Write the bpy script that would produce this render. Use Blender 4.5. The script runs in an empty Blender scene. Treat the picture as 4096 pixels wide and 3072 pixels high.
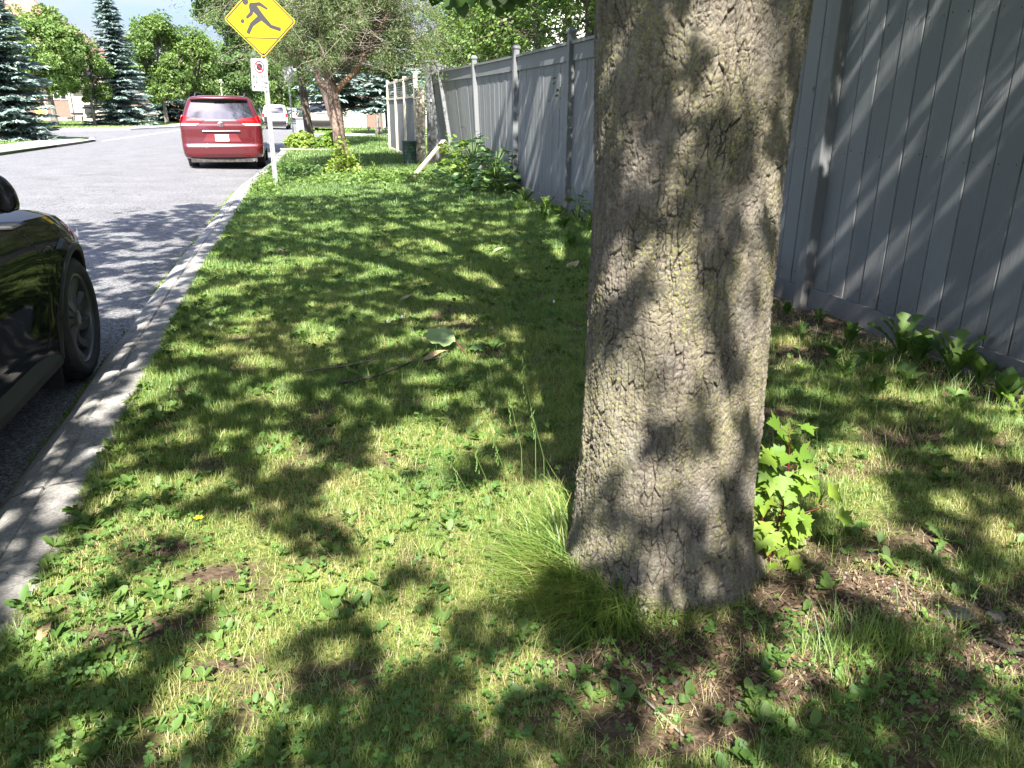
import bpy, math, random
import numpy as np
from mathutils import Vector, Matrix
# ------------------------------------------------------------------ camera, light, exposure
scene = bpy.context.scene
COL = scene.collection
R = math.radians
PITCH, YAW, ROLL, CAMH = 19.549, 14.65, 0.5, 1.5
cam_d = bpy.data.cameras.new('camera'); cam = bpy.data.objects.new('camera', cam_d); COL.objects.link(cam)
cam_d.sensor_width = 36; cam_d.lens = 36 * 3077 / 4096; cam_d.clip_start = 0.05; cam_d.clip_end = 2000
_f = Vector((math.sin(R(YAW)) * math.cos(R(PITCH)), math.cos(R(YAW)) * math.cos(R(PITCH)), -math.sin(R(PITCH))))
_r = Vector((math.cos(R(YAW)), -math.sin(R(YAW)), 0)); _u = _r.cross(_f)
_r2 = _r * math.cos(R(ROLL)) + _u * math.sin(R(ROLL)); _u2 = _u * math.cos(R(ROLL)) - _r * math.sin(R(ROLL))
_m = Matrix((( _r2.x, _u2.x, -_f.x, 0), (_r2.y, _u2.y, -_f.y, 0), (_r2.z, _u2.z, -_f.z, CAMH), (0, 0, 0, 1)))
cam.matrix_world = _m
scene.camera = cam

SUN_AZ, SUN_EL = 13.0, 49.5       # degrees: behind the camera, turned to the left
sd = Vector((-math.sin(R(SUN_AZ)) * math.cos(R(SUN_EL)), -math.cos(R(SUN_AZ)) * math.cos(R(SUN_EL)), math.sin(R(SUN_EL))))
sun_d = bpy.data.lights.new('sun', 'SUN'); sun = bpy.data.objects.new('sun', sun_d); COL.objects.link(sun)
sun_d.energy = 5.0; sun_d.angle = R(0.55); sun_d.color = (1.0, 0.95, 0.86)
sun.rotation_euler = sd.to_track_quat('Z', 'Y').to_euler(); sun.location = (0, -20, 30)
scene.view_settings.view_transform = 'Standard'; scene.view_settings.look = 'None'
scene.view_settings.exposure = 2.07; scene.view_settings.gamma = 1.0

w = bpy.data.worlds.new('World'); scene.world = w; w.use_nodes = True
nt = w.node_tree; nt.nodes.clear()
def wn(t, **k):
    n = nt.nodes.new(t)
    for a, b in k.items(): setattr(n, a, b)
    return n
sky = wn('ShaderNodeTexSky', sky_type='NISHITA', sun_disc=False); sky.sun_elevation = R(SUN_EL); sky.sun_rotation = R(180 + SUN_AZ)
sky.air_density = 1.0; sky.dust_density = 1.5
tc = wn('ShaderNodeTexCoord'); mp = wn('ShaderNodeMapping'); mp.inputs['Scale'].default_value = (1.3, 1.3, 4.2)
nz = wn('ShaderNodeTexNoise'); nz.inputs['Scale'].default_value = 2.3; nz.inputs['Detail'].default_value = 9; nz.inputs['Roughness'].default_value = 0.58
rp = wn('ShaderNodeValToRGB'); rp.color_ramp.elements[0].position = 0.43; rp.color_ramp.elements[1].position = 0.58
mx = wn('ShaderNodeMix', data_type='RGBA'); mx.inputs[7].default_value = (2.1, 2.2, 2.35, 1)
bg = wn('ShaderNodeBackground'); bg.inputs['Strength'].default_value = 0.105; wo = wn('ShaderNodeOutputWorld')
L = nt.links.new
L(tc.outputs['Generated'], mp.inputs['Vector']); L(mp.outputs[0], nz.inputs['Vector']); L(nz.outputs[0], rp.inputs[0])
sz_ = wn('ShaderNodeSeparateXYZ'); hz = wn('ShaderNodeMapRange'); hz.inputs[1].default_value = 0.0; hz.inputs[2].default_value = 0.5; hz.inputs[3].default_value = 0.22; hz.inputs[4].default_value = 1.25
sc_ = wn('ShaderNodeVectorMath', operation='SCALE'); tn_ = wn('ShaderNodeVectorMath', operation='MULTIPLY'); tn_.inputs[1].default_value = (.92, .93, 1.14)
L(tc.outputs['Generated'], sz_.inputs[0]); L(sz_.outputs[2], hz.inputs[0]); L(sky.outputs[0], tn_.inputs[0]); L(tn_.outputs[0], sc_.inputs[0]); L(hz.outputs[0], sc_.inputs['Scale'])
L(rp.outputs[0], mx.inputs[0]); L(sc_.outputs[0], mx.inputs[6]); L(mx.outputs[2], bg.inputs[0]); L(bg.outputs[0], wo.inputs[0])

# ------------------------------------------------------------------ helpers
rng = np.random.default_rng(7)
def tag(o, label=None, cat=None, group=None, kind=None):
    if label: o['label'] = label
    if cat: o['category'] = cat
    if group: o['group'] = group
    if kind: o['kind'] = kind
    return o
def empty(name, loc, label, cat, group=None, rz=0):
    o = bpy.data.objects.new(name, None); COL.objects.link(o); o.location = loc; o.rotation_euler = (0, 0, rz)
    o.empty_display_size = .2
    return tag(o, label, cat, group)
def link(name, me, m=None, parent=None, world=True):
    """link a mesh whose vertices are in world space (world=True) or in the parent's space"""
    o = bpy.data.objects.new(name, me); COL.objects.link(o)
    if m is not None:
        for k in (m if isinstance(m, (list, tuple)) else [m]): me.materials.append(k)
    if parent is not None:
        o.parent = parent
        if world:
            def wm(q): return q.matrix_basis.copy() if q.parent is None else wm(q.parent) @ q.matrix_parent_inverse @ q.matrix_basis
            o.matrix_parent_inverse = wm(parent).inverted()
    return o
class MB:
    def __init__(s): s.v = []; s.f = []; s.mi = []; s.cur = 0
    def add(s, V, F):
        b = len(s.v); s.v += [tuple(p) for p in V]
        for f in F: s.f.append(tuple(b + i for i in f)); s.mi.append(s.cur)
        return s
    def box(s, x0, x1, y0, y1, z0, z1, M=None):
        V = [Vector((x, y, z)) for z in (z0, z1) for y in (y0, y1) for x in (x0, x1)]
        if M is not None: V = [M @ p for p in V]
        return s.add(V, [(0, 2, 3, 1), (4, 5, 7, 6), (0, 1, 5, 4), (2, 6, 7, 3), (0, 4, 6, 2), (1, 3, 7, 5)])
    def bbox(s, x0, x1, y0, y1, z0, z1, b=.005, M=None):
        """box with bevelled vertical and top edges"""
        def ring(z, i): return [(x0 + i, y0, z), (x1 - i, y0, z), (x1, y0 + i, z), (x1, y1 - i, z), (x1 - i, y1, z), (x0 + i, y1, z), (x0, y1 - i, z), (x0, y0 + i, z)]
        def sh(r, i, z):
            cx, cy = (x0 + x1) / 2, (y0 + y1) / 2
            return [(cx + (p[0] - cx) * (1 - 2 * i / (x1 - x0)), cy + (p[1] - cy) * (1 - 2 * i / (y1 - y0)), z) for p in r]
        r0 = ring(z0, b); V = sh(r0, b, z0) + [(p[0], p[1], z0 + b) for p in r0] + [(p[0], p[1], z1 - b) for p in r0] + sh(r0, b, z1)
        if M is not None: V = [M @ Vector(p) for p in V]
        F = [tuple(range(7, -1, -1)), tuple(range(24, 32))]
        for k in range(3):
            for i in range(8): F.append((k * 8 + i, k * 8 + (i + 1) % 8, k * 8 + 8 + (i + 1) % 8, k * 8 + 8 + i))
        return s.add(V, F)
    def tube(s, P, rad, n=8, cap=True):
        P = [Vector(p) for p in P]; k = len(P)
        if not hasattr(rad, '__len__'): rad = [rad] * k
        V = []; ref = None
        for i, p in enumerate(P):
            t = (P[min(i + 1, k - 1)] - P[max(i - 1, 0)]).normalized()
            if ref is None: ref = Vector((0, 0, 1)) if abs(t.z) < .9 else Vector((1, 0, 0))
            a = t.cross(ref).normalized(); b = t.cross(a).normalized(); ref = -b if False else ref
            for j in range(n):
                an = 2 * math.pi * j / n
                V.append(p + (a * math.cos(an) + b * math.sin(an)) * rad[i])
        F = [(i * n + j, i * n + (j + 1) % n, (i + 1) * n + (j + 1) % n, (i + 1) * n + j) for i in range(k - 1) for j in range(n)]
        if cap: F += [tuple(range(n - 1, -1, -1)), tuple(range((k - 1) * n, k * n))]
        return s.add(V, F)
    def grid(s, G, closeu=False):
        """G[i][j] points"""
        n = len(G); m = len(G[0]); V = [p for r in G for p in r]
        F = [(i * m + j, i * m + (j + 1) % m, (i + 1) * m + (j + 1) % m, (i + 1) * m + j) for i in range(n - 1) for j in range(m if closeu else m - 1)]
        return s.add(V, F)
    def lathe(s, prof, c, axis='z', n=32, M=None):
        """prof: (radius, height) list"""
        G = []
        for r_, h in prof:
            row = []
            for j in range(n):
                a = 2 * math.pi * j / n; p = (r_ * math.cos(a), r_ * math.sin(a), h)
                if axis == 'x': p = (h, r_ * math.cos(a), r_ * math.sin(a))
                if axis == 'y': p = (r_ * math.cos(a), h, r_ * math.sin(a))
                p = Vector(p)
                if M is not None: p = M @ p
                row.append(p + Vector(c))
            G.append(row)
        return s.grid(G, True)
    def prism(s, poly, d0, d1, fn):
        """poly 2D, extruded from depth d0 to d1, fn(x,y,d)->3D"""
        n = len(poly); V = [fn(x, y, d0) for x, y in poly] + [fn(x, y, d1) for x, y in poly]
        F = [tuple(range(n - 1, -1, -1)), tuple(range(n, 2 * n))] + [(i, (i + 1) % n, n + (i + 1) % n, n + i) for i in range(n)]
        return s.add(V, F)
    def build(s, name, m, parent=None, smooth=False, world=True, fix=True):
        me = bpy.data.meshes.new(name); me.from_pydata([tuple(p) for p in s.v], [], s.f)
        if len(set(s.mi)) > 1: me.polygons.foreach_set('material_index', s.mi)
        if fix:
            import bmesh
            bm = bmesh.new(); bm.from_mesh(me); bmesh.ops.recalc_face_normals(bm, faces=bm.faces); bm.to_mesh(me); bm.free()
        if smooth: me.polygons.foreach_set('use_smooth', [True] * len(me.polygons))
        me.update()
        return link(name, me, m, parent, world)
def smooth_by_angle(o, ang=40):
    me = o.data; me.polygons.foreach_set('use_smooth', [True] * len(me.polygons))
    try: me.set_sharp_from_angle(angle=R(ang))
    except Exception: pass
    return o
def np_mesh(name, V, loops, sizes, attrs=None, smooth=False):
    me = bpy.data.meshes.new(name); V = np.ascontiguousarray(V, np.float32).reshape(-1, 3)
    sizes = np.asarray(sizes, np.int32); loops = np.asarray(loops, np.int32).ravel()
    me.vertices.add(len(V)); me.vertices.foreach_set('co', V.ravel())
    me.loops.add(len(loops)); me.loops.foreach_set('vertex_index', loops)
    me.polygons.add(len(sizes)); st = np.concatenate([[0], np.cumsum(sizes)[:-1]]).astype(np.int32)
    me.polygons.foreach_set('loop_start', st)
    try: me.polygons.foreach_set('loop_total', sizes)
    except Exception: pass
    if smooth: me.polygons.foreach_set('use_smooth', np.ones(len(sizes), bool))
    for k, a in (attrs or {}).items():
        at = me.attributes.new(k, 'FLOAT', 'POINT'); at.data.foreach_set('value', np.asarray(a, np.float32).ravel())
    me.update(calc_edges=True); me.validate()
    return me
def instance_mesh(name, TV, TF, pos, X, Y, Z, attr=None, smooth=False):
    """bake N copies of a template (TV, TF) with frames X, Y, Z (scaled) at pos into one mesh"""
    TV = np.asarray(TV, float); N = len(pos); k = len(TV)
    V = pos[:, None, :] + TV[None, :, 0, None] * X[:, None, :] + TV[None, :, 1, None] * Y[:, None, :] + TV[None, :, 2, None] * Z[:, None, :]
    sz = [len(f) for f in TF]; fl = np.array([i for f in TF for i in f])
    loops = (fl[None, :] + (np.arange(N) * k)[:, None]).ravel(); sizes = np.tile(sz, N)
    at = {} if attr is None else {kk: np.repeat(a, k) for kk, a in attr.items()}
    return np_mesh(name, V, loops, sizes, at, smooth)
def frames(n, size, up=None, tilt=1.0, rg=rng):
    """random frames; normals biased to 'up' direction"""
    nn = rg.normal(size=(n, 3)) * tilt + (np.array([0, 0, 1.]) if up is None else up)
    nn /= np.linalg.norm(nn, axis=1)[:, None]
    t = rg.normal(size=(n, 3)); X = np.cross(nn, t); X /= np.linalg.norm(X, axis=1)[:, None]; Y = np.cross(nn, X)
    s = np.broadcast_to(np.asarray(size), (n,))[:, None]
    return X * s, Y * s, nn * s
def vnoise(P, seed=0):
    """smooth value noise on N x d points (d 2 or 3) -> 0..1"""
    P = np.asarray(P, float); d = P.shape[1]; I = np.floor(P).astype(np.int64); F = P - I; F = F * F * (3 - 2 * F)
    out = np.zeros(len(P)); pr = np.array([73856093, 19349663, 83492791])[:d]
    for c in range(2 ** d):
        off = np.array([(c >> i) & 1 for i in range(d)]); wgt = np.prod(np.where(off, F, 1 - F), axis=1)
        h = ((I + off) * pr).sum(1) + seed * 7919
        h = (h ^ (h >> 13)) * 1274126177; h = (h ^ (h >> 16)) & 0xffffff
        out += wgt * h / 0xffffff
    return out
def fbm(P, seed=0, oct=4):
    P = np.asarray(P, float); a = 0.5; o = 0; t = 0
    for i in range(oct): o = o + a * vnoise(P * 2 ** i, seed + i); t += a; a *= .5
    return o / t

# ------------------------------------------------------------------ materials
def newmat(name):
    m = bpy.data.materials.new(name); m.use_nodes = True; t = m.node_tree; t.nodes.clear()
    return m, t, t.nodes.new, t.links.new
def hexc(c): return (*c, 1) if len(c) == 3 else c
def pmat(name, c, rough=.5, metal=0, spec=.5, c2=None, scale=5, bump=0, bscale=None, det=6, lo=.35, hi=.65, stretch=(1, 1, 1), coat=0, emit=None):
    m, t, N, Lk = newmat(name); o = N('ShaderNodeOutputMaterial'); b = N('ShaderNodeBsdfPrincipled'); Lk(b.outputs[0], o.inputs[0])
    b.inputs['Base Color'].default_value = hexc(c); b.inputs['Roughness'].default_value = rough; b.inputs['Metallic'].default_value = metal
    b.inputs['Specular IOR Level'].default_value = spec; b.inputs['Coat Weight'].default_value = coat; b.inputs['Coat Roughness'].default_value = .03
    g = N('ShaderNodeNewGeometry'); mp = N('ShaderNodeMapping'); mp.inputs['Scale'].default_value = stretch; Lk(g.outputs['Position'], mp.inputs[0])
    if c2 is not None:
        n = N('ShaderNodeTexNoise'); n.inputs['Scale'].default_value = scale; n.inputs['Detail'].default_value = det; n.inputs['Roughness'].default_value = .6
        r = N('ShaderNodeMapRange'); r.inputs[1].default_value = lo; r.inputs[2].default_value = hi
        x = N('ShaderNodeMix'); x.data_type = 'RGBA'; x.inputs[6].default_value = hexc(c); x.inputs[7].default_value = hexc(c2)
        Lk(mp.outputs[0], n.inputs['Vector']); Lk(n.outputs[0], r.inputs[0]); Lk(r.outputs[0], x.inputs[0]); Lk(x.outputs[2], b.inputs['Base Color'])
    if bump:
        n2 = N('ShaderNodeTexNoise'); n2.inputs['Scale'].default_value = bscale or scale * 3; n2.inputs['Detail'].default_value = 5
        bp = N('ShaderNodeBump'); bp.inputs['Strength'].default_value = 1; bp.inputs['Distance'].default_value = bump
        Lk(mp.outputs[0], n2.inputs['Vector']); Lk(n2.outputs[0], bp.inputs['Height']); Lk(bp.outputs[0], b.inputs['Normal'])
    return m
def leafmat(name, ramp, trans=.35, rough=.55, attr='rnd', tcol=1.25, nscale=0, gloss=.025):
    """diffuse + translucent leaf; colour by per-leaf random attribute along ramp"""
    m, t, N, Lk = newmat(name); o = N('ShaderNodeOutputMaterial')
    a = N('ShaderNodeAttribute'); a.attribute_name = attr
    r = N('ShaderNodeValToRGB'); e = r.color_ramp.elements
    while len(e) < len(ramp): e.new(.5)
    for i, (p, c) in enumerate(ramp): e[i].position = p; e[i].color = hexc(c)
    fac = a.outputs['Fac']
    if nscale:
        g = N('ShaderNodeNewGeometry'); n = N('ShaderNodeTexNoise'); n.inputs['Scale'].default_value = nscale; n.inputs['Detail'].default_value = 3
        ma = N('ShaderNodeMath'); ma.operation = 'MULTIPLY_ADD'; ma.inputs[1].default_value = 1.1; ma.inputs[2].default_value = -.55
        ad = N('ShaderNodeMath'); ad.operation = 'ADD'; ad.use_clamp = True
        Lk(g.outputs['Position'], n.inputs['Vector']); Lk(n.outputs[0], ma.inputs[0]); Lk(ma.outputs[0], ad.inputs[0]); Lk(fac, ad.inputs[1]); fac = ad.outputs[0]
    Lk(fac, r.inputs[0])
    d = N('ShaderNodeBsdfDiffuse'); tr = N('ShaderNodeBsdfTranslucent'); mx = N('ShaderNodeMixShader'); mx.inputs[0].default_value = trans
    hs = N('ShaderNodeHueSaturation'); hs.inputs['Hue'].default_value = .485; hs.inputs['Saturation'].default_value = 1.1; hs.inputs['Value'].default_value = tcol
    gl = N('ShaderNodeBsdfGlossy'); gl.inputs['Roughness'].default_value = rough; gl.inputs['Color'].default_value = (1, 1, 1, 1); m2 = N('ShaderNodeMixShader'); m2.inputs[0].default_value = gloss
    Lk(r.outputs[0], d.inputs[0]); Lk(r.outputs[0], hs.inputs['Color']); Lk(hs.outputs[0], tr.inputs[0])
    Lk(d.outputs[0], mx.inputs[1]); Lk(tr.outputs[0], mx.inputs[2]); Lk(mx.outputs[0], m2.inputs[1]); Lk(gl.outputs[0], m2.inputs[2]); Lk(m2.outputs[0], o.inputs[0])
    return m
M = {}
M['asphalt'] = None
def asphalt():
    m, t, N, Lk = newmat('asphalt'); o = N('ShaderNodeOutputMaterial'); b = N('ShaderNodeBsdfPrincipled'); Lk(b.outputs[0], o.inputs[0])
    g = N('ShaderNodeNewGeometry'); v = N('ShaderNodeTexVoronoi'); v.inputs['Scale'].default_value = 95
    r = N('ShaderNodeValToRGB'); e = r.color_ramp.elements; e[0].color = (.052, .052, .057, 1); e[1].color = (.222, .222, .23, 1); e[1].position = .95
    n = N('ShaderNodeTexNoise'); n.inputs['Scale'].default_value = 1.3; n.inputs['Detail'].default_value = 6
    n3 = N('ShaderNodeTexNoise'); n3.inputs['Scale'].default_value = 26; n3.inputs['Detail'].default_value = 4
    mr = N('ShaderNodeMapRange'); mr.inputs[1].default_value = .3; mr.inputs[2].default_value = .7; mr.inputs[3].default_value = .82; mr.inputs[4].default_value = 1.1
    mr3 = N('ShaderNodeMapRange'); mr3.inputs[1].default_value = .3; mr3.inputs[2].default_value = .7; mr3.inputs[3].default_value = .72; mr3.inputs[4].default_value = 1.25
    mu = N('ShaderNodeMath'); mu.operation = 'MULTIPLY'
    x = N('ShaderNodeVectorMath'); x.operation = 'SCALE'
    sh = N('ShaderNodeSeparateColor'); Lk(v.outputs['Color'], sh.inputs[0])
    Lk(g.outputs['Position'], v.inputs['Vector']); Lk(sh.outputs[0], r.inputs[0]); Lk(g.outputs['Position'], n.inputs['Vector']); Lk(g.outputs['Position'], n3.inputs['Vector'])
    Lk(n.outputs[0], mr.inputs[0]); Lk(n3.outputs[0], mr3.inputs[0]); Lk(mr.outputs[0], mu.inputs[0]); Lk(mr3.outputs[0], mu.inputs[1])
    Lk(r.outputs[0], x.inputs[0]); Lk(mu.outputs[0], x.inputs['Scale']); Lk(x.outputs[0], b.inputs['Base Color'])
    vc = N('ShaderNodeTexVoronoi'); vc.feature = 'DISTANCE_TO_EDGE'; vc.inputs['Scale'].default_value = .33; nw = N('ShaderNodeTexNoise'); nw.inputs['Scale'].default_value = 1.7; nw.inputs['Detail'].default_value = 8; Lk(g.outputs['Position'], nw.inputs['Vector'])
    vm = N('ShaderNodeVectorMath'); vm.operation = 'MULTIPLY_ADD'; vm.inputs[1].default_value = (1.6, 1.6, 0); Lk(nw.outputs['Color'], vm.inputs[0]); Lk(g.outputs['Position'], vm.inputs[2]); Lk(vm.outputs[0], vc.inputs['Vector'])
    cr_ = N('ShaderNodeMapRange'); cr_.inputs[1].default_value = .0; cr_.inputs[2].default_value = .006; cr_.inputs[3].default_value = .45; cr_.inputs[4].default_value = 1; Lk(vc.outputs['Distance'], cr_.inputs[0])
    x2 = N('ShaderNodeVectorMath'); x2.operation = 'SCALE'; Lk(x.outputs[0], x2.inputs[0]); Lk(cr_.outputs[0], x2.inputs['Scale']); Lk(x2.outputs[0], b.inputs['Base Color'])
    bp = N('ShaderNodeBump'); bp.inputs['Distance'].default_value = .006; Lk(v.outputs['Distance'], bp.inputs['Height']); Lk(bp.outputs[0], b.inputs['Normal'])
    b.inputs['Roughness'].default_value = .8
    return m
M['asphalt'] = asphalt()
M['concrete'] = pmat('concrete', (.27, .255, .235), .85, c2=(.40, .385, .36), scale=7, bump=.004, bscale=60, det=10)
def kerbmat():
    m = pmat('kerb_concrete', (.145, .138, .132), .85, c2=(.285, .275, .262), scale=5, bump=.005, bscale=55, det=11, lo=.3, hi=.62)
    t = m.node_tree; N = t.nodes.new; Lk = t.links.new; b = next(n for n in t.nodes if n.type == 'BSDF_PRINCIPLED')
    src = b.inputs['Base Color'].links[0].from_socket
    # cracks + speckled aggregate
    g = N('ShaderNodeNewGeometry'); v = N('ShaderNodeTexVoronoi'); v.feature = 'DISTANCE_TO_EDGE'; v.inputs['Scale'].default_value = 1.4
    n = N('ShaderNodeTexNoise'); n.inputs['Scale'].default_value = 5; n.inputs['Detail'].default_value = 5
    va = N('ShaderNodeVectorMath'); va.operation = 'MULTIPLY_ADD'; va.inputs[1].default_value = (.5, .5, .5); Lk(n.outputs['Color'], va.inputs[0]); Lk(g.outputs['Position'], va.inputs[2]); Lk(g.outputs['Position'], n.inputs['Vector'])
    Lk(va.outputs[0], v.inputs['Vector']); mr = N('ShaderNodeMapRange'); mr.inputs[1].default_value = 0; mr.inputs[2].default_value = .008; mr.inputs[3].default_value = .35; mr.inputs[4].default_value = 1
    Lk(v.outputs['Distance'], mr.inputs[0])
    v2 = N('ShaderNodeTexVoronoi'); v2.inputs['Scale'].default_value = 130; Lk(g.outputs['Position'], v2.inputs['Vector']); sc = N('ShaderNodeSeparateColor'); Lk(v2.outputs['Color'], sc.inputs[0])
    m2 = N('ShaderNodeMapRange'); m2.inputs[3].default_value = .72; m2.inputs[4].default_value = 1.2; Lk(sc.outputs[0], m2.inputs[0])
    mu0 = N('ShaderNodeMath'); mu0.operation = 'MULTIPLY'; Lk(mr.outputs[0], mu0.inputs[0]); Lk(m2.outputs[0], mu0.inputs[1])
    sy = N('ShaderNodeSeparateXYZ'); Lk(g.outputs['Position'], sy.inputs[0]); pj = N('ShaderNodeMath'); pj.operation = 'PINGPONG'; pj.inputs[1].default_value = 1.5; Lk(sy.outputs[1], pj.inputs[0]); jr = N('ShaderNodeMapRange'); jr.inputs[1].default_value = .004; jr.inputs[2].default_value = .010; jr.inputs[3].default_value = .3; jr.inputs[4].default_value = 1; Lk(pj.outputs[0], jr.inputs[0])
    mu = N('ShaderNodeMath'); mu.operation = 'MULTIPLY'; Lk(mu0.outputs[0], mu.inputs[0]); Lk(jr.outputs[0], mu.inputs[1])
    x = N('ShaderNodeVectorMath'); x.operation = 'SCALE'; Lk(src, x.inputs[0]); Lk(mu.outputs[0], x.inputs['Scale']); Lk(x.outputs[0], b.inputs['Base Color'])
    return m
M['kerb'] = kerbmat()
M['bright_concrete'] = pmat('pale_concrete', (.42, .40, .37), .9, c2=(.52, .50, .47), scale=3)
M['line'] = pmat('road_paint', (.62, .62, .6), .7, c2=(.4, .4, .4), scale=12)
def soilmat():
    m, t, N, Lk = newmat('soil'); o = N('ShaderNodeOutputMaterial'); b = N('ShaderNodeBsdfPrincipled'); Lk(b.outputs[0], o.inputs[0]); b.inputs['Roughness'].default_value = .95
    b.inputs['Specular IOR Level'].default_value = .15
    g = N('ShaderNodeNewGeometry'); n = N('ShaderNodeTexNoise'); n.inputs['Scale'].default_value = 34; n.inputs['Detail'].default_value = 8; n.inputs['Roughness'].default_value = .7
    r = N('ShaderNodeValToRGB'); e = r.color_ramp.elements; e[0].position = .3; e[0].color = (.028, .02, .014, 1); e[1].position = .72; e[1].color = (.17, .125, .085, 1)
    x = e.new(.5); x.color = (.075, .052, .036, 1)
    a = N('ShaderNodeAttribute'); a.attribute_name = 'turf'
    n2 = N('ShaderNodeTexNoise'); n2.inputs['Scale'].default_value = 60; n2.inputs['Detail'].default_value = 4
    r2 = N('ShaderNodeValToRGB'); e2 = r2.color_ramp.elements; e2[0].position = .35; e2[0].color = (.06, .075, .02, 1); e2[1].position = .7; e2[1].color = (.20, .22, .07, 1)
    mx = N('ShaderNodeMix'); mx.data_type = 'RGBA'
    for q in (n, n2): Lk(g.outputs['Position'], q.inputs['Vector'])
    Lk(n.outputs[0], r.inputs[0]); Lk(n2.outputs[0], r2.inputs[0]); Lk(a.outputs['Fac'], mx.inputs[0]); Lk(r.outputs[0], mx.inputs[6]); Lk(r2.outputs[0], mx.inputs[7]); Lk(mx.outputs[2], b.inputs['Base Color'])
    bp = N('ShaderNodeBump'); bp.inputs['Distance'].default_value = .02; n3 = N('ShaderNodeTexNoise'); n3.inputs['Scale'].default_value = 45; n3.inputs['Detail'].default_value = 7
    Lk(g.outputs['Position'], n3.inputs['Vector']); Lk(n3.outputs[0], bp.inputs['Height']); Lk(bp.outputs[0], b.inputs['Normal'])
    return m
M['soil'] = soilmat()
M['lawn_far'] = pmat('lawn', (.05, .10, .022), .9, c2=(.13, .19, .05), scale=9, bump=.02, bscale=30, spec=.2)
M['grass'] = leafmat('grass_blade', [(0, (.44, .37, .18)), (.10, (.36, .36, .12)), (.25, (.28, .34, .075)), (.6, (.18, .29, .05)), (1, (.085, .18, .035))], trans=.42, nscale=3.2, gloss=.05)
M['grass_far'] = leafmat('lawn_blade', [(0, (.24, .27, .07)), (.35, (.16, .26, .05)), (1, (.07, .16, .032))], trans=.38, nscale=.9, gloss=.05)
M['straw'] = leafmat('dry_grass', [(0, (.34, .27, .17)), (1, (.22, .17, .10))], trans=.2)
M['clover'] = leafmat('clover_leaf', [(0, (.075, .16, .04)), (1, (.13, .23, .05))], trans=.3, gloss=.02)
M['weed'] = leafmat('weed_leaf', [(0, (.065, .14, .03)), (1, (.13, .21, .045))], trans=.33, gloss=.02)
M['maple_leaf'] = leafmat('maple_leaf', [(0, (.045, .10, .02)), (1, (.08, .15, .03))], trans=.4, gloss=.02, rough=.4)
M['sapling_leaf'] = leafmat('sapling_leaf', [(0, (.06, .135, .018)), (.5, (.12, .21, .028)), (1, (.21, .30, .04))], trans=.38, gloss=.015)
M['spruce'] = leafmat('spruce_needles', [(0, (.10, .15, .135)), (.5, (.21, .29, .265)), (1, (.36, .46, .43))], trans=.1)
M['cedar'] = leafmat('cedar_foliage', [(0, (.045, .09, .018)), (.5, (.10, .18, .035)), (1, (.18, .27, .055))], trans=.35)
M['pine'] = leafmat('pine_needles', [(0, (.075, .12, .04)), (.6, (.13, .19, .065)), (1, (.22, .26, .11))], trans=.2)
M['leaf_a'] = leafmat('linden_leaf', [(0, (.07, .14, .03)), (1, (.17, .26, .06))], trans=.35)
M['leaf_b'] = leafmat('dark_leaf', [(0, (.045, .10, .025)), (1, (.12, .20, .05))], trans=.35)
M['leaf_c'] = leafmat('yellow_green_leaf', [(0, (.12, .20, .03)), (1, (.27, .36, .07))], trans=.4)
M['bark_grey'] = pmat('grey_bark', (.10, .085, .07), .9, c2=(.24, .21, .18), scale=9, bump=.03, stretch=(1, 1, .3))
M['bark_dark'] = pmat('dark_bark', (.05, .038, .03), .9, c2=(.13, .10, .08), scale=9, bump=.03, stretch=(1, 1, .3))
M['twig'] = pmat('dead_twig', (.12, .095, .07), .9, c2=(.22, .19, .16), scale=20)
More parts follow.
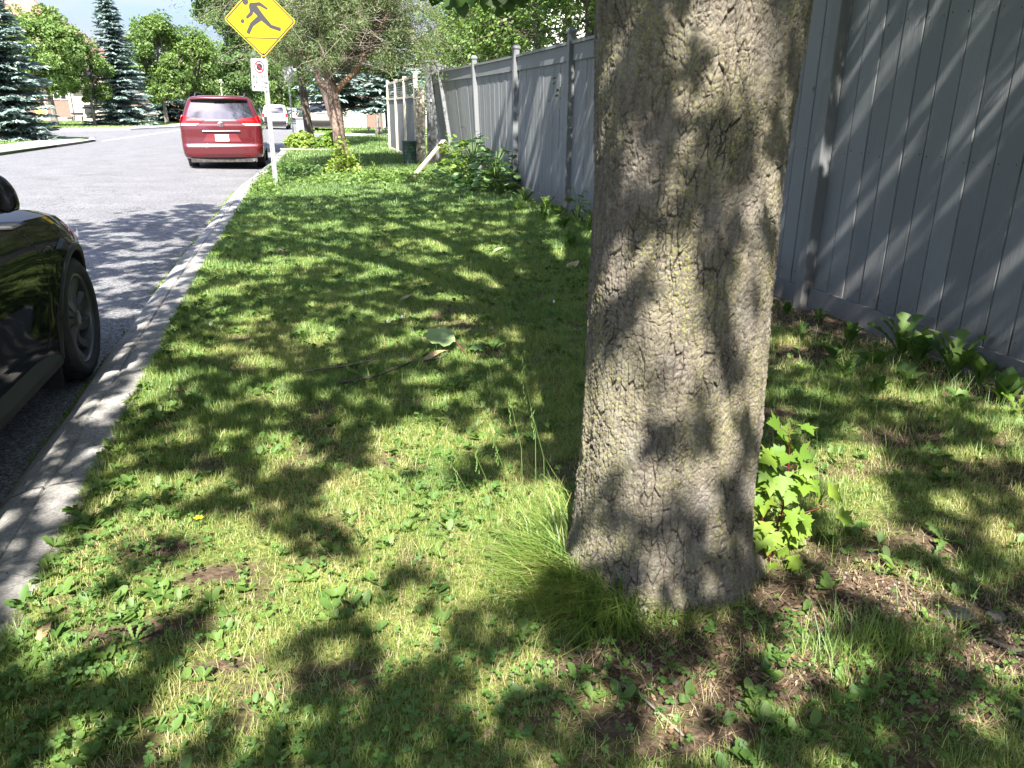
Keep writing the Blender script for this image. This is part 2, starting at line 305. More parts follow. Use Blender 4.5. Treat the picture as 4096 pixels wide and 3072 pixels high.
def fencemat(name='fence_paint', a=(.142, .149, .156), b_=(.184, .191, .199)):
    m, t, N, Lk = newmat(name); o = N('ShaderNodeOutputMaterial'); b = N('ShaderNodeBsdfPrincipled'); Lk(b.outputs[0], o.inputs[0])
    b.inputs['Roughness'].default_value = .6; b.inputs['Specular IOR Level'].default_value = .35
    at = N('ShaderNodeAttribute'); at.attribute_name = 'rnd'
    g = N('ShaderNodeNewGeometry'); mp = N('ShaderNodeMapping'); mp.inputs['Scale'].default_value = (30, 30, 1.6); n = N('ShaderNodeTexNoise'); n.inputs['Scale'].default_value = 3; n.inputs['Detail'].default_value = 7; n.inputs['Distortion'].default_value = .6
    n2 = N('ShaderNodeTexNoise'); n2.inputs['Scale'].default_value = 2.2; n2.inputs['Detail'].default_value = 6
    Lk(g.outputs['Position'], mp.inputs[0]); Lk(mp.outputs[0], n.inputs['Vector']); Lk(g.outputs['Position'], n2.inputs['Vector'])
    ad = N('ShaderNodeMath'); ad.operation = 'ADD'; Lk(n2.outputs[0], ad.inputs[0]); Lk(at.outputs['Fac'], ad.inputs[1])
    mr = N('ShaderNodeMapRange'); mr.inputs[1].default_value = .4; mr.inputs[2].default_value = 1.5; Lk(ad.outputs[0], mr.inputs[0])
    mx = N('ShaderNodeMix'); mx.data_type = 'RGBA'; mx.inputs[6].default_value = hexc(a); mx.inputs[7].default_value = hexc(b_); Lk(mr.outputs[0], mx.inputs[0])
    # worn flecks where bare wood shows, dust near the foot of the boards
    n4 = N('ShaderNodeTexNoise'); n4.inputs['Scale'].default_value = 5; n4.inputs['Detail'].default_value = 10; n4.inputs['Roughness'].default_value = .75; Lk(mp.outputs[0], n4.inputs['Vector'])
    r4 = N('ShaderNodeMapRange'); r4.inputs[1].default_value = .70; r4.inputs[2].default_value = .74; Lk(n4.outputs[0], r4.inputs[0])
    m4 = N('ShaderNodeMix'); m4.data_type = 'RGBA'; m4.inputs[7].default_value = (.21, .21, .215, 1); Lk(r4.outputs[0], m4.inputs[0]); Lk(mx.outputs[2], m4.inputs[6])
    v = N('ShaderNodeTexVoronoi'); mpv = N('ShaderNodeMapping'); mpv.inputs['Scale'].default_value = (1, 1, .62); v.inputs['Scale'].default_value = 3.1; Lk(g.outputs['Position'], mpv.inputs[0]); Lk(mpv.outputs[0], v.inputs['Vector'])
    rv = N('ShaderNodeMapRange'); rv.inputs[1].default_value = .0; rv.inputs[2].default_value = .055; rv.inputs[3].default_value = 1; rv.inputs[4].default_value = 0; Lk(v.outputs['Distance'], rv.inputs[0])
    mk = N('ShaderNodeMix'); mk.data_type = 'RGBA'; mk.inputs[7].default_value = (.075, .08, .09, 1); mkf = N('ShaderNodeMath'); mkf.operation = 'MULTIPLY'; mkf.inputs[1].default_value = .6
    Lk(rv.outputs[0], mkf.inputs[0]); sz = N('ShaderNodeSeparateXYZ'); Lk(g.outputs['Position'], sz.inputs[0]); nd = N('ShaderNodeTexNoise'); nd.inputs['Scale'].default_value = 9; nd.inputs['Detail'].default_value = 6; Lk(g.outputs['Position'], nd.inputs['Vector'])
    md = N('ShaderNodeMath'); md.operation = 'MULTIPLY_ADD'; md.inputs[1].default_value = -.55; Lk(nd.outputs[0], md.inputs[0]); Lk(sz.outputs[2], md.inputs[2]); rd = N('ShaderNodeMapRange'); rd.inputs[1].default_value = .0; rd.inputs[2].default_value = .32; rd.inputs[3].default_value = .55; rd.inputs[4].default_value = 0; Lk(md.outputs[0], rd.inputs[0])
    mdx = N('ShaderNodeMix'); mdx.data_type = 'RGBA'; mdx.inputs[7].default_value = (.105, .095, .082, 1); Lk(rd.outputs[0], mdx.inputs[0])
    Lk(mkf.outputs[0], mk.inputs[0]); Lk(m4.outputs[2], mk.inputs[6]); Lk(mk.outputs[2], mdx.inputs[6]); Lk(mdx.outputs[2], b.inputs['Base Color'])
    bp = N('ShaderNodeBump'); bp.inputs['Distance'].default_value = .0022; Lk(n.outputs[0], bp.inputs['Height'])
    bp2 = N('ShaderNodeBump'); bp2.inputs['Distance'].default_value = .006; sn = N('ShaderNodeMath'); sn.operation = 'SINE'; ms = N('ShaderNodeMath'); ms.operation = 'MULTIPLY'; ms.inputs[1].default_value = 260; Lk(v.outputs['Distance'], ms.inputs[0]); Lk(ms.outputs[0], sn.inputs[0])
    ml = N('ShaderNodeMath'); ml.operation = 'MULTIPLY'; Lk(sn.outputs[0], ml.inputs[0]); Lk(rv.outputs[0], ml.inputs[1]); Lk(ml.outputs[0], bp2.inputs['Height']); Lk(bp.outputs[0], bp2.inputs['Normal']); Lk(bp2.outputs[0], b.inputs['Normal'])
    return m
M['fence'] = fencemat()
M['cream'] = pmat('cream_paint', (.50, .45, .35), .6, c2=(.58, .53, .43), scale=14)
M['nail'] = pmat('nail', (.03, .028, .028), .6)
M['galv'] = pmat('galvanised', (.36, .37, .38), .42, metal=.65, c2=(.52, .53, .54), scale=30, bump=.001)
M['yellow'] = pmat('sign_yellow', (.48, .31, .003), .4, c2=(.44, .285, .004), scale=6)
M['black'] = pmat('sign_black', (.028, .027, .03), .5)
M['white'] = pmat('sign_white', (.50, .52, .55), .4, c2=(.45, .47, .49), scale=8)
M['signred'] = pmat('sign_red', (.50, .02, .035), .4)
M['signback'] = pmat('sign_back', (.4, .4, .41), .5, metal=.5)
M['rubber'] = pmat('tyre_rubber', (.018, .018, .019), .8, c2=(.035, .034, .033), scale=25, bump=.001)
M['glass'] = pmat('dark_glass', (.012, .014, .02), .04, spec=.8, coat=1)
M['chrome'] = pmat('chrome', (.55, .55, .56), .15, metal=1)
M['plastic'] = pmat('black_plastic', (.013, .013, .014), .6, c2=(.02, .02, .02), scale=20)
M['under'] = pmat('underbody', (.02, .019, .018), .9, c2=(.07, .065, .06), scale=14)
M['black_paint'] = pmat('black_car_paint', (.006, .0065, .008), .4, spec=.0, coat=.45)
M['red_paint'] = pmat('red_car_paint', (.085, .005, .009), .28, metal=.2, spec=.6, coat=1)
M['red_roof'] = M['red_paint']
M['white_paint'] = pmat('white_car_paint', (.55, .55, .53), .3, coat=.8)
M['beige_paint'] = pmat('beige_car_paint', (.34, .29, .22), .3, coat=.8)
M['blue_paint'] = pmat('dark_car_paint', (.02, .022, .03), .3, coat=.8)
M['tail_red'] = pmat('tail_light_red', (.30, .004, .006), .12, coat=1, c2=(.16, .003, .003), scale=40)
M['tail_clear'] = pmat('tail_light_clear', (.25, .235, .21), .12, coat=1, c2=(.34, .31, .28), scale=40)
M['rim'] = pmat('wheel_grey', (.11, .11, .115), .35, metal=.6)
M['plate'] = pmat('plate_white', (.7, .72, .76), .4)
M['plate_blue'] = pmat('plate_blue', (.05, .10, .35), .4)
M['shingle'] = pmat('red_shingles', (.20, .10, .08), .9, c2=(.30, .17, .14), scale=6, stretch=(1, 1, 6))
M['siding'] = None
def brickmat(name, c1, c2, mortar, scale=1, bw=.24, rh=.075, off=.5, msize=.012):
    m, t, N, Lk = newmat(name); o = N('ShaderNodeOutputMaterial'); b = N('ShaderNodeBsdfPrincipled'); Lk(b.outputs[0], o.inputs[0]); b.inputs['Roughness'].default_value = .85
    g = N('ShaderNodeNewGeometry'); s = N('ShaderNodeSeparateXYZ'); c = N('ShaderNodeCombineXYZ'); ad = N('ShaderNodeMath'); ad.operation = 'ADD'
    Lk(g.outputs['Position'], s.inputs[0]); Lk(s.outputs[0], ad.inputs[0]); Lk(s.outputs[1], ad.inputs[1]); Lk(ad.outputs[0], c.inputs[0]); Lk(s.outputs[2], c.inputs[1])
    k = N('ShaderNodeTexBrick'); k.inputs['Color1'].default_value = hexc(c1); k.inputs['Color2'].default_value = hexc(c2); k.inputs['Mortar'].default_value = hexc(mortar)
    k.inputs['Scale'].default_value = scale; k.inputs['Brick Width'].default_value = bw; k.inputs['Row Height'].default_value = rh; k.inputs['Mortar Size'].default_value = msize; k.offset = off
    Lk(c.outputs[0], k.inputs['Vector']); Lk(k.outputs[0], b.inputs['Base Color'])
    return m
M['brick'] = brickmat('brown_brick', (.15, .07, .05), (.21, .10, .07), (.20, .17, .14))
M['siding'] = brickmat('beige_siding', (.50, .45, .36), (.52, .47, .38), (.24, .21, .17), bw=40, rh=.22, msize=.03)
M['white_siding'] = brickmat('white_siding', (.74, .72, .70), (.78, .76, .74), (.36, .34, .33), bw=40, rh=.16, msize=.018)
M['roof_grey'] = pmat('grey_shingles', (.10, .095, .09), .9, c2=(.17, .16, .15), scale=8)
M['yellow_door'] = pmat('yellow_door_paint', (.62, .42, .10), .5)
M['trim'] = pmat('white_trim', (.62, .61, .58), .5)
M['brown_wood'] = pmat('brown_wood', (.22, .10, .06), .8, c2=(.30, .15, .09), scale=8, stretch=(3, 3, .5))
M['new_wood'] = pmat('weathered_lumber', (.50, .42, .32), .8, c2=(.38, .31, .23), scale=14, stretch=(1, 1, 1))
M['green_plastic'] = pmat('green_plastic', (.022, .06, .042), .45, c2=(.03, .075, .052), scale=9)
M['stake'] = pmat('green_stake', (.03, .05, .035), .6)
M['stone'] = pmat('stone', (.11, .095, .08), .9, c2=(.20, .17, .145), scale=18, bump=.006)
M['pebble'] = pmat('pebble', (.16, .12, .095), .8, c2=(.28, .23, .19), scale=60)
M['dead_leaf'] = pmat('dead_leaf', (.32, .22, .11), .8, c2=(.44, .33, .18), scale=30)
M['burdock'] = leafmat('burdock_leaf', [(0, (.05, .12, .03)), (1, (.13, .24, .06))], trans=.3, gloss=.05)
M['pale_leaf'] = leafmat('pale_leaf', [(0, (.26, .40, .15)), (1, (.34, .46, .19))], trans=.35, gloss=.08)
M['petal'] = pmat('yellow_petal', (.75, .50, .01), .6)
M['white_petal'] = pmat('white_petal', (.75, .75, .72), .6)
M['redstem'] = pmat('red_stem', (.09, .018, .012), .5)
M['greenstem'] = pmat('green_stem', (.12, .20, .05), .6)
M['bin'] = pmat('grey_bin_plastic', (.20, .21, .23), .5)
M['moss'] = leafmat('moss', [(0, (.10, .17, .02)), (1, (.20, .30, .04))], trans=.1)
# ------------------------------------------------------------------ ground, road, kerb
KY = [-30, -5, 2.4, 7, 15.6, 22.2, 26.8, 33, 36, 38.2, 40, 43, 46, 48]
KX = [-.80, -.82, -.87, -.95, -.95, -.66, -.56, -.45, -.2, .45, 1.6, 4.2, 10, 30]
def kx(y): return np.interp(y, KY, KX)
def gz(x, y):
    x = np.asarray(x, float); y = np.asarray(y, float)
    t = np.clip((x + .9) / 4.2, 0, 1); z = .145 + .055 * t * t * (3 - 2 * t)
    z = z + .03 * np.exp(-(((x - .95) / .5) ** 2 + ((y - 1.9) / .5) ** 2))
    P = np.stack([x.ravel(), y.ravel()], 1); n = (fbm(P * 2.1, 3, 3) - .5) * .05 + (fbm(P * 9, 5, 2) - .5) * .014
    return z + (n * np.clip((P[:, 0] - kx(P[:, 1])) / .25, 0, 1)).reshape(z.shape)
DIRT = [(1.38, 1.60, .30, .16), (1.55, 1.44, .24, .13), (1.66, 1.27, .2, .12), (.80, 1.50, .34, .10), (1.02, 1.33, .26, .08), (.75, 1.22, .2, .05), (3.12, 4.4, .33, 1.0), (3.15, 3.0, .2, .5), (2.4, 2.5, .22, .12), (2.0, 2.9, .15, .1),
        (-.55, 2.38, .12, .05), (-.54, 1.96, .2, .06), (-.35, 2.19, .12, .05), (.98, 4.2, .12, .07), (.62, 1.30, .12, .05), (1.9, 1.75, .1, .08), (2.65, 3.6, .25, .2), (-.3, 1.75, .1, .03)]
def turf(x, y):
    x = np.asarray(x, float); y = np.asarray(y, float); d = np.zeros_like(x)
    wob = fbm(np.stack([x.ravel(), y.ravel()], 1) * 7, 21, 3).reshape(x.shape)
    for a, b, rx, ry in DIRT: d = np.maximum(d, np.clip(1.5 - (((x - a) / rx) ** 2 + ((y - b) / ry) ** 2) * (.5 + wob), 0, 1))
    d = np.maximum(d, np.clip((x - 3.22) / .1, 0, 1) * .8)
    n = fbm(np.stack([x.ravel(), y.ravel()], 1) * 4.3, 11, 4).reshape(x.shape)
    d = np.maximum(d, np.clip((n - .60) * 6, 0, .75) * (y < 6)); d = np.maximum(d, np.clip((n - .44) * 6, 0, .9) * (x > .62) * (y < 1.85) * (x < 2.2)); d = np.maximum(d, np.clip((n - .5) * 5, 0, .85) * (x > 2.5) * (y < 5.2))
    r = np.hypot(x - .95, y - 1.9); d = np.where(r < .29, 1, d)
    return 1 - d
def sheet(name, xs, ys, fz, m, label=None, kind='structure', xmap=None, attr=False):
    X, Y = np.meshgrid(xs, ys)
    if xmap: X = xmap(X, Y)
    Z = fz(X, Y); n, k = X.shape; V = np.stack([X, Y, Z], -1).reshape(-1, 3)
    i = (np.arange(n - 1)[:, None] * k + np.arange(k - 1)[None, :]).ravel(); lo = np.stack([i, i + 1, i + k + 1, i + k], 1)
    at = {'turf': turf(X, Y).ravel()} if attr else None
    o = link(name, np_mesh(name, V, lo, np.full(len(i), 4), at, True), m); return tag(o, label, None, None, kind)
def flat(name, poly, z, m, thick=0):
    b = MB()
    if thick: b.prism(poly, z - thick, z, lambda x, y, d: (x, y, d))
    else: b.add([(x, y, z) for x, y in poly], [tuple(range(len(poly)))])
    return tag(b.build(name, m), kind='structure')
sheet('ground', np.linspace(-700, 700, 15), np.linspace(-300, 1100, 15), lambda x, y: np.full_like(x, -.12), M['lawn_far'])
rx = np.array([-90, -30, -9.6, -8.5, -7.4, -6.2, -5.4, -4.4, -3.2, -2.2, -1.2, 40])
def rz(x, y=0): return np.interp(x, [-9.6, -7.4, -5.4, -3.2, -1.3], [0, .05, .075, .05, 0])
sheet('road', rx, np.linspace(-30, 260, 30), rz, M['asphalt'])
ysn = np.concatenate([np.linspace(-6, .5, 14), np.linspace(.6, 6, 190), np.linspace(6.1, 20, 130), np.linspace(20.4, 47.6, 55)])
sheet('verge_ground', np.linspace(0, 1, 150), ysn, gz, M['soil'], xmap=lambda X, Y: kx(Y) + X * (np.maximum(3.7, kx(Y) + .02) - kx(Y)), attr=True)
flat('yard_ground', [(3.6, -30), (60, -30), (60, 48.4), (30, 48), (10, 46), (4.2, 43), (3.6, 42)], .13, M['lawn_far'], .2)
flat('verge_ground', [(-.8, -30), (3.7, -30), (3.7, -5.9), (-.82, -5.9)], .14, M['lawn_far'], .2)
# kerb swept along the verge edge
def kerb_sweep(name, pts, prof, m, side=-1):
    P = np.array(pts, float); G = []
    for i in range(len(P)):
        t = P[min(i + 1, len(P) - 1)] - P[max(i - 1, 0)]; t /= np.linalg.norm(t); nrm = np.array([-t[1], t[0]]) * (-side)
        row = []
        for k, (d, z) in enumerate(prof):
            j = (vnoise(np.array([[P[i][0] * 3 + k * 9.1, P[i][1] * 3.0]]), 5)[0] - .5) * .012
            row.append((P[i][0] + nrm[0] * (d + j), P[i][1] + nrm[1] * (d + j), z + j * .4))
        G.append(row)
    o = MB().grid(G).build(name, m, smooth=False); return tag(o, kind='structure')
kys = np.concatenate([np.linspace(-29, 0, 20), np.linspace(.2, 12, 120), np.linspace(12.3, 36, 60)]); kpts = [(float(kx(y)), float(y)) for y in kys]
kpts += [(.0, 37.3), (.5, 38.4), (1.1, 39.3), (1.9, 40.3), (3, 41.5), (4.2, 43), (7, 44.6), (10, 46), (30, 48)]
prof = [(-.03, .08), (-.012, .135), (.0, .142), (.15, .138), (.168, .134), (.176, .118), (.186, .130), (.22, .126), (.30, .10), (.345, .055), (.372, .012), (.385, -.05)]
kerb_sweep('kerb', kpts, prof, M['kerb'])
lk = [(-9.9, -30), (-9.8, 10), (-9.65, 29.6), (-9.45, 38), (-9.5, 41), (-10, 43), (-12, 44.5), (-30, 45.6), (-80, 46)]
kerb_sweep('kerb', lk, [(0, .0), (0, .12), (.16, .125), (.17, .1)], M['bright_concrete'], side=1)
flat('lawn', [(-9.7, -30), (-9.5, 38), (-9.7, 41), (-10.3, 42.8), (-12.2, 44.3), (-30, 45.4), (-90, 45.8), (-90, -30)], .10, M['lawn_far'], .2)
flat('pavement', [(-9.95, -30), (-9.7, 29.6), (-9.6, 38), (-9.8, 40.8), (-11.2, 41.2), (-11.2, 29), (-11.6, -30)], .118, M['bright_concrete'], .05)
# the block beyond the side street
fb = [(-90, 47.5), (-30, 50), (-18, 51.3), (-11.8, 62), (-9.6, 72), (-9.3, 250), (-90, 250)]
flat('lawn', fb, .10, M['lawn_far'], .2)
flat('pavement', [(-90, 47.3), (-30, 49.8), (-18, 51.1), (-11.7, 61.8), (-9.4, 72), (-9.1, 250), (-10.6, 250), (-11.2, 74), (-14.5, 66.5), (-19.5, 54.2), (-30, 52.4), (-90, 49.9)], .118, M['bright_concrete'], .2)
tag(MB().add([(-9.2, 41.3, .012), (-9.0, 41.3, .018), (-8.25, 62, .035), (-8.5, 62, .03)], [(0, 1, 2, 3)]).build('road_marking', M['line']), kind='structure')
flat('driveway', [(1.2, 50.3), (60, 51), (60, 54.2), (.4, 54.2)], .03, M['bright_concrete'], .06)
flat('lawn', [(.3, 54), (60, 54), (60, 250), (-.6, 250), (-.4, 58)], .10, M['lawn_far'], .2)

# ------------------------------------------------------------------ grass and ground cover
def cull(x, y, m=4):
    az = np.degrees(np.arctan2(x, y)); return (az > YAW - 37 - m) & (az < YAW + 37 + m)
def blades(name, x, y, z, Ln, Wd, lean, rnd, m, dirn=None, kind='stuff', label=None, cat=None, rg=rng, curl=.0):
    n = len(x); a = rg.uniform(0, 2 * np.pi, n) if dirn is None else dirn; dx, dy = np.cos(a), np.sin(a); b = a + np.pi / 2 + rg.uniform(-.7, .7, n)
    wx, wy = np.cos(b) * Wd / 2, np.sin(b) * Wd / 2; up = np.sqrt(np.maximum(0, 1 - np.clip(lean, 0, .97) ** 2))
    def pt(t, k, w_): 
        h = up * Ln * t * (1 - curl * t * t); l = lean * Ln * t ** 1.8
        return np.stack([x + dx * l + wx * w_, y + dy * l + wy * w_, z + h], 1)
    V = np.stack([pt(0, 0, 1), pt(0, 0, -1), pt(.5, 1, -.8), pt(.5, 1, .8), pt(1, 2, 0)], 1).reshape(-1, 3)
    i = np.arange(n) * 5; lo = np.stack([i, i + 1, i + 2, i + 3, i + 3, i + 2, i + 4], 1)
    me = np_mesh(name, V, lo, np.tile([4, 3], n), {'rnd': np.repeat(rnd, 5)})
    return me
def lawn(n, y0, y1, wmul, lmul, x1=3.33, seed=1):
    rg = np.random.default_rng(seed); y = y0 + (y1 - y0) * rg.random(n) ** 1.15; xk = kx(y)
    x = xk - .03 + (np.maximum(x1, xk + .1) - xk) * rg.random(n); d = turf(x, y)
    hole = fbm(np.stack([x, y], 1) * 16, 31, 3)
    keep = cull(x, y) & (rg.random(n) < (.03 + .97 * d) * np.clip((hole - .30) * 5, .28, 1)); x, y, d = x[keep], y[keep], d[keep]; k = len(x)
    lush = fbm(np.stack([x, y], 1) * 2.6, 41, 4); tuf = fbm(np.stack([x, y], 1) * 12, 51, 3)
    Ln = (.016 + .026 * rg.random(k) + .10 * np.clip(tuf - .60, 0, 1) + .045 * np.clip(lush - .5, 0, 1) + .02 * (x > 2.4)) * lmul
    Ln = np.where(rg.random(k) < .015, Ln * 1.9, Ln)
    edge = np.clip((x - kx(y)) / .12, 0, 1)
    Wd = (.0016 + .0014 * rg.random(k)) * wmul; ln = rg.uniform(.25, 1.0, k)
    rnd = np.clip(.26 + .75 * (lush - .5) + .35 * rg.normal(size=k) * .6 + .18 * d + .25 * np.clip(tuf - .5, 0, 1) + .22 * np.clip((y - 3) / 5, 0, 1), 0, 1)
    return x, y, gz(x, y) - .004, Ln, Wd, ln, rnd
A = [lawn(330000, .75, 3.0, 1.0, 1.0, seed=1), lawn(300000, 3.0, 6.2, 1.35, 1.15, seed=2), lawn(230000, 6.2, 11, 2.1, 1.3, seed=3)]
A = [np.concatenate(c) for c in zip(*A)]
o = link('grass', blades('grass', *A, M['grass']), M['grass']); tag(o, 'short patchy lawn grass on the roadside verge', None, None, 'stuff')
A = [lawn(170000, 11, 21, 3.6, 1.5, seed=4), lawn(110000, 21, 47, 8, 2.0, x1=4.2, seed=5)]
A = [np.concatenate(c) for c in zip(*A)]
o = link('grass', blades('grass', *A, M['grass_far']), M['grass_far']); tag(o, 'sunlit lawn grass beyond the crossing sign', None, None, 'stuff')
# left lawns, coarse
def farlawn(n, x0, x1, y0, y1, seed, w_=.05, h=.09, test=None):
    rg = np.random.default_rng(seed); x = rg.uniform(x0, x1, n); y = rg.uniform(y0, y1, n); k = cull(x, y)
    if test is not None: k &= test(x, y)
    x, y = x[k], y[k]; n = len(x)
    return x, y, np.full(n, .10), h * rg.uniform(.5, 1, n), w_ * rg.uniform(.5, 1, n), rg.uniform(.2, .9, n), np.clip(rg.normal(.45, .25, n), 0, 1)
A = [farlawn(30000, -20, -11.3, 26, 44, 6), farlawn(30000, -32, -11, 55, 95, 7, .09, .12, lambda x, y: y > 54 + (x + 19.5) * 1.6), farlawn(25000, .8, 16, 55, 72, 8, .08, .1)]
A = [np.concatenate(c) for c in zip(*A)]
o = link('grass', blades('grass', *A, M['grass_far']), M['grass_far']); tag(o, 'distant front lawns across the side street', None, None, 'stuff')
# straw / thatch
rg = np.random.default_rng(12); n = 52000; y = .8 + 5.5 * rg.random(n) ** 1.3; x = kx(y) + (3.3 - kx(y)) * rg.random(n); f = fbm(np.stack([x, y], 1) * 5, 77, 3)
k = cull(x, y) & (f + .5 * np.exp(-(((x - .95) / .6) ** 2 + ((y - 1.42) / .28) ** 2)) + .14 * (x > 1.2) > rg.uniform(.38, .85, n)); x, y = x[k], y[k]; n = len(x)
o = link('dry_grass', blades('dry_grass', x, y, gz(x, y), rg.uniform(.03, .09, n), rg.uniform(.001, .002, n), rg.uniform(.85, .99, n), rg.random(n), None), M['straw']); tag(o, 'dry straw coloured thatch between the green blades', None, None, 'stuff')
# clover
rg = np.random.default_rng(13)
CL = [(-.68, 2.34, .16, .22, 520), (-.70, 1.75, .14, .25, 420), (.50, 2.6, .22, .2, 420), (.38, 1.5, .22, .12, 330), (1.34, 1.16, .16, .08, 300), (.15, 1.4, .3, .12, 260), (.3, 3.0, .3, .25, 260), (1.12, 1.5, .05, .05, 60), (.95, 1.3, .3, .1, 140),
      (-.45, 2.1, .3, .3, 260), (1.7, 1.9, .3, .3, 110), (.3, 2.1, .3, .3, 200), (1.3, 3.4, .6, .6, 220), (.4, 4.2, .8, .8, 350), (-.1, 3.2, .5, .5, 260), (1.6, 1.35, .25, .1, 90), (.9, 1.12, .4, .08, 120), (-.3, 1.5, .3, .12, 150)]
xs, ys = [], []
for a, b, sx, sy, c in [(q[0], q[1], q[2], q[3], int(q[4] * .62)) for q in CL]: xs.append(rg.normal(a, sx, c)); ys.append(rg.normal(b, sy, c))
x = np.concatenate(xs); y = np.concatenate(ys); k = (x > kx(y) + .0) & (np.hypot(x - .95, y - 1.9) > .33) & (y > .8); x, y = x[k], y[k]; n = len(x)
leaf = [(.0, 0, 0), (.35, .42, .06), (.8, .55, .05), (1.05, .22, .0), (.98, 0, -.03), (1.05, -.22, .0), (.8, -.55, .05), (.35, -.42, .06)]
TV, TF = [], []
for j in range(3):
    a = j * 2 * math.pi / 3; TV += [(px * math.cos(a) - py * math.sin(a), px * math.sin(a) + py * math.cos(a), pz) for px, py, pz in leaf]; TF += [tuple(j * 8 + i for i in (0, 1, 2, 3, 4)), tuple(j * 8 + i for i in (0, 4, 5, 6, 7))]
h = rg.uniform(.012, .05, n); s = rg.uniform(.006, .0115, n) * (1 + .15 * (y > 3)); X, Y, Z = frames(n, s, tilt=.28, rg=rg)
o = link('clover', instance_mesh('clover', TV, TF, np.stack([x, y, gz(x, y) + h], 1), X, Y, Z, {'rnd': rg.random(n)}), M['clover']); tag(o, 'patches of three leaved clover in the lawn', None, None, 'stuff')
# small broad-leaved lawn weeds
rg = np.random.default_rng(14); n = 15000; y = .85 + 13 * rg.random(n) ** 1.6; x = kx(y) - .02 + (3.3 - kx(y)) * rg.random(n); f = fbm(np.stack([x, y], 1) * 3, 91, 3)
k = cull(x, y) & (f + .25 * np.exp(-((x - kx(y)) / .22) ** 2) + .2 * (x > 2.5) > rg.uniform(.42, .8, n)) & (np.hypot(x - .95, y - 1.9) > .33) & (rg.random(n) < .25 + .75 * turf(x, y)); x, y = x[k], y[k]; n = len(x)
TVw = [(0, -.08, 0), (.5, -.26, .08), (.85, -.2, .06), (1, 0, -.02), (.85, .2, .06), (.5, .26, .08), (0, .08, 0), (.5, 0, .02)]; TFw = [(0, 1, 7), (1, 2, 3, 7), (7, 3, 4, 5), (7, 5, 6), (0, 7, 6)]
# clusters of 4-6 leaves
m_ = 5; xx = np.repeat(x, m_); yy = np.repeat(y, m_); zz = np.repeat(gz(x, y), m_); a = rg.uniform(0, 2 * np.pi, len(xx)); s = np.repeat(rg.uniform(.018, .05, n), m_) * rg.uniform(.6, 1.1, len(xx)) * (1 + .03 * yy); el = rg.uniform(.1, .9, len(xx))
X = np.stack([np.cos(a) * np.cos(el), np.sin(a) * np.cos(el), np.sin(el)], 1) * s[:, None]; Yv = np.stack([-np.sin(a), np.cos(a), rg.normal(0, .3, len(a))], 1) * s[:, None]; Zv = np.cross(X, Yv) / s[:, None]
o = link('ground_weeds', instance_mesh('ground_weeds', TVw, TFw, np.stack([xx, yy, zz + .005], 1), X, Yv, Zv, {'rnd': np.repeat(rg.random(n), m_)}), M['weed']); tag(o, 'low broad leaved weeds scattered through the lawn', None, None, 'stuff')
# moss line in the gutter joint
rg = np.random.default_rng(15); n = 9000; y = rg.uniform(3, 19, n); x = kx(y) - .375 + rg.normal(0, .016, n) - .03 * np.clip((y - 6) / 10, 0, 1) * rg.random(n); k = fbm(np.stack([y * 1.3, y * 0], 1), 17, 3) > rg.uniform(.40, .55, n) - .12 * (y > 7); x, y = x[k], y[k]; n = len(x)
o = link('moss', blades('moss', x, y, np.full(n, .0), rg.uniform(.01, .028, n), rg.uniform(.006, .014, n), rg.uniform(.4, 1, n), rg.random(n), None), M['moss']); tag(o, 'moss growing along the gutter joint', None, None, 'stuff')
# gravel crumbs on the asphalt edge
rg = np.random.default_rng(16); n = 2600; y = 2.5 + 12 * rg.random(n) ** 1.5; x = kx(y) - .4 - np.abs(rg.normal(0, .12, n)); X, Y, Z = frames(n, rg.uniform(.002, .006, n), tilt=2, rg=rg)
OV = [(1, 0, 0), (-1, 0, 0), (0, 1, 0), (0, -1, 0), (0, 0, .8), (0, 0, -.8)]; OF = [(0, 2, 4), (2, 1, 4), (1, 3, 4), (3, 0, 4), (2, 0, 5), (1, 2, 5), (3, 1, 5), (0, 3, 5)]
o = link('grit', instance_mesh('grit', OV, OF, np.stack([x, y, rz(x) + .003], 1), X, Y, Z), M['stone']); tag(o, 'loose grit in the gutter', None, None, 'stuff')
n = 1500; x = np.concatenate([rg.normal(1.5, .25, 900), rg.normal(3.1, .18, 600)]); y = np.concatenate([rg.normal(1.45, .18, 900), rg.normal(4.2, .8, 600)]); k = (x < 3.3) & (np.hypot(x - .95, y - 1.9) > .3); x, y = x[k], y[k]; X, Y, Z = frames(len(x), rg.uniform(.002, .007, len(x)), tilt=2, rg=rg)
o = link('soil_crumbs', instance_mesh('soil_crumbs', OV, OF, np.stack([x, y, gz(x, y) + .002], 1), X, Y, Z), M['pebble']); tag(o, 'small stones and crumbs on the bare soil', None, None, 'stuff')

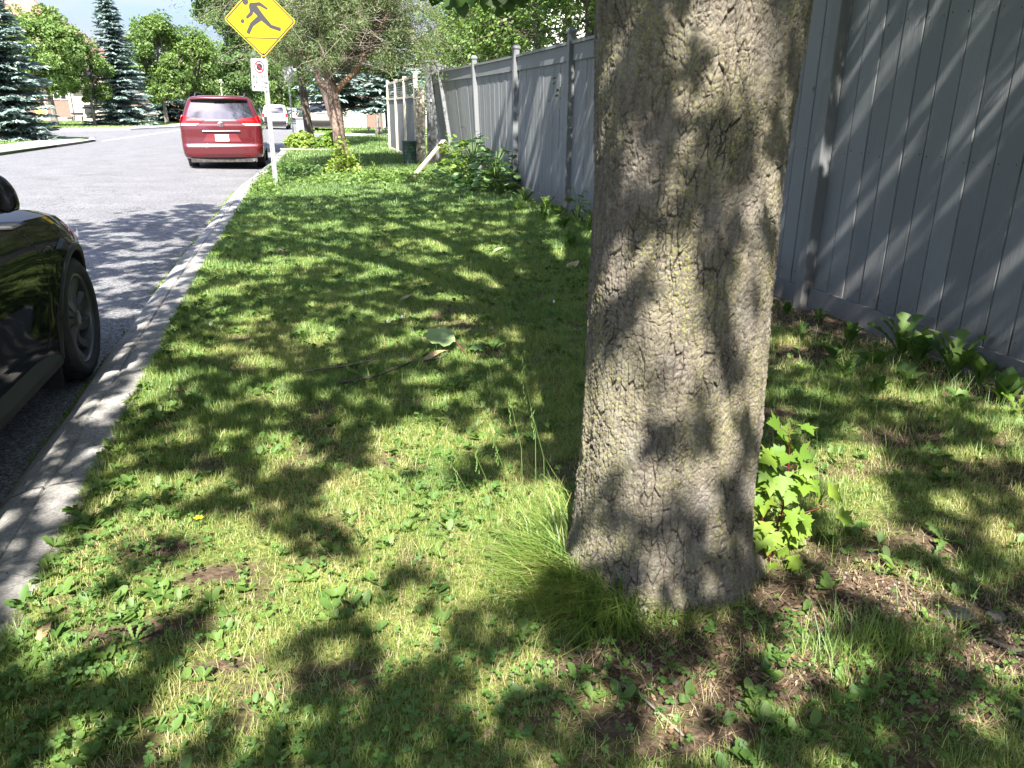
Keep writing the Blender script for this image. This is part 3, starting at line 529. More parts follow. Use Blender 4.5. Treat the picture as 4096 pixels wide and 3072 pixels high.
rg = np.random.default_rng(18); x = np.concatenate([rg.normal(1.4, .33, 1500), rg.normal(.9, .3, 900), rg.uniform(2.6, 3.33, 1700), rg.uniform(-.9, 3.2, 900)]); y = np.concatenate([rg.normal(1.45, .2, 1500), rg.normal(1.35, .15, 900), rg.uniform(2.5, 6.5, 1700), rg.uniform(.9, 6, 900)])
k = (x < 3.3) & (x > kx(y)) & (np.hypot(x - .95, y - 1.9) > .3) & (y > .8); x, y = x[k], y[k]; n = len(x); X, Y, Z = frames(n, rg.uniform(.003, .013, n), tilt=.35, rg=rg)
o = link('leaf_litter', instance_mesh('leaf_litter', [(-1, 0, 0), (-.2, -.4, .15), (.8, -.2, 0), (1, .1, .1), (.1, .45, .12)], [(0, 1, 2, 3, 4)], np.stack([x, y, gz(x, y) + rg.uniform(.001, .012, n)], 1), X, Y, Z, {'rnd': rg.random(n)}), leafmat('litter', [(0, (.06, .035, .022)), (.6, (.15, .09, .055)), (1, (.30, .21, .13))], trans=.05)); tag(o, 'brown leaf crumbs and litter on the soil', None, None, 'stuff')

# ------------------------------------------------------------------ the maple
def barkmat():
    m, t, N, Lk = newmat('maple_bark'); o = N('ShaderNodeOutputMaterial'); b = N('ShaderNodeBsdfPrincipled'); Lk(b.outputs[0], o.inputs[0]); b.inputs['Roughness'].default_value = .92; b.inputs['Specular IOR Level'].default_value = .2
    g = N('ShaderNodeNewGeometry'); at = N('ShaderNodeAttribute'); at.attribute_name = 'ridge'; sp = N('ShaderNodeSeparateXYZ'); Lk(g.outputs['Position'], sp.inputs[0])
    def noise(s, d=5, st=(1, 1, 1), rgh=.6):
        mp = N('ShaderNodeMapping'); mp.inputs['Scale'].default_value = st; n = N('ShaderNodeTexNoise'); n.inputs['Scale'].default_value = s; n.inputs['Detail'].default_value = d; n.inputs['Roughness'].default_value = rgh
        Lk(g.outputs['Position'], mp.inputs[0]); Lk(mp.outputs[0], n.inputs['Vector']); return n.outputs[0]
    def rng_(src, a, b_, c=0, d=1):
        r = N('ShaderNodeMapRange'); r.inputs[1].default_value = a; r.inputs[2].default_value = b_; r.inputs[3].default_value = c; r.inputs[4].default_value = d; Lk(src, r.inputs[0]); return r.outputs[0]
    def mix(f, a, b_):
        x = N('ShaderNodeMix'); x.data_type = 'RGBA'
        if isinstance(a, tuple): x.inputs[6].default_value = hexc(a)
        else: Lk(a, x.inputs[6])
        x.inputs[7].default_value = hexc(b_); Lk(f, x.inputs[0]); return x.outputs[2]
    def mul(a, b_):
        x = N('ShaderNodeMath'); x.operation = 'MULTIPLY'; Lk(a, x.inputs[0]); Lk(b_, x.inputs[1]); return x.outputs[0]
    c = mix(rng_(noise(28, 8, (1, 1, .35), .7), .32, .68), (.094, .081, .064), (.242, .21, .167))
    c = mix(rng_(noise(9, 4), .5, .75, 0, .5), c, (.28, .26, .235))
    c = mix(rng_(at.outputs['Fac'], .36, .03, 0, .75), c, (.045, .037, .03))                       # furrows: darker the deeper the crack
    lich = mul(mul(rng_(noise(150, 3), .50, .57), rng_(noise(6.5, 6, (1, 1, .5)), .42, .60)), rng_(at.outputs['Fac'], .15, .5))
    lm = N('ShaderNodeMath'); lm.operation = 'MULTIPLY'; lm.inputs[1].default_value = .85; Lk(lich, lm.inputs[0]); c = mix(lm.outputs[0], c, (.27, .265, .095))
    c = mix(rng_(noise(190, 2), .61, .66, 0, .45), c, (.33, .32, .28))
    lich2 = mul(rng_(noise(70, 3), .58, .66, 0, .55), rng_(sp.outputs[2], .75, .15, .25, 1))
    c = mix(lich2, c, (.34, .37, .33))
    Lk(c, b.inputs['Base Color'])
    n = N('ShaderNodeTexNoise'); n.inputs['Scale'].default_value = 110; n.inputs['Detail'].default_value = 6; n.inputs['Roughness'].default_value = .7; mp = N('ShaderNodeMapping'); mp.inputs['Scale'].default_value = (1, 1, .55); Lk(g.outputs['Position'], mp.inputs[0]); Lk(mp.outputs[0], n.inputs['Vector'])
    bp = N('ShaderNodeBump'); bp.inputs['Distance'].default_value = .011; bp.inputs['Strength'].default_value = 1; Lk(n.outputs[0], bp.inputs['Height']); Lk(bp.outputs[0], b.inputs['Normal'])
    return m
M['bark'] = barkmat()
maple = empty('maple_tree', (.957, 1.89, .15), 'large maple with grey fissured lichen covered trunk standing in the near lawn', 'tree')
def trunk_r(z): return np.interp(z, [.0, .12, .2, .3, .5, .8, 1.0, 1.3, 1.75, 2.3, 3.0, 3.6], [.345, .305, .283, .268, .256, .247, .243, .241, .246, .26, .29, .34])
def worley(u, v, per, seed):
    iu, iv = np.floor(u), np.floor(v); F1 = np.full(u.shape, 9.); F2 = np.full(u.shape, 9.)
    for a in (-1, 0, 1):
        for b in (-1, 0, 1):
            cu, cv = iu + a, iv + b; k = np.mod(cu, per).astype(np.int64) * 7919 + cv.astype(np.int64) * 104729 + seed
            h = (k ^ (k >> 7)) * 1274126177; h1 = ((h ^ (h >> 15)) & 0xffff) / 65535.; h = (h ^ (h >> 11)) * 2246822519; h2 = ((h ^ (h >> 13)) & 0xffff) / 65535.
            d = np.hypot(cu + .15 + .7 * h1 - u, cv + .1 + .8 * h2 - v); F2 = np.minimum(np.maximum(F1, d), F2); F1 = np.minimum(F1, d)
    return F1, F2
nt_, nz_ = 1150, 1250
th = np.linspace(0, 2 * np.pi, nt_, endpoint=False); zz = np.concatenate([np.linspace(.02, 1.85, nz_ - 150), np.linspace(1.86, 3.6, 150)]); T, Zg = np.meshgrid(th, zz)
per = 48; U = T / (2 * np.pi) * per
cyl = np.stack([np.cos(T).ravel() * .25, np.sin(T).ravel() * .25, Zg.ravel()], 1)
w1 = (fbm(cyl * np.array([6, 6, 3]), 61, 3).reshape(T.shape) - .5); w2 = (fbm(cyl * np.array([26, 26, 18]), 62, 3).reshape(T.shape) - .5)
F1, F2 = worley(U * 1.375 + w1 * 2.2 + w2 * 1.5, Zg / .072 + w1 * 1.2 + w2 * 1.4, 66, 5)
E = F2 - F1; big = fbm(cyl * np.array([6, 6, 3]), 64, 3).reshape(T.shape)
cm = fbm(cyl * np.array([13, 13, 9]), 68, 3).reshape(T.shape)
crack = np.clip(1 - E / (.05 + .20 * np.clip((cm - .40) * 3, 0, 1)), 0, 1) * np.clip((cm - .36) * 5, .12, 1)
rv = fbm(np.stack([U.ravel() * 1.1 + w1.ravel() * 1.2, Zg.ravel() * 4.5], 1), 70, 4).reshape(T.shape)
G1, G2 = worley(U * 3 + w2 * 4, Zg / .017 + w2 * 3, per * 3, 9); grain = np.clip((G2 - G1) / .5, 0, 1)
H1, H2 = worley(U * 1.5 + w1 * .9 + w2 * .7, Zg / .105 + w1 * .6, 72, 12); vc_ = np.clip(1 - (H2 - H1) / .13, 0, 1) * np.clip((fbm(cyl * np.array([11, 11, 7]), 74, 3).reshape(T.shape) - .38) * 4.5, .05, 1)
crack = np.maximum(crack * .55, vc_)
f3 = fbm(cyl * np.array([95, 95, 60]), 65, 3).reshape(T.shape); f4 = fbm(cyl * np.array([34, 34, 14]), 67, 3).reshape(T.shape)
lowk = np.interp(Zg, [0, .35, .6], [.6, .75, 1])
disp = lowk * (.020 * (rv - .5) - .009 * crack + .006 * (f4 - .5)) + .0024 * (grain - .5) + .009 * (f3 - .5)
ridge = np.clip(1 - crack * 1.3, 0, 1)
rad = trunk_r(Zg) + disp
# root flares
for a0, amp, wid in ((-12, .13, .34), (-70, .05, .45), (-125, .05, .3), (95, .08, .5), (205, .075, .4), (150, .03, .3)):
    da = np.abs(np.angle(np.exp(1j * (T - R(a0))))); rad += amp * np.exp(-(da / wid) ** 2) * np.clip(1 - (Zg - .10) / .27, 0, 1) ** 2.2
rad += .012 * np.cos(3 * T + 1.2) + .01 * (fbm(cyl * np.array([3, 3, 1.5]), 66, 2).reshape(T.shape) - .5)
da = np.abs(np.angle(np.exp(1j * (T - R(-28))))); rad += .012 * np.exp(-(da / .3) ** 2) * np.clip((Zg - 1.45) / .5, 0, 1)
V = np.stack([.957 - .012 * np.clip((Zg - .7) / 1.0, 0, 1.4) + rad * np.cos(T), 1.89 + rad * np.sin(T), Zg], -1).reshape(-1, 3)
i = (np.arange(len(zz) - 1)[:, None] * nt_ + np.arange(nt_)[None, :]); i2 = (np.arange(len(zz) - 1)[:, None] * nt_ + (np.arange(nt_)[None, :] + 1) % nt_)
lo = np.stack([i, i2, i2 + nt_, i + nt_], -1).reshape(-1, 4)
link('trunk', np_mesh('trunk', V, lo, np.full(len(lo), 4), {'ridge': (ridge * np.clip(.35 + .75 * grain + 1.6 * (f4 - .5), 0, 1)).ravel()}, True), M['bark'], maple)
# limbs above the frame
rg = np.random.default_rng(20)
for kk in range(7):
    a = kk * 2 * math.pi / 7 + rg.uniform(-.3, .3); P = [(.957, 1.89, 3.3)]; rr = [.16]; l = rg.uniform(3.6, 5.2)
    for s_ in range(1, 9):
        t = s_ / 8; P.append((.957 + math.cos(a + t * .3) * l * t * .95, 1.89 + math.sin(a + t * .3) * l * t * .95, 3.3 + 4.6 * t ** .8 + rg.uniform(-.1, .1))); rr.append(.16 * (1 - t) ** .8 + .012)
    MB().tube(P, rr, 8).build('limb', M['bark_grey'], maple, smooth=True)
MB().tube([(.957, 1.89, 3.2), (1.0, 1.95, 5), (.9, 2.0, 7), (1, 2.1, 9.5)], [.30, .22, .12, .03], 10).build('limb', M['bark_grey'], maple, smooth=True)
ca, ce = R(SUN_AZ), 1 / math.tan(R(SUN_EL))
LIT=[(-1.01,3.84,0.05,-0.01,0.02,-0.08),(-0.96,3.47,0.04,-0.01,0.02,-0.08),(-0.95,2.98,0.08,-0.02,0.04,-0.16),(-0.84,2.36,0.08,-0.02,0.03,-0.11),(-0.85,2.24,0.04,-0.01,0.03,-0.10),(-0.58,3.01,0.20,-0.05,0.02,-0.11),(-0.11,3.19,0.10,-0.02,0.00,-0.12),(0.38,3.07,0.18,-0.04,-0.03,-0.21),(0.14,2.72,0.10,-0.02,-0.01,-0.17),(0.40,2.55,0.17,-0.04,-0.03,-0.21),(0.29,2.36,0.14,-0.03,-0.02,-0.13),(-0.61,2.69,0.14,-0.03,0.02,-0.12),(-0.71,2.46,0.10,-0.02,0.03,-0.14),(-0.76,2.29,0.08,-0.02,0.03,-0.10),(-0.33,2.63,0.07,-0.02,0.01,-0.07),(-0.20,2.48,0.09,-0.02,0.00,-0.07),(-0.11,2.34,0.07,-0.02,0.00,-0.08),(-0.31,2.39,0.09,-0.02,0.01,-0.08),(-0.14,2.19,0.12,-0.03,0.00,-0.14),(-0.21,2.07,0.13,-0.03,0.01,-0.13),(-0.02,2.09,0.08,-0.02,-0.00,-0.09),(0.09,2.18,0.08,-0.02,-0.01,-0.14),(-0.27,1.88,0.12,-0.03,0.01,-0.11),(-0.30,1.75,0.12,-0.03,0.01,-0.09),(-0.17,1.75,0.06,-0.01,0.00,-0.04),(-0.36,1.65,0.06,-0.02,0.01,-0.04),(-0.63,2.13,0.11,-0.03,0.02,-0.08),(-0.73,2.06,0.07,-0.02,0.02,-0.07),(-0.55,1.95,0.07,-0.02,0.01,-0.05),(0.35,2.02,0.06,-0.01,-0.03,-0.15),(0.25,1.87,0.08,-0.02,-0.01,-0.07),(0.15,1.94,0.06,-0.01,-0.01,-0.07),(0.71,2.49,0.15,-0.04,-0.06,-0.20),(0.48,2.23,0.07,-0.02,-0.03,-0.14),(0.34,1.68,0.05,-0.01,-0.01,-0.04),(0.42,1.67,0.06,-0.01,-0.01,-0.04),(-0.01,1.82,0.06,-0.01,-0.00,-0.02),(-0.08,1.62,0.03,-0.01,-0.00,-0.02),(0.61,1.67,0.04,-0.01,-0.02,-0.06),(0.84,1.74,0.04,-0.01,-0.02,-0.05),(0.75,1.45,0.07,-0.02,-0.03,-0.05),(0.89,1.53,0.04,-0.01,-0.03,-0.06),(0.83,1.36,0.05,-0.01,-0.03,-0.06),(1.00,1.35,0.05,-0.01,-0.05,-0.08),(1.18,1.52,0.13,-0.03,-0.04,-0.06),(1.30,1.74,0.06,-0.02,-0.03,-0.05),(1.61,1.81,0.12,-0.03,-0.07,-0.09),(2.04,2.55,0.16,-0.04,-0.11,-0.15),(1.59,1.59,0.07,-0.02,-0.04,-0.05),(1.48,1.31,0.05,-0.01,-0.03,-0.03),(3.07,2.76,0.09,-0.02,-0.26,-0.25),(2.33,3.30,0.10,-0.02,-0.04,-0.06),(1.87,2.23,0.13,-0.03,-0.09,-0.12),(1.63,1.70,0.06,-0.01,-0.04,-0.04),(1.48,2.12,0.07,-0.02,-0.15,-0.24),(2.03,1.73,0.04,-0.01,-0.03,-0.03),(3.02,3.05,0.14,-0.03,-0.11,-0.12),(1.85,1.97,0.08,-0.02,-0.04,-0.04),(0.16,9.79,0.16,-0.03,-0.01,-0.23),(0.61,9.27,0.12,-0.02,-0.02,-0.25),(1.09,9.61,0.19,-0.04,-0.03,-0.29),(1.35,9.55,0.13,-0.03,-0.04,-0.27),(-0.29,7.73,0.15,-0.03,0.00,-0.19),(-0.59,7.33,0.33,-0.07,0.01,-0.20),(0.01,7.53,0.15,-0.03,-0.00,-0.18),(0.27,7.76,0.08,-0.02,-0.01,-0.23),(0.70,6.87,0.14,-0.03,-0.02,-0.15),(0.14,5.78,0.18,-0.04,-0.00,-0.10),(1.30,8.01,0.14,-0.03,-0.04,-0.26),(1.73,7.60,0.19,-0.04,-0.07,-0.29),(1.53,6.23,0.11,-0.02,-0.06,-0.25),(0.96,5.69,0.18,-0.04,-0.03,-0.17),(0.52,5.23,0.13,-0.03,-0.01,-0.07),(0.46,4.66,0.10,-0.02,-0.01,-0.10),(0.71,4.75,0.10,-0.02,-0.02,-0.13),(-0.75,4.91,0.10,-0.02,0.01,-0.11),(-0.45,5.11,0.10,-0.02,0.00,-0.08),(-0.18,4.92,0.08,-0.02,0.00,-0.06),(-0.35,4.73,0.09,-0.02,0.00,-0.07),(-0.12,4.13,0.10,-0.02,0.00,-0.05),(0.53,3.89,0.08,-0.02,-0.01,-0.09),(0.16,3.78,0.08,-0.02,-0.00,-0.07),(-0.11,3.76,0.05,-0.01,0.00,-0.05),(0.55,3.64,0.04,-0.01,-0.01,-0.04),(2.05,6.01,0.15,-0.03,-0.07,-0.21),(1.50,4.42,0.10,-0.02,-0.07,-0.21),(1.49,5.40,0.06,-0.01,-0.10,-0.35),(-0.41,4.07,0.08,-0.02,0.00,-0.04),(-0.64,4.00,0.08,-0.02,0.01,-0.05),(-0.81,3.96,0.06,-0.02,0.01,-0.05),(2.48,7.44,0.11,-0.02,-0.06,-0.17),(2.82,10.28,0.11,-0.02,-0.06,-0.21),(3.03,9.46,0.14,-0.03,-0.06,-0.18),(-2.22,10.49,0.22,-0.04,0.03,-0.17),(-1.81,9.75,0.18,-0.04,0.03,-0.17),(-1.85,9.00,0.22,-0.05,0.03,-0.16),(-1.98,8.38,0.10,-0.02,0.03,-0.14),(-1.46,6.40,0.10,-0.02,0.02,-0.09),(-1.39,5.96,0.11,-0.03,0.02,-0.08),(-1.38,5.77,0.09,-0.02,0.02,-0.08),(-1.10,5.56,0.06,-0.01,0.01,-0.09),(-1.35,7.82,0.10,-0.02,0.02,-0.11),(-1.05,7.37,0.07,-0.02,0.01,-0.10),(-1.09,8.51,0.05,-0.01,0.02,-0.20),(-1.05,4.98,0.03,-0.01,0.01,-0.05),(-1.08,4.40,0.04,-0.01,0.01,-0.07),(-1.06,4.04,0.04,-0.01,0.01,-0.06),(-1.03,5.96,0.04,-0.01,0.01,-0.07),(-1.23,6.54,0.06,-0.01,0.01,-0.08),(-1.07,6.70,0.08,-0.02,0.01,-0.08),(-1.49,7.34,0.09,-0.02,0.02,-0.09),(-1.14,10.78,0.07,-0.01,0.02,-0.21),(1.11,3.13,0.01,0.00,-0.00,-0.03),(1.03,3.03,0.03,0.00,-0.00,-0.02),(1.00,3.01,0.02,0.00,-0.00,-0.01),(1.06,2.97,0.02,0.00,-0.00,-0.02),(1.25,3.08,0.07,0.00,-0.01,-0.08),(1.28,2.97,0.07,0.00,-0.00,-0.05),(1.36,2.94,0.02,0.00,-0.01,-0.08),(1.12,2.89,0.04,-0.00,-0.00,-0.03),(1.06,2.85,0.03,-0.00,-0.00,-0.03),(1.00,2.81,0.03,-0.00,-0.00,-0.02),(1.18,2.90,0.03,-0.00,-0.00,-0.02),(1.34,2.83,0.02,-0.00,-0.01,-0.10),(1.27,2.78,0.02,-0.00,-0.00,-0.03),(1.13,2.75,0.05,-0.00,-0.00,-0.03),(1.07,2.77,0.03,-0.00,-0.00,-0.02),(1.04,2.70,0.05,-0.00,-0.00,-0.02),(0.94,2.72,0.03,-0.00,-0.00,-0.02),(0.89,2.67,0.01,-0.00,-0.01,-0.04),(1.17,2.66,0.03,-0.00,-0.00,-0.02),(1.03,2.59,0.05,-0.00,-0.01,-0.04),(1.23,2.59,0.01,-0.00,-0.00,-0.03),(0.94,2.47,0.03,-0.00,-0.01,-0.09),(0.83,2.45,0.02,-0.00,-0.01,-0.05),(1.06,2.46,0.05,-0.00,-0.01,-0.07),(0.86,2.29,0.06,-0.01,-0.01,-0.07),(0.93,2.25,0.04,-0.00,-0.01,-0.10),(0.86,2.18,0.05,-0.00,-0.01,-0.06),(1.11,2.35,0.04,-0.00,-0.00,-0.04),(0.78,2.03,0.06,-0.01,-0.01,-0.03),(0.99,2.03,0.03,-0.00,-0.00,-0.02),(1.23,2.28,0.03,-0.00,-0.00,-0.03),(1.10,2.06,0.02,-0.00,-0.00,-0.04)]
LIT += [(3.62, q_, .34, 0, 0, w_) for q_, w_ in ((5.64, .06), (5.30, .03), (4.84, .04), (4.58, .06), (6.0, .04), (6.35, .05), (5.08, .02), (3.75, .07), (4.12, .035), (3.45, .05), (6.95, .06), (7.6, .05), (8.4, .06), (3.1, .05))] + [(1.42, 2.05, .15, 0, 0, .12), (1.40, 2.25, .06, 0, 0, .07), (.52, 2.35, .16, 0, 0, .14), (.52, 2.10, .16, 0, 0, .13), (.79, 4.33, .14, 0, 0, .12)]
LITA = np.array(LIT)
def lit_mask(qx, qy, grow=1.0):
    out = np.zeros(len(qx), bool)
    for cx, cy, ax, ay, bx, by in LITA:
        det = ax * by - ay * bx
        if abs(det) < 2e-4: continue
        near = (np.abs(qx - cx) < (abs(ax) + abs(bx)) * 1.5 + .05) & (np.abs(qy - cy) < (abs(ay) + abs(by)) * 1.5 + .05)
        ii = np.where(near & ~out)[0]; dx, dy = qx[ii] - cx, qy[ii] - cy
        u = (dx * by - dy * bx) / det; v = (-dx * ay + dy * ax) / det; out[ii] |= (u * u + v * v) < (grow[ii] if hasattr(grow, '__len__') else grow)
    return out
def crown_leaves(n, seed):  # unseen crown: leaves left out over LIT, so its gaps shape the sun patches
    rg = np.random.default_rng(seed); qx = rg.uniform(-4.6, 6.6, n); qy = rg.uniform(-5, 16.6, n)
    nb = fbm(np.stack([qx, qy], 1) * 1.1, 71, 4); nb2 = fbm(np.stack([qx, qy], 1) * np.array([5.5, 4.2]), 72, 3)
    e = (np.abs((qx - .95) / np.where(qx > .95, 5.6, 4.6))) ** 3 + (np.abs((qy - 4.3) / np.where(qx > 1.8, 12.0, 9.4))) ** 3.2
    fz = (qx > 3.15) & (qy > 2.4) & (qy < 12); ok = ((e + (nb - .5) * 1.5 + (nb2 - .5) * .9 < 1.0) | fz) & ~lit_mask(qx, qy, np.where(fz, .8, np.where(qy < 4.2, 1.55, 1.3))) & ((nb2 < np.where(qy > 4.2, .605, .66)) | fz)
    qx, qy = qx[ok], qy[ok]; k = len(qx); X = np.zeros((k, 3)); done = np.zeros(k, bool)
    for _ in range(10):
        z = 3.3 + 7.2 * rg.random(k) ** 1.7; x = qx - math.sin(ca) * ce * z; y = qy - math.cos(ca) * ce * z
        ins = (((x - .9) / 6.4) ** 2 + ((y - 1.9) / 8.2) ** 2 + ((z - 6.2) / 4.4) ** 2 < 1) & ~done
        X[ins] = np.stack([x, y, z], 1)[ins]; done |= ins
    return X[done]
LP = [(0, 0), (.12, .10), (.42, .30), (.30, .48), (.55, .46), (.62, .60), (.72, .40), (.66, .22), (.86, .18), (1.05, 0)]
LV = [(x - .15, y, .05 * abs(y)) for x, y in LP] + [(x - .15, -y, .05 * abs(y)) for x, y in LP[1:-1]][::-1]; LF = [tuple(range(len(LV)))]
P = crown_leaves(118000, 30); n = len(P); rg = np.random.default_rng(31); X, Y, Z = frames(n, rg.uniform(.075, .125, n), tilt=.55, up=np.array(sd) * .7 + np.array([0, 0, .5]), rg=rg)
link('crown', instance_mesh('crown', LV, LF, P, X, Y, Z, {'rnd': rg.random(n)}), M['maple_leaf'], maple); print('maple leaves', n)
# the low hanging twig that shows at the top of the view
tw = MB().tube([(1.6, 3.6, 4.2), (1.2, 3.5, 3.2), (.9, 3.4, 2.5), (.78, 3.35, 2.15)], [.02, .014, .008, .004], 6).build('hanging_twig', M['bark_grey'], maple, smooth=True)
P = np.array([(.50 + .035 * i + rg.uniform(-.01, .01), 3.3 + rg.uniform(-.12, .12), 1.955 + rg.uniform(-.015, .05) + .02 * math.sin(i * 1.3)) for i in range(13)] + [(.5 + .04 * i, 3.35 + rg.uniform(-.1, .1), 2.03 + rg.uniform(-.02, .05)) for i in range(12)])
n = len(P); dn = np.stack([rg.uniform(-.5, .5, n), rg.uniform(-.6, .2, n), rg.uniform(-1, -.5, n)], 1); dn /= np.linalg.norm(dn, axis=1)[:, None]; sdv = np.cross(dn, np.stack([rg.uniform(-.4, .4, n), np.ones(n), rg.uniform(-.3, .3, n)], 1)); sdv /= np.linalg.norm(sdv, axis=1)[:, None]; s = rg.uniform(.10, .14, n)[:, None]
link('leaves', instance_mesh('leaves', LV, LF, P, dn * s, sdv * s, np.cross(dn, sdv) * s, {'rnd': rg.random(n) * .5}), M['maple_leaf'], tw)
b = MB()
for p in P: b.tube([(p[0] + rg.uniform(-.03, .03), p[1], p[2] + .12), tuple(p)], [.0012, .0012], 4)
b.tube([(.46, 3.3, 2.10), (.62, 3.32, 2.12), (.78, 3.35, 2.15), (1.0, 3.35, 2.14)], [.002, .003, .004, .002], 5); b.build('leaf_stalks', M['greenstem'], tw)
# ------------------------------------------------------------------ grey board fence
FX = 3.37
def lean(Y): return np.interp(Y, [-10, 12.7, 15.45, 18.2, 20.5], [0, 0, .10, .33, .12])
def fpt(x, y, z): return (x - lean(y) * max(0, z - .2) / 2.2, y, z)
def setrnd(o, per, rg):
    n = len(o.data.vertices) // per; a = o.data.attributes.new('rnd', 'FLOAT', 'POINT'); v = np.repeat(rg.random(n), per); v = np.concatenate([v, np.zeros(len(o.data.vertices) - len(v))]); a.data.foreach_set('value', v.astype(np.float32))
fence = empty('wooden_fence', (FX, 8, .2), 'long grey painted board fence with capped posts behind the maple', 'fence')
posts = [-3.45, -.75, 1.95, 4.65, 7.35, 9.97, 12.7, 15.45, 18.2, 20.5]; rg = np.random.default_rng(40)
def wbox(b, x0, x1, y0, y1, z0, z1, bev=.0, segs=1):
    zs = np.linspace(z0, z1, segs + 1); V = []; F = []
    for z in zs:
        for (x, y) in ((x0 + bev, y0), (x1, y0), (x1, y1), (x0 + bev, y1), (x0, y1 - bev), (x0, y0 + bev)): V.append(fpt(x, y, z))
    n = 6
    F.append(tuple(range(n - 1, -1, -1))); F.append(tuple(range(segs * n, segs * n + n)))
    for k in range(segs):
        for i in range(n): F.append((k * n + i, k * n + (i + 1) % n, (k + 1) * n + (i + 1) % n, (k + 1) * n + i))
    b.add(V, F)
for i in range(len(posts) - 1):
    up_ = .24 if posts[i] < 6 else 0
    y0, y1 = posts[i] + .05, posts[i + 1] - .05; gzv = float(gz(np.array([3.3]), np.array([(y0 + y1) / 2]))[0]); zb = gzv + .035
    b = MB(); y = y0; nl_ = []; pitch = (y1 - y0) / round((y1 - y0) / .158)
    while y < y1 - .01:
        dx = rg.uniform(-.003, .003); g_ = rg.choice([.005, .006, .008, .010]); wbox(b, FX + dx, FX + dx + .018, y + g_ / 2, min(y + pitch, y1) - g_ / 2, zb + .02, 2.16 + up_, .003)
        if y0 > -1 and y0 < 12:
            for yy in (y + .028, y + pitch - .03):
                for zz in (1.27 + .012 * rg.normal(), .42 + .01 * rg.normal(), 2.0 + .01 * rg.normal()):
                    nl_.append((fpt(FX + dx - .0006, yy + rg.uniform(-.004, .004), zz), fpt(FX + dx + .001, yy, zz)))
        y += pitch
    b.cur = 1
    for p_ in nl_: b.tube(p_, .0045, 6)
    o = b.build('board_panel', [M['fence'], M['nail']], fence, fix=False); setrnd(o, 12, rg)
    b = MB(); wbox(b, FX - .026, FX - .004, y0 + .003, y1 - .003, zb - .02, zb + .115, .003); o = b.build('bottom_board', M['fence'], fence, fix=False); setrnd(o, 12, rg)
    b = MB(); wbox(b, FX - .026, FX - .004, y0 + .003, y1 - .003, 2.10 + up_, 2.29 + up_, .003); wbox(b, FX - .05, FX + .05, y0 + .003, y1 - .003, 2.293 + up_, 2.328 + up_, .004); o = b.build('top_rail', M['fence'], fence, fix=False); setrnd(o, 12, rg)
    b = MB(); wbox(b, FX + .022, FX + .06, y0, y1, 1.22, 1.31); wbox(b, FX + .022, FX + .06, y0, y1, .38, .47); wbox(b, FX + .022, FX + .06, y0, y1, 1.98, 2.07); b.build('back_rails', M['fence'], fence, fix=False)
for y in posts:
    zp = 2.42 + (.24 if y < 8 else 0); b = MB(); wbox(b, FX - .078, FX + .012, y - .045, y + .045, 0.02, zp, .006, 4); o = b.build('post', M['fence'], fence, fix=False); setrnd(o, 12, rg)
    b = MB(); c = fpt(FX - .033, y, 2.42); r_ = .058; z = zp
    b.add([(c[0] - r_, y - r_, z), (c[0] + r_, y - r_, z), (c[0] + r_, y + r_, z), (c[0] - r_, y + r_, z), (c[0] - r_, y - r_, z + .025), (c[0] + r_, y - r_, z + .025), (c[0] + r_, y + r_, z + .025), (c[0] - r_, y + r_, z + .025),
           (c[0] - .03, y - .03, z + .06), (c[0] + .03, y - .03, z + .06), (c[0] + .03, y + .03, z + .06), (c[0] - .03, y + .03, z + .06)],
          [(3, 2, 1, 0), (0, 1, 5, 4), (1, 2, 6, 5), (2, 3, 7, 6), (3, 0, 4, 7), (4, 5, 9, 8), (5, 6, 10, 9), (6, 7, 11, 10), (7, 4, 8, 11), (8, 9, 10, 11)]); b.build('post_cap', M['fence'], o, fix=False)
# gate frame at the far corner
gf = empty('gate_frame', (3.25, 20.75, .2), 'tall narrow grey gate frame of two posts at the far fence end', 'gate frame')
MB().bbox(3.10, 3.19, 20.66, 20.76, .1, 2.62, .008).build('post', M['fence'], gf); MB().bbox(3.26, 3.39, 20.70, 20.80, .1, 2.60, .008).build('post', M['cream'] if False else M['fence'], gf)
MB().bbox(3.06, 3.42, 20.64, 20.80, 2.625, 2.68, .008).build('lintel', M['fence'], gf); MB().box(3.192, 3.258, 20.70, 20.72, 1.70, 1.76).build('latch', M['trim'], gf); MB().box(3.195, 3.255, 20.73, 20.75, .2, 2.2).build('infill_board', M['fence'], gf)
# cream framed screen fence of the next yard
cs = empty('screen_fence', (2.88, 24, .2), 'cream framed screen fence with grey panels and slatted top behind the compost bin', 'fence')
cy = [20.9, 23.1, 25.3, 27.6]
for y in cy:
    MB().bbox(2.80, 2.91, y - .055, y + .055, .1, 2.38, .008).build('post', M['cream'], cs)
for y0, y1 in zip(cy[:-1], cy[1:]):
    a, c = y0 + .06, y1 - .06
    b = MB(); b.box(2.83, 2.89, a, c, 2.27, 2.335); b.box(2.83, 2.89, a, c, 1.80, 1.86); b.box(2.83, 2.89, a, c, .24, .31); b.box(2.835, 2.885, a, a + .05, .313, 1.797); b.box(2.835, 2.885, c - .05, c, .313, 1.797); b.build('frame', M['cream'], cs)
    b = MB()
    for k in range(14): yy = a + .055 + k * (c - a - .11) / 14; b.box(2.855, 2.87, yy, yy + (c - a - .11) / 14 - .004, .315, 1.79)
    b.build('board_panel', M['fence'], cs); b = MB()
    for k in range(7): b.box(2.85, 2.874, a + .003, c - .003, 1.89 + k * .055, 1.89 + k * .055 + .03)
    b.build('slatted_top', M['fence'], cs)
MB().bbox(2.78, 3.02, 20.5, 20.62, .1, 2.02, .01).build('sheathed_post', pmat('peeling_cream_paint', (.54, .50, .42), .8, c2=(.28, .22, .16), scale=12, lo=.5, hi=.56), cs)

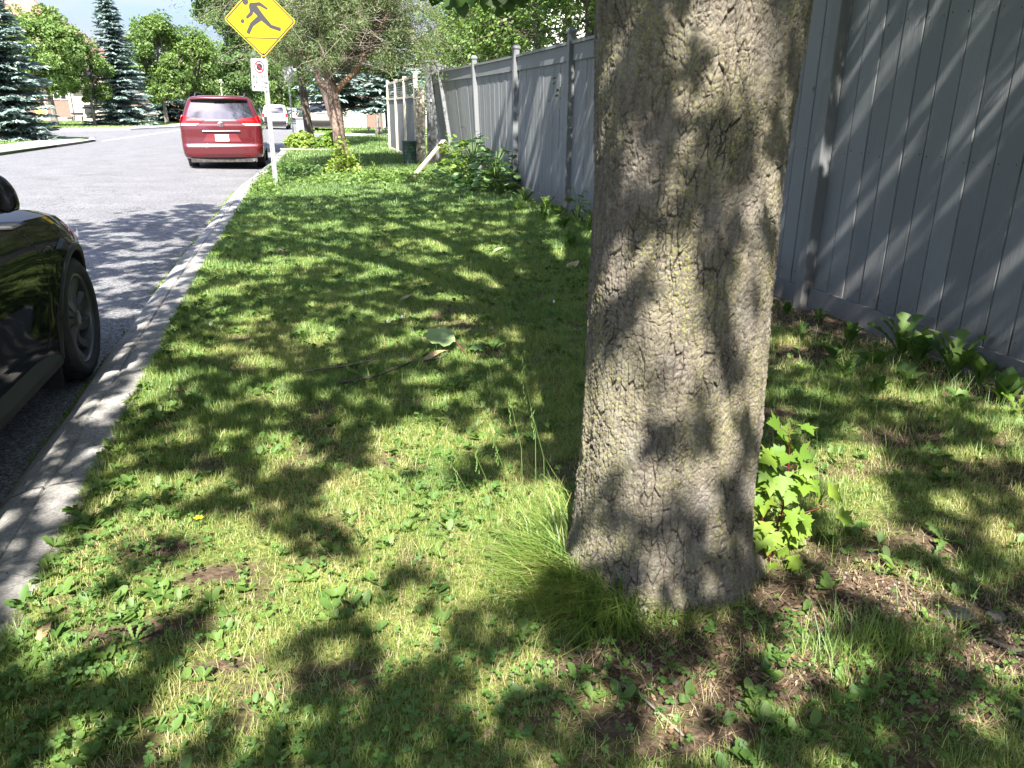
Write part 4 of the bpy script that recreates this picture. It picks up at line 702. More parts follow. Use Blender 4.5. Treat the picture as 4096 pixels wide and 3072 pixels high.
# ------------------------------------------------------------------ text helper
def text_mesh(s, size, weight=0.0, align='CENTER'):
    cu = bpy.data.curves.new('t', 'FONT'); cu.body = s; cu.size = size; cu.align_x = align; cu.align_y = 'CENTER'; cu.offset = weight; cu.extrude = .0006; cu.resolution_u = 3
    ob = bpy.data.objects.new('t', cu); COL.objects.link(ob); dg = bpy.context.evaluated_depsgraph_get(); me = bpy.data.meshes.new_from_object(ob.evaluated_get(dg))
    bpy.data.objects.remove(ob); V = np.array([v.co[:] for v in me.vertices]); F = [tuple(p.vertices) for p in me.polygons]; bpy.data.meshes.remove(me); return V, F
def put_text(b, s, size, fn, weight=0.0, sx=1.0):
    V, F = text_mesh(s, size, weight); b.add([fn(x * sx, y, z) for x, y, z in V], F)
# ------------------------------------------------------------------ playground sign on its post
SX, SY, SZ, SA = -.555, 15.0, 2.915, .588
sg = empty('street_sign', (-.55, 15.03, .15), 'yellow diamond sign with a black running child above a white no stopping sign', 'street sign')
pr = [(-.04, 0), (-.022, 0), (-.014, .026), (.014, .026), (.022, 0), (.04, 0), (.04, .004), (.026, .004), (.018, .032), (-.018, .032), (-.026, .004), (-.04, .004)]
b = MB(); b.prism(pr, .05, 3.6, lambda x, y, d: (-.548 + x - (d - .15) * .004, 15.012 + y, d)); b.build('post', M['galv'], sg)
def dia(a, r, n=6):
    P = []
    for k in range(4):
        an = k * math.pi / 2; c = (math.cos(an) * (a - r * math.sqrt(2)), math.sin(an) * (a - r * math.sqrt(2)))
        for i in range(n + 1): t = an - math.pi / 4 + (math.pi / 2) * i / n; P.append((c[0] + r * math.cos(t), c[1] + r * math.sin(t)))
    return P
fr = lambda x, y, d: (SX + x, SY - d, SZ + y)
b = MB(); b.prism(dia(SA, .045), -.004, 0, fr); b.build('diamond_panel', M['yellow'], sg)
b = MB(); o_, i_ = dia(SA - .022, .04), dia(SA - .047, .032); n = len(o_)
b.add([fr(x, y, .0022) for x, y in o_] + [fr(x, y, .0022) for x, y in i_], [(k, (k + 1) % n, n + (k + 1) % n, n + k) for k in range(n)])
def c2s(x, y):
    y2 = y - .0129 * (x - 587); return ((x - 587 - 58 * (y2 - 337) / 628) / 582 * SA, -(y2 - 337) / 628 * SA)
FIG = [[(420, 55), (580, 38), (707, 135), (697, 165), (575, 100), (530, 98), (640, 250), (603, 342), (543, 270), (475, 200), (418, 205), (403, 100)], [(418, 205), (475, 200), (463, 250), (382, 320), (353, 288)],
       [(640, 250), (770, 408), (922, 455), (918, 518), (745, 460), (603, 342)], [(543, 270), (603, 342), (475, 437), (412, 577), (363, 542), (425, 385)], [(345, 622), (885, 630), (872, 645), (362, 638)],
       [(350 + 46 * math.cos(t * .35), 38 + 52 * math.sin(t * .35)) for t in range(18)], [(303 + 29 * math.cos(t * .35), 357 + 34 * math.sin(t * .35)) for t in range(18)]]
for P in FIG: b.add([fr(*c2s(x, y), .0022) for x, y in P], [tuple(range(len(P)))])
b.build('diamond_emblem', M['black'], sg)
b = MB(); b.lathe([(.0, .012), (.010, .010), (.012, .002), (.012, 0)], (0, 0, 0), 'z', 10, Matrix.Translation((0, 0, 0)))
for t in (-.52, .40): MB().add([(SX + 0 + p[0], SY - .002 - p[2], SZ + t + p[1]) for p in b.v], b.f).build('bolt', M['chrome'], sg)
def rrect(w_, h, r, n=5):
    P = []
    for cx, cy, a0 in ((w_ - r, h - r, 0), (-w_ + r, h - r, 90), (-w_ + r, -h + r, 180), (w_ - r, -h + r, 270)):
        for i in range(n + 1): t = R(a0 + 90 * i / n); P.append((cx + r * math.cos(t), cy + r * math.sin(t)))
    return P
RX, RZ, RW, RH = -.648, 2.052, .136, .262; tl = -.05
fr2 = lambda x, y, d: (RX + x * math.cos(tl) - y * math.sin(tl), SY - .002 - d + x * .25, RZ + y * math.cos(tl) + x * math.sin(tl) * .3)
b = MB(); b.prism(rrect(RW, RH, .025), -.003, 0, fr2); b.build('no_stopping_panel', M['white'], sg)
b = MB(); o_, i_ = rrect(RW - .008, RH - .008, .02), rrect(RW - .0105, RH - .0105, .018); n = len(o_); b.add([fr2(x, y, .002) for x, y in o_] + [fr2(x, y, .002) for x, y in i_], [(k, (k + 1) % n, n + (k + 1) % n, n + k) for k in range(n)])
cy0 = .128; oct_ = [(.052 * math.cos(R(22.5 + 45 * k)), cy0 + .060 * math.sin(R(22.5 + 45 * k))) for k in range(8)]; b.add([fr2(x, y, .0022) for x, y in oct_], [tuple(range(8))])
b.add([fr2(x, y, .0022) for x, y in ((-.004, cy0 + .06), (.004, cy0 + .06), (.004, cy0 + .085), (-.004, cy0 + .085))], [(0, 1, 2, 3)])
for yy, A_, B_, m1, m2 in ((-.035, '8', '9', 'AM', 'AM'), (-.112, '2', '3', 'PM', 'PM')):
    h1 = '00' if A_ == '8' else '30'
    for x, s, sz, dy in ((-.098, A_, .075, 0), (-.058, h1, .034, .014), (-.058, m1, .030, -.014), (.0, '-', .09, 0), (.034, B_, .075, 0), (.078, h1, .034, .014), (.078, m2, .030, -.014)):
        put_text(b, s, sz, lambda px, py, pz, x=x, dy=dy, yy=yy: fr2(x + px, yy + dy + py, .0022 + pz), .0012 if sz > .05 else .0008, .92)
for s, yy in (('MON - FRI', -.182), ('LUN - VEN', -.212)): put_text(b, s, .030, lambda px, py, pz, yy=yy: fr2(px, yy + py, .0022 + pz), .0009, .85)
for sgn in (-1, 1): b.add([fr2(sgn * x, -.197 + y, .0022) for x, y in ((.112, 0), (.090, .028), (.090, .010), (.074, .010), (.074, -.010), (.090, -.010), (.090, -.028))], [tuple(range(7))])
b.build('no_stopping_lettering', M['black'], sg, fix=False)
b = MB(); n = 40
ring = lambda r1, r2: [(r1 * math.cos(2 * math.pi * k / n), cy0 + r2 * math.sin(2 * math.pi * k / n)) for k in range(n)]
b.add([fr2(x, y, .0034) for x, y in ring(.083, .098)] + [fr2(x, y, .0034) for x, y in ring(.067, .081)], [(k, (k + 1) % n, n + (k + 1) % n, n + k) for k in range(n)])
b.add([fr2(x, y, .0035) for x, y in ((-.056, cy0 + .045), (-.044, cy0 + .058), (.056, cy0 - .045), (.044, cy0 - .058))], [(0, 1, 2, 3)]); b.build('no_stopping_circle', M['signred'], sg, fix=False)
MB().box(-.60, -.50, SY + .004, SY + .011, 1.93, 1.955).build('bracket', M['galv'], sg)

# ------------------------------------------------------------------ wheels
def make_wheel(parent, c, R_, W_, out, spokes=10, rim_r=.74, detail=True, twist=.35):
    """wheel centre c (centre of the tyre), outer face towards out (+1/-1 in x), local space of parent"""
    cx, cy, cz = c; h = W_ / 2
    b = MB(); b.lathe([(R_ * rim_r, -h * .9), (R_ * .9, -h), (R_ * .985, -h * .8), (R_, -h * .45), (R_, h * .45), (R_ * .985, h * .8), (R_ * .9, h), (R_ * .80, h * .98), (R_ * rim_r, h * .86)], c, 'x', 64)
    t = b.build('tyre', M['rubber'], parent, smooth=True, world=False)
    if detail:
        b = MB()
        for k in range(72):
            a = 2 * math.pi * k / 72
            for x0, x1, sk in ((-.82, -.46, .03), (-.38, -.03, -.03), (.03, .38, .03), (.46, .82, -.03)):
                P = []
                for x, da in ((x0, 0), (x1, sk), (x1, sk + .05), (x0, .05)):
                    for rr_ in (R_ * .985, R_ * 1.012 - (.012 * R_ if abs(x) > .7 else 0)): P.append((cx + x * h, cy + rr_ * math.cos(a + da), cz + rr_ * math.sin(a + da)))
                b.add(P, [(1, 3, 5, 7), (0, 1, 3, 2), (2, 3, 5, 4), (4, 5, 7, 6), (6, 7, 1, 0)])
        b.build('tread', M['rubber'], t, world=False)
    xo = cx + out * h * .82; rr_ = R_ * rim_r; b = MB()
    b.lathe([(rr_, xo + out * .004), (rr_ * .96, xo + out * .008), (rr_ * .94, xo - out * .01), (rr_ * .92, xo - out * .09)], (0, cy, cz), 'x', 48)
    rm = b.build('rim', M['rim'], parent, smooth=True, world=False)
    b = MB(); b.lathe([(rr_ * .93, xo - out * .10), (0.01, xo - out * .10)], (0, cy, cz), 'x', 32); b.build('brake_disc', M['plastic'], rm, world=False)
    b = MB(); b.lathe([(rr_ * .20, xo - out * .05), (rr_ * .19, xo - out * .012), (rr_ * .13, xo - out * .004), (.001, xo - out * .004)], (0, cy, cz), 'x', 24)
    for k in range(spokes):
        a0 = 2 * math.pi * k / spokes; G = []
        for i in range(7):
            u = i / 6; r0 = rr_ * (.14 + .81 * u); a = a0 + twist * u * u; wd = (.20 + .02 * u) / (1 if spokes > 8 else .55) * (.35 + .75 * u) if False else rr_ * (.075 + .085 * u) / r0
            x = xo - out * (.012 + .03 * math.sin(u * 3.0))
            G.append([(x - out * .018, cy + r0 * math.cos(a - wd), cz + r0 * math.sin(a - wd)), (x, cy + r0 * math.cos(a - wd * .8), cz + r0 * math.sin(a - wd * .8)), (x + out * .004, cy + r0 * math.cos(a + wd * .6), cz + r0 * math.sin(a + wd * .6)), (x - out * .022, cy + r0 * math.cos(a + wd), cz + r0 * math.sin(a + wd))])
        b.grid(G)
    b.build('spokes', M['rim'], rm, smooth=False, world=False)
# ------------------------------------------------------------------ cars built from horizontal slices (rear bumper at y=0, nose towards +y)
def rr_outline(w_, y0, y1, r, bow=.05, nb=10, nc=6, ns=18):
    P = []
    def rear(x): return y0 + bow * (x / w_) ** 2
    for i in range(nb): x = (w_ - r) * i / nb; P.append((x, rear(x)))
    for i in range(nc + 1): t = -math.pi / 2 + (math.pi / 2) * i / nc; P.append((w_ - r + r * math.cos(t), rear(w_ - r) + r + r * math.sin(t)))
    ya = rear(w_ - r) + r; rf = min(r * 2.2, w_ * .6); yb = y1 - rf
    for i in range(1, ns): P.append((w_, ya + (yb - ya) * i / ns))
    for i in range(nc + 1): t = (math.pi / 2) * i / nc; P.append((w_ - rf + rf * math.cos(t), yb + rf * math.sin(t)))
    for i in range(1, nb + 1): P.append(((w_ - rf) * (1 - i / nb), y1))
    return P + [(-x, y) for x, y in P[-2:0:-1]]
class SliceCar:
    def __init__(s, name, loc, rz_, label, cat, sl, paint, bow=.05, group=None):
        s.e = empty(name, loc, label, cat, group, rz_); s.sl = sl; s.bow = bow; s.z = [a[0] for a in sl]
        zs = sorted(set([round(z, 3) for z in np.linspace(sl[0][0], sl[-1][0], 40)] + s.z)); G = []
        for z in zs: y0, y1, w_, r = s.at(z); G.append([(x, y, z) for x, y in rr_outline(w_, y0, y1, r, bow)])
        b = MB().grid(G, True); n = len(G[0]); k = len(G); b.f.append(tuple(range(n - 1, -1, -1))); b.f.append(tuple((k - 1) * n + i for i in range(n))); b.mi += [0, 0]
        s.body = smooth_by_angle(b.build('body', paint, s.e, world=False), 32)
    def at(s, z): return [float(np.interp(z, s.z, [a[i] for a in s.sl])) for i in (1, 2, 3, 4)]
    def rear(s, x, z, off=.006):
        y0, y1, w_, r = s.at(z); xa = abs(x); y = y0 + s.bow * (min(xa, w_ - r) / w_) ** 2
        if xa > w_ - r: d = min(xa - (w_ - r), r * .999); y += r - math.sqrt(r * r - d * d)
        return (x, y - off, z)
    def rpatch(s, name, rows, m, off=.006, parent=None, n=14):
        """rows: (z, xleft, xright)"""
        zz = []; 
        for a, c in zip(rows[:-1], rows[1:]):
            for t in np.linspace(0, 1, 5)[:-1]: zz.append([a[i] + (c[i] - a[i]) * t for i in range(3)])
        zz.append(rows[-1]); G = [[s.rear(l + (r - l) * j / n, z, off) for j in range(n + 1)] for z, l, r in zz]
        return MB().grid(G).build(name, m, parent or s.e, smooth=True, world=False, fix=False)
    def spatch(s, name, poly, m, side=1, off=.006, parent=None):
        """poly rows (z, ya, yb) on the flank"""
        G = []
        for a, c in zip(poly[:-1], poly[1:]):
            for t in np.linspace(0, 1, 4)[:-1]: G.append([a[i] + (c[i] - a[i]) * t for i in range(3)])
        G.append(poly[-1]); return MB().grid([[(side * (s.at(z)[2] + off), ya + (yb - ya) * j / 8, z) for j in range(9)] for z, ya, yb in G]).build(name, m, parent or s.e, smooth=True, world=False, fix=False)
    def wheels(s, ys, R_, W_, half):
        for sd_ in (-1, 1):
            for y in ys:
                e = bpy.data.objects.new('wheel', None); COL.objects.link(e); e.parent = s.e; make_wheel(e, (sd_ * (half - W_ / 2), y, R_), R_, W_, sd_, spokes=7, rim_r=.68, detail=False, twist=0)
                n = 28; rr_ = R_ * 1.17; x = sd_ * (half + .001); P = [(x, y + rr_ * math.cos(math.pi * 1.09 - (math.pi * 1.18) * k / n), R_ + rr_ * math.sin(math.pi * 1.09 - math.pi * 1.18 * k / n)) for k in range(n + 1)]
                MB().add(P, [tuple(range(n + 1))]).build('wheel_arch', M['plastic'], s.e, world=False)
van = SliceCar('minivan', (-1.99, 21.6, .0), R(1.0), 'dark red minivan parked at the kerb with its rear towards us', 'minivan',
   [(.27, .16, 4.85, .86, .22), (.32, .05, 4.97, .94, .20), (.40, .01, 5.03, .965, .18), (.55, 0, 5.06, .975, .16), (.60, .015, 5.06, .98, .15), (.64, .045, 5.03, .982, .14), (.80, .06, 4.98, .985, .14), (1.0, .065, 4.85, .985, .14), (1.08, .075, 4.6, .98, .14), (1.13, .09, 4.1, .965, .14), (1.20, .105, 3.95, .945, .14), (1.45, .20, 3.4, .865, .15), (1.65, .28, 3.0, .79, .16), (1.70, .30, 2.9, .765, .17), (1.76, .34, 2.7, .72, .2), (1.80, .50, 2.45, .60, .3), (1.815, .9, 2.1, .40, .35)], M['red_paint'])
van.rpatch('rear_window', [(1.235, -.60, .60), (1.26, -.80, .80), (1.45, -.755, .755), (1.66, -.66, .66), (1.69, -.63, .63)], M['glass'])
b = MB(); G = []
for z, yo in ((1.70, .30), (1.715, .16), (1.75, .15), (1.79, .24), (1.80, .55)): G.append([(x, yo + .10 * (x / .7) ** 2, z - .03 * (abs(x) / .7) ** 3) for x in np.linspace(-.68, .68, 15)])
b.grid(G); b.build('spoiler', M['red_paint'], van.e, smooth=True, world=False)
MB().box(-.13, .13, .143, .16, 1.72, 1.745).build('brake_light', M['plastic'], van.e, world=False)
for s_ in (-1, 1):
    lr = [(1.145, .50, .975), (1.20, .42, .975), (1.235, .36, .965), (1.30, .83, .94), (1.335, .90, .93)]
    van.rpatch('tail_light', [(z, min(s_ * a, s_ * c), max(s_ * a, s_ * c)) for z, a, c in lr], M['tail_red'], .014)
    lr = [(1.085, .60, .97), (1.10, .56, .972), (1.143, .50, .972)]
    van.rpatch('tail_light_lower_lens', [(z, min(s_ * a, s_ * c), max(s_ * a, s_ * c)) for z, a, c in lr], M['tail_clear'], .013)
    van.spatch('tail_light_side', [(1.145, .18, .42), (1.22, .18, .52), (1.32, .2, .30)], M['tail_red'], s_, .006); van.spatch('tail_light_side_lens', [(1.07, .18, .36), (1.142, .18, .42)], M['tail_clear'], s_, .005)
    van.rpatch('reflector', [(.375, min(s_ * .50, s_ * .74), max(s_ * .50, s_ * .74)), (.40, min(s_ * .50, s_ * .74), max(s_ * .50, s_ * .74))], M['tail_red'], .008)
    van.spatch('side_window', [(1.17, .55, 3.72), (1.3, .50, 3.45), (1.60, .62, 2.85), (1.63, .75, 2.75)], M['glass'], s_, .004)
    van.spatch('door_seam', [(.35, 1.75, 1.762), (1.15, 1.75, 1.762)], M['plastic'], s_, .003); van.spatch('door_seam', [(.35, 2.75, 2.762), (1.62, 2.75, 2.762)], M['plastic'], s_, .005); van.spatch('door_seam', [(.35, 3.75, 3.762), (1.12, 3.75, 3.762)], M['plastic'], s_, .003)
    van.spatch('slide_rail', [(.98, .35, 1.75), (1.0, .35, 1.75)], M['plastic'], s_, .003); van.spatch('door_handle', [(.98, 1.85, 2.05), (1.01, 1.85, 2.05)], M['chrome'], s_, .012)
    MB().bbox(s_ * .97 if s_ > 0 else -1.19, 1.19 if s_ > 0 else -.97, 3.42, 3.56, 1.10, 1.28, .02).build('mirror', M['plastic'], van.e, world=False)
    MB().tube([(s_ * .60, .75, 1.795), (s_ * .60, .85, 1.85), (s_ * .60, 1.1, 1.875), (s_ * .60, 2.7, 1.875), (s_ * .60, 2.9, 1.79)], [.02, .022, .02, .02, .015], 8).build('roof_rail', M['plastic'], van.e, world=False, smooth=True)
    MB().box(s_ * .82 - .12, s_ * .82 + .12, .98, 1.0, .13, .34).build('mudflap', M['plastic'], van.e, world=False)
van.rpatch('number_plate', [(.715, -.165, .165), (.875, -.165, .165)], M['plate'], .016)
b = MB(); put_text(b, 'CKJD 797', .10, lambda x, y, z: (x, van.rear(0, .79)[1] - .014 - z, .79 + y), .002, .80); b.build('plate_text', M['plate_blue'], van.e, world=False, fix=False)
van.rpatch('plate_recess', [(.70, -.46, .46), (.80, -.40, .40), (.90, -.34, .34), (.93, -.36, .36)], pmat('red_car_paint_matt', (.12, .008, .014), .5), .004)
b = MB(); b.grid([[van.rear(x, z, o_) for x in np.linspace(-.45, .45, 9)] for z, o_ in ((.92, .004), (.925, .03), (.955, .036), (.985, .004))]); b.build('handle_trim', M['red_paint'], van.e, smooth=True, world=False, fix=False)
van.rpatch('hatch_seam', [(.607, -.80, .80), (.622, -.80, .80)], M['chrome'], .006)
for s_ in (-1, 1): van.rpatch('hatch_gap', [(.62, s_ * .80 - .005, s_ * .80 + .005), (1.06, s_ * .82 - .005, s_ * .82 + .005)], M['plastic'], .004, n=2)
b = MB(); n = 36
def ell(cx, cz, a, c, o_=.012, w_=.012):
    b.add([van.rear(cx + a * math.cos(2 * math.pi * k / n), cz + c * math.sin(2 * math.pi * k / n), o_) for k in range(n)] + [van.rear(cx + (a - w_) * math.cos(2 * math.pi * k / n), cz + (c - w_) * math.sin(2 * math.pi * k / n), o_ + .004) for k in range(n)], [(k, (k + 1) % n, n + (k + 1) % n, n + k) for k in range(n)])
ell(0, 1.115, .082, .058); ell(0, 1.13, .048, .022, .014, .008); ell(0, 1.112, .025, .052, .015, .008); b.build('emblem', M['chrome'], van.e, world=False, fix=False)
b = MB(); put_text(b, 'LE', .05, lambda x, y, z: (.70 + x, van.rear(.7, .67)[1] - .004 - z, .67 + y), .002); b.build('badge', M['chrome'], van.e, world=False, fix=False)
MB().box(-.80, .80, .10, 4.9, .20, .30).build('underbody', M['under'], van.e, world=False); MB().tube([(.72, .55, .245), (.72, .04, .245)], .032, 12).build('exhaust', M['chrome'], van.e, world=False)
b = MB(); b.tube([(-.1, .45, .26), (.35, .45, .25)], .09, 10); b.tube([(-.75, 1.15, .30), (.75, 1.15, .30)], .035, 8); b.build('axle_and_muffler', M['under'], van.e, world=False, smooth=True)
van.wheels((1.15, 4.12), .335, .225, .965)

def suvcar(name, loc, rz_, label, cat, paint, H=1.72, W=.94, L_=4.6, glass=True, low=M['plastic'], boxy=1.0):
    k = H / 1.72; c = SliceCar(name, loc, rz_, label, cat, [(.30 * k, .06, L_ - .08, W - .03, .14), (.50 * k, 0, L_, W, .13), (.62 * k, .02, L_, W, .12), (.95 * k, .04, L_ - .12, W, .12), (1.02 * k, .05, L_ - .35, W - .01, .12), (1.08 * k, .06, L_ - 1.25, W - .02, .12), (1.35 * k, .06 + .10 * boxy, L_ - 1.65, W - .09, .13), (1.60 * k, .12 + .16 * boxy, L_ - 1.95, W - .16, .15), (1.68 * k, .2 + .18 * boxy, L_ - 2.2, W - .22, .2), (1.72 * k, .4 + .2 * boxy, L_ - 2.5, W - .4, .3)], paint)
    c.rpatch('rear_window', [(1.12 * k, -W + .24, W - .24), (1.5 * k, -W + .30, W - .30), (1.56 * k, -W + .34, W - .34)], M['glass'])
    for s_ in (-1, 1):
        a, d = sorted((s_ * (W - .17), s_ * (W - .02))); c.rpatch('tail_light', [(.86 * k, a, d), (1.10 * k, a, d)], M['tail_red'], .012); c.spatch('side_window', [(1.12 * k, .5, L_ - 1.45), (1.5 * k, .6, L_ - 1.95)], M['glass'], s_, .004)
        MB().bbox(*sorted((s_ * W, s_ * (W + .2))), L_ - 1.75, L_ - 1.6, 1.04 * k, 1.2 * k, .02).build('mirror', M['plastic'], c.e, world=False)
    c.rpatch('number_plate', [(.80 * k, -.16, .16), (.93 * k, -.16, .16)], M['plate'], .014); c.rpatch('bumper', [(.32 * k, -W + .06, W - .06), (.60 * k, -W + .03, W - .03)], low, .014)
    c.rpatch('plate_trim', [(.96 * k, -.30, .30), (1.0 * k, -.30, .30)], M['plastic'], .012)
    MB().box(-W + .12, W - .12, .1, L_ - .1, .2, .34).build('underbody', M['under'], c.e, world=False)
    c.wheels((.95, L_ - .92), .34, .22, W - .01); return c
suvcar('parked_suv', (-1.95, 64.0, .02), R(-2), 'white suv parked facing away far down the street', 'suv', M['white_paint'], 1.78, .92)
suvcar('parked_car', (-4.6, 84, .05), R(0), 'dark car in the distance to the left of the white suv', 'car', M['blue_paint'], 1.5, .9, 4.5)
suvcar('parked_car', (1.25, 56.2, .12), R(-8), 'beige van standing sideways on the driveway behind the pine trunk', 'van', M['beige_paint'], 1.95, .98, 5.0, boxy=.4)
suvcar('parked_car', (-1.3, 90, .12), R(-15), 'silver grey car beyond the white suv under the spruce', 'car', M['galv'], 1.5, .9, 4.4)

# ------------------------------------------------------------------ black car at the kerb beside us
ce_ = empty('black_car', (-2.26, 3.3, 0.01), 'glossy black car parked at the kerb showing its front wheel and fender', 'car')
YF = 5.68; WH = .955; s_w, s_r, AR, WR = .90, 3.79, .392, .345
def cw(s):
    a = np.clip((1.15 - s) / 1.15, 0, 1); r_ = np.clip((s - 3.6) / 1.2, 0, 1); return WH * (1 - .30 * a ** 2.6) * (1 - .16 * r_ ** 2.2)
def ctop(s): return float(np.interp(s, [0, .06, .18, .4, .7, .95, 1.3, 1.6, 2.2, 3.2, 3.9, 4.4, 4.68, 4.75], [.60, .68, .755, .835, .905, .935, .952, .965, .98, 1.0, 1.04, 1.06, 1.0, .9]))
def clow(s):
    z = float(np.interp(s, [0, .25, .5, 4.3, 4.75], [.27, .20, .22, .24, .35]))
    for c0 in (s_w, s_r):
        d = abs(s - c0)
        if d < AR: z = max(z, WR + math.sqrt(AR * AR - d * d))
    return z
def cside(s, z):
    t = np.clip((z - .22) / max(.05, ctop(s) - .22), 0, 1); w_ = cw(s)
    x = w_ - .055 * (1 - t) ** 2 - .015 * math.exp(-((t - .38) / .16) ** 2) * (1.3 < s < 3.4) - .085 * max(0, (t - .72) / .28) ** 2.2
    for c0 in (s_w, s_r):
        d = math.hypot(s - c0, z - WR); x += .022 * math.exp(-((d - AR) / .07) ** 2) + .012 * math.exp(-((d - AR - .1) / .13) ** 2)
    return float(x)
def cwor(sx, s, z): return (-2.26 + sx, YF - s, z + .01)
ss = np.unique(np.concatenate([np.linspace(0, 4.75, 120), np.linspace(s_w - AR - .001, s_w + AR + .001, 60), np.linspace(s_r - AR - .001, s_r + AR + .001, 60), [s_w - AR, s_w + AR, s_r - AR, s_r + AR]]))
for sd_ in (1, -1):
    G = []
    for s in ss:
        a, c = clow(s), ctop(s); G.append([cwor(sd_ * cside(s, a + (c - a) * t), s, a + (c - a) * t) for t in np.linspace(0, 1, 22)])
    o = MB().grid(G).build('side_panel', M['black_paint'], ce_, smooth=True)
    # wheel-arch moulding and liner
    for c0 in (s_w, s_r):
        G = []
        for a in np.linspace(-.12 * math.pi, 1.12 * math.pi, 40):
            row = []
            for rr_ in (AR - .003, AR + .004, AR + .02, AR + .038, AR + .043):
                s, z = c0 - rr_ * math.cos(a), WR + rr_ * math.sin(a); z = max(z, .225); row.append(cwor(sd_ * (cside(s, min(max(z, .225), ctop(s))) + (.006 if AR < rr_ < AR + .04 else -.003)), s, z))
            G.append(row)
        MB().grid(G).build('arch_moulding', M['plastic'], ce_, smooth=True, fix=False)
        G = []
        for a in np.linspace(-.02, math.pi + .02, 24): s, z = c0 - (AR - .001) * math.cos(a), WR + (AR - .001) * math.sin(a); G.append([cwor(sd_ * x, s, z) for x in (cside(s, max(z, .24)) - .003, .55)])
        MB().grid(G).build('arch_liner', M['plastic'], ce_, smooth=True)
        e = bpy.data.objects.new('wheel', None); COL.objects.link(e); e.parent = ce_; e.location = Vector(cwor(0, c0, 0)) - Vector((-2.26, 3.3, .01)); e.location.z = 0
        make_wheel(e, (sd_ * (cside(c0, .74) - .012 - .125), 0, WR), WR, .25, sd_, 10, .745)
    MB().grid([[cwor(sd_ * x, s, z) for s in np.linspace(s_w + AR, s_r - AR, 12)] for x, z in ((.87, .19), (.93, .20), (.935, .245), (.90, .33))]).build('sill', M['plastic'], ce_, smooth=False)
    # panel gaps
    for P in ([(1.50, .97), (1.46, .90), (1.40, .80), (1.37, .70), (1.36, .55), (1.40, .42), (1.47, .33)], [(2.55, .98), (2.50, .8), (2.52, .5), (2.62, .33)]):
        pts = []
        for (a0, b0), (a1, b1) in zip(P[:-1], P[1:]):
            for t in np.linspace(0, 1, 6)[:-1]: pts.append((a0 + (a1 - a0) * t, b0 + (b1 - b0) * t))
        pts.append(P[-1]); G = [[cwor(sd_ * (cside(s + d, z) + o_), s + d, z) for d, o_ in ((-.0035, .0012), (.0035, .0012))] for s, z in pts]; MB().grid(G).build('door_gap', M['nail'], ce_, fix=False)
    b = MB(); T_ = [(1.20, .79), (1.06, .83), (1.02, .815), (1.04, .755), (1.10, .765)]
    b.add([cwor(sd_ * (cside(s, z) + .004), s, z) for s, z in T_] + [cwor(sd_ * (cside(s, z) + .02), s, z) for s, z in [(1.16, .79), (1.075, .815), (1.045, .805), (1.055, .775), (1.09, .775)]], [(0, 1, 6, 5), (1, 2, 7, 6), (2, 3, 8, 7), (3, 4, 9, 8), (4, 0, 5, 9), (5, 6, 7, 8, 9)]); b.build('side_camera', M['plastic'], ce_)
    MB().bbox(*sorted((-2.26 + sd_ * .70, -2.26 + sd_ * .925)), YF - s_w - AR - .045, YF - s_w - AR - .032, .085, .34, .004).build('mudflap', M['plastic'], ce_)
    # mirror: housing with a dark lower shell
    G = []
    for u in np.linspace(0, 1, 9):
        x = .93 + .02 + .10 * u; w_ = .075 * math.sqrt(max(0.02, 1 - (u * .96) ** 4)); h_ = .10 * math.sqrt(max(.02, 1 - (max(0, u - .1) / .92) ** 3))
        G.append([cwor(sd_ * x, 1.84 + .05 * u + w_ * math.cos(a) * (.8 if math.cos(a) > 0 else 1.2), 1.10 + .03 * (1 - u) + h_ * max(math.sin(a), -.55)) for a in np.linspace(0, 2 * math.pi, 21)[:-1]])
    b = MB().grid(G, True); b.f.append(tuple(8 * 20 + i for i in range(20))); b.mi.append(0); mo = b.build('mirror', M['black_paint'], ce_, smooth=True)
    MB().bbox(*sorted((-2.26 + sd_ * .90, -2.26 + sd_ * 1.045)), YF - 1.96, YF - 1.80, 1.0, 1.022, .008).build('mirror_base', M['plastic'], mo)
# hood, nose, windscreen and cabin
G = []
for s in np.linspace(0, 1.55, 30):
    w_ = cside(s, ctop(s)); row = []
    for j in range(21): u = -1 + 2 * j / 20; crest = .028 * math.exp(-((abs(u) - .86) / .10) ** 2) * min(1, s); row.append(cwor(u * w_, s - .10 * (1 - u * u) * max(0, 1 - s / .5), ctop(s) + .045 * (1 - abs(u) ** 2.4) * min(1, s * 2) + (crest if abs(u) < .99 else 0)))
    G.append(row)
MB().grid(G).build('hood', M['black_paint'], ce_, smooth=True)
G = []
for z in np.linspace(.27, .60, 8): w_ = cside(0, z); G.append([cwor(u * w_, -.10 * (1 - u * u) - .03 * math.sin((z - .27) / .33 * 3.1), z) for u in np.linspace(-1, 1, 21)])
MB().grid(G).build('front_bumper', M['black_paint'], ce_, smooth=True)
for sd_ in (1, -1):
    G = [[cwor(sd_ * (cside(s, z) + .004), s, z) for s in np.linspace(.06, .50, 10)] for z in (.66, .70)]; G = [[cwor(sd_ * (cside(s, min(ctop(s) - .02, .60 + .12 * s + dz)) + .004), s, min(ctop(s) - .02, .60 + .30 * s + dz)) for s in np.linspace(.05, .50, 10)] for dz in (0, .05)]
    MB().grid(G).build('headlight', M['tail_clear'], ce_, smooth=True, fix=False)
CAB = [(1.45, .98, .02), (1.9, 1.24, .24), (2.35, 1.46, .30), (2.8, 1.585, .33), (3.2, 1.605, .34), (3.8, 1.53, .35), (4.3, 1.30, .33), (4.68, 1.06, .10)]
gl = MB(); rf = MB(); Gs = []
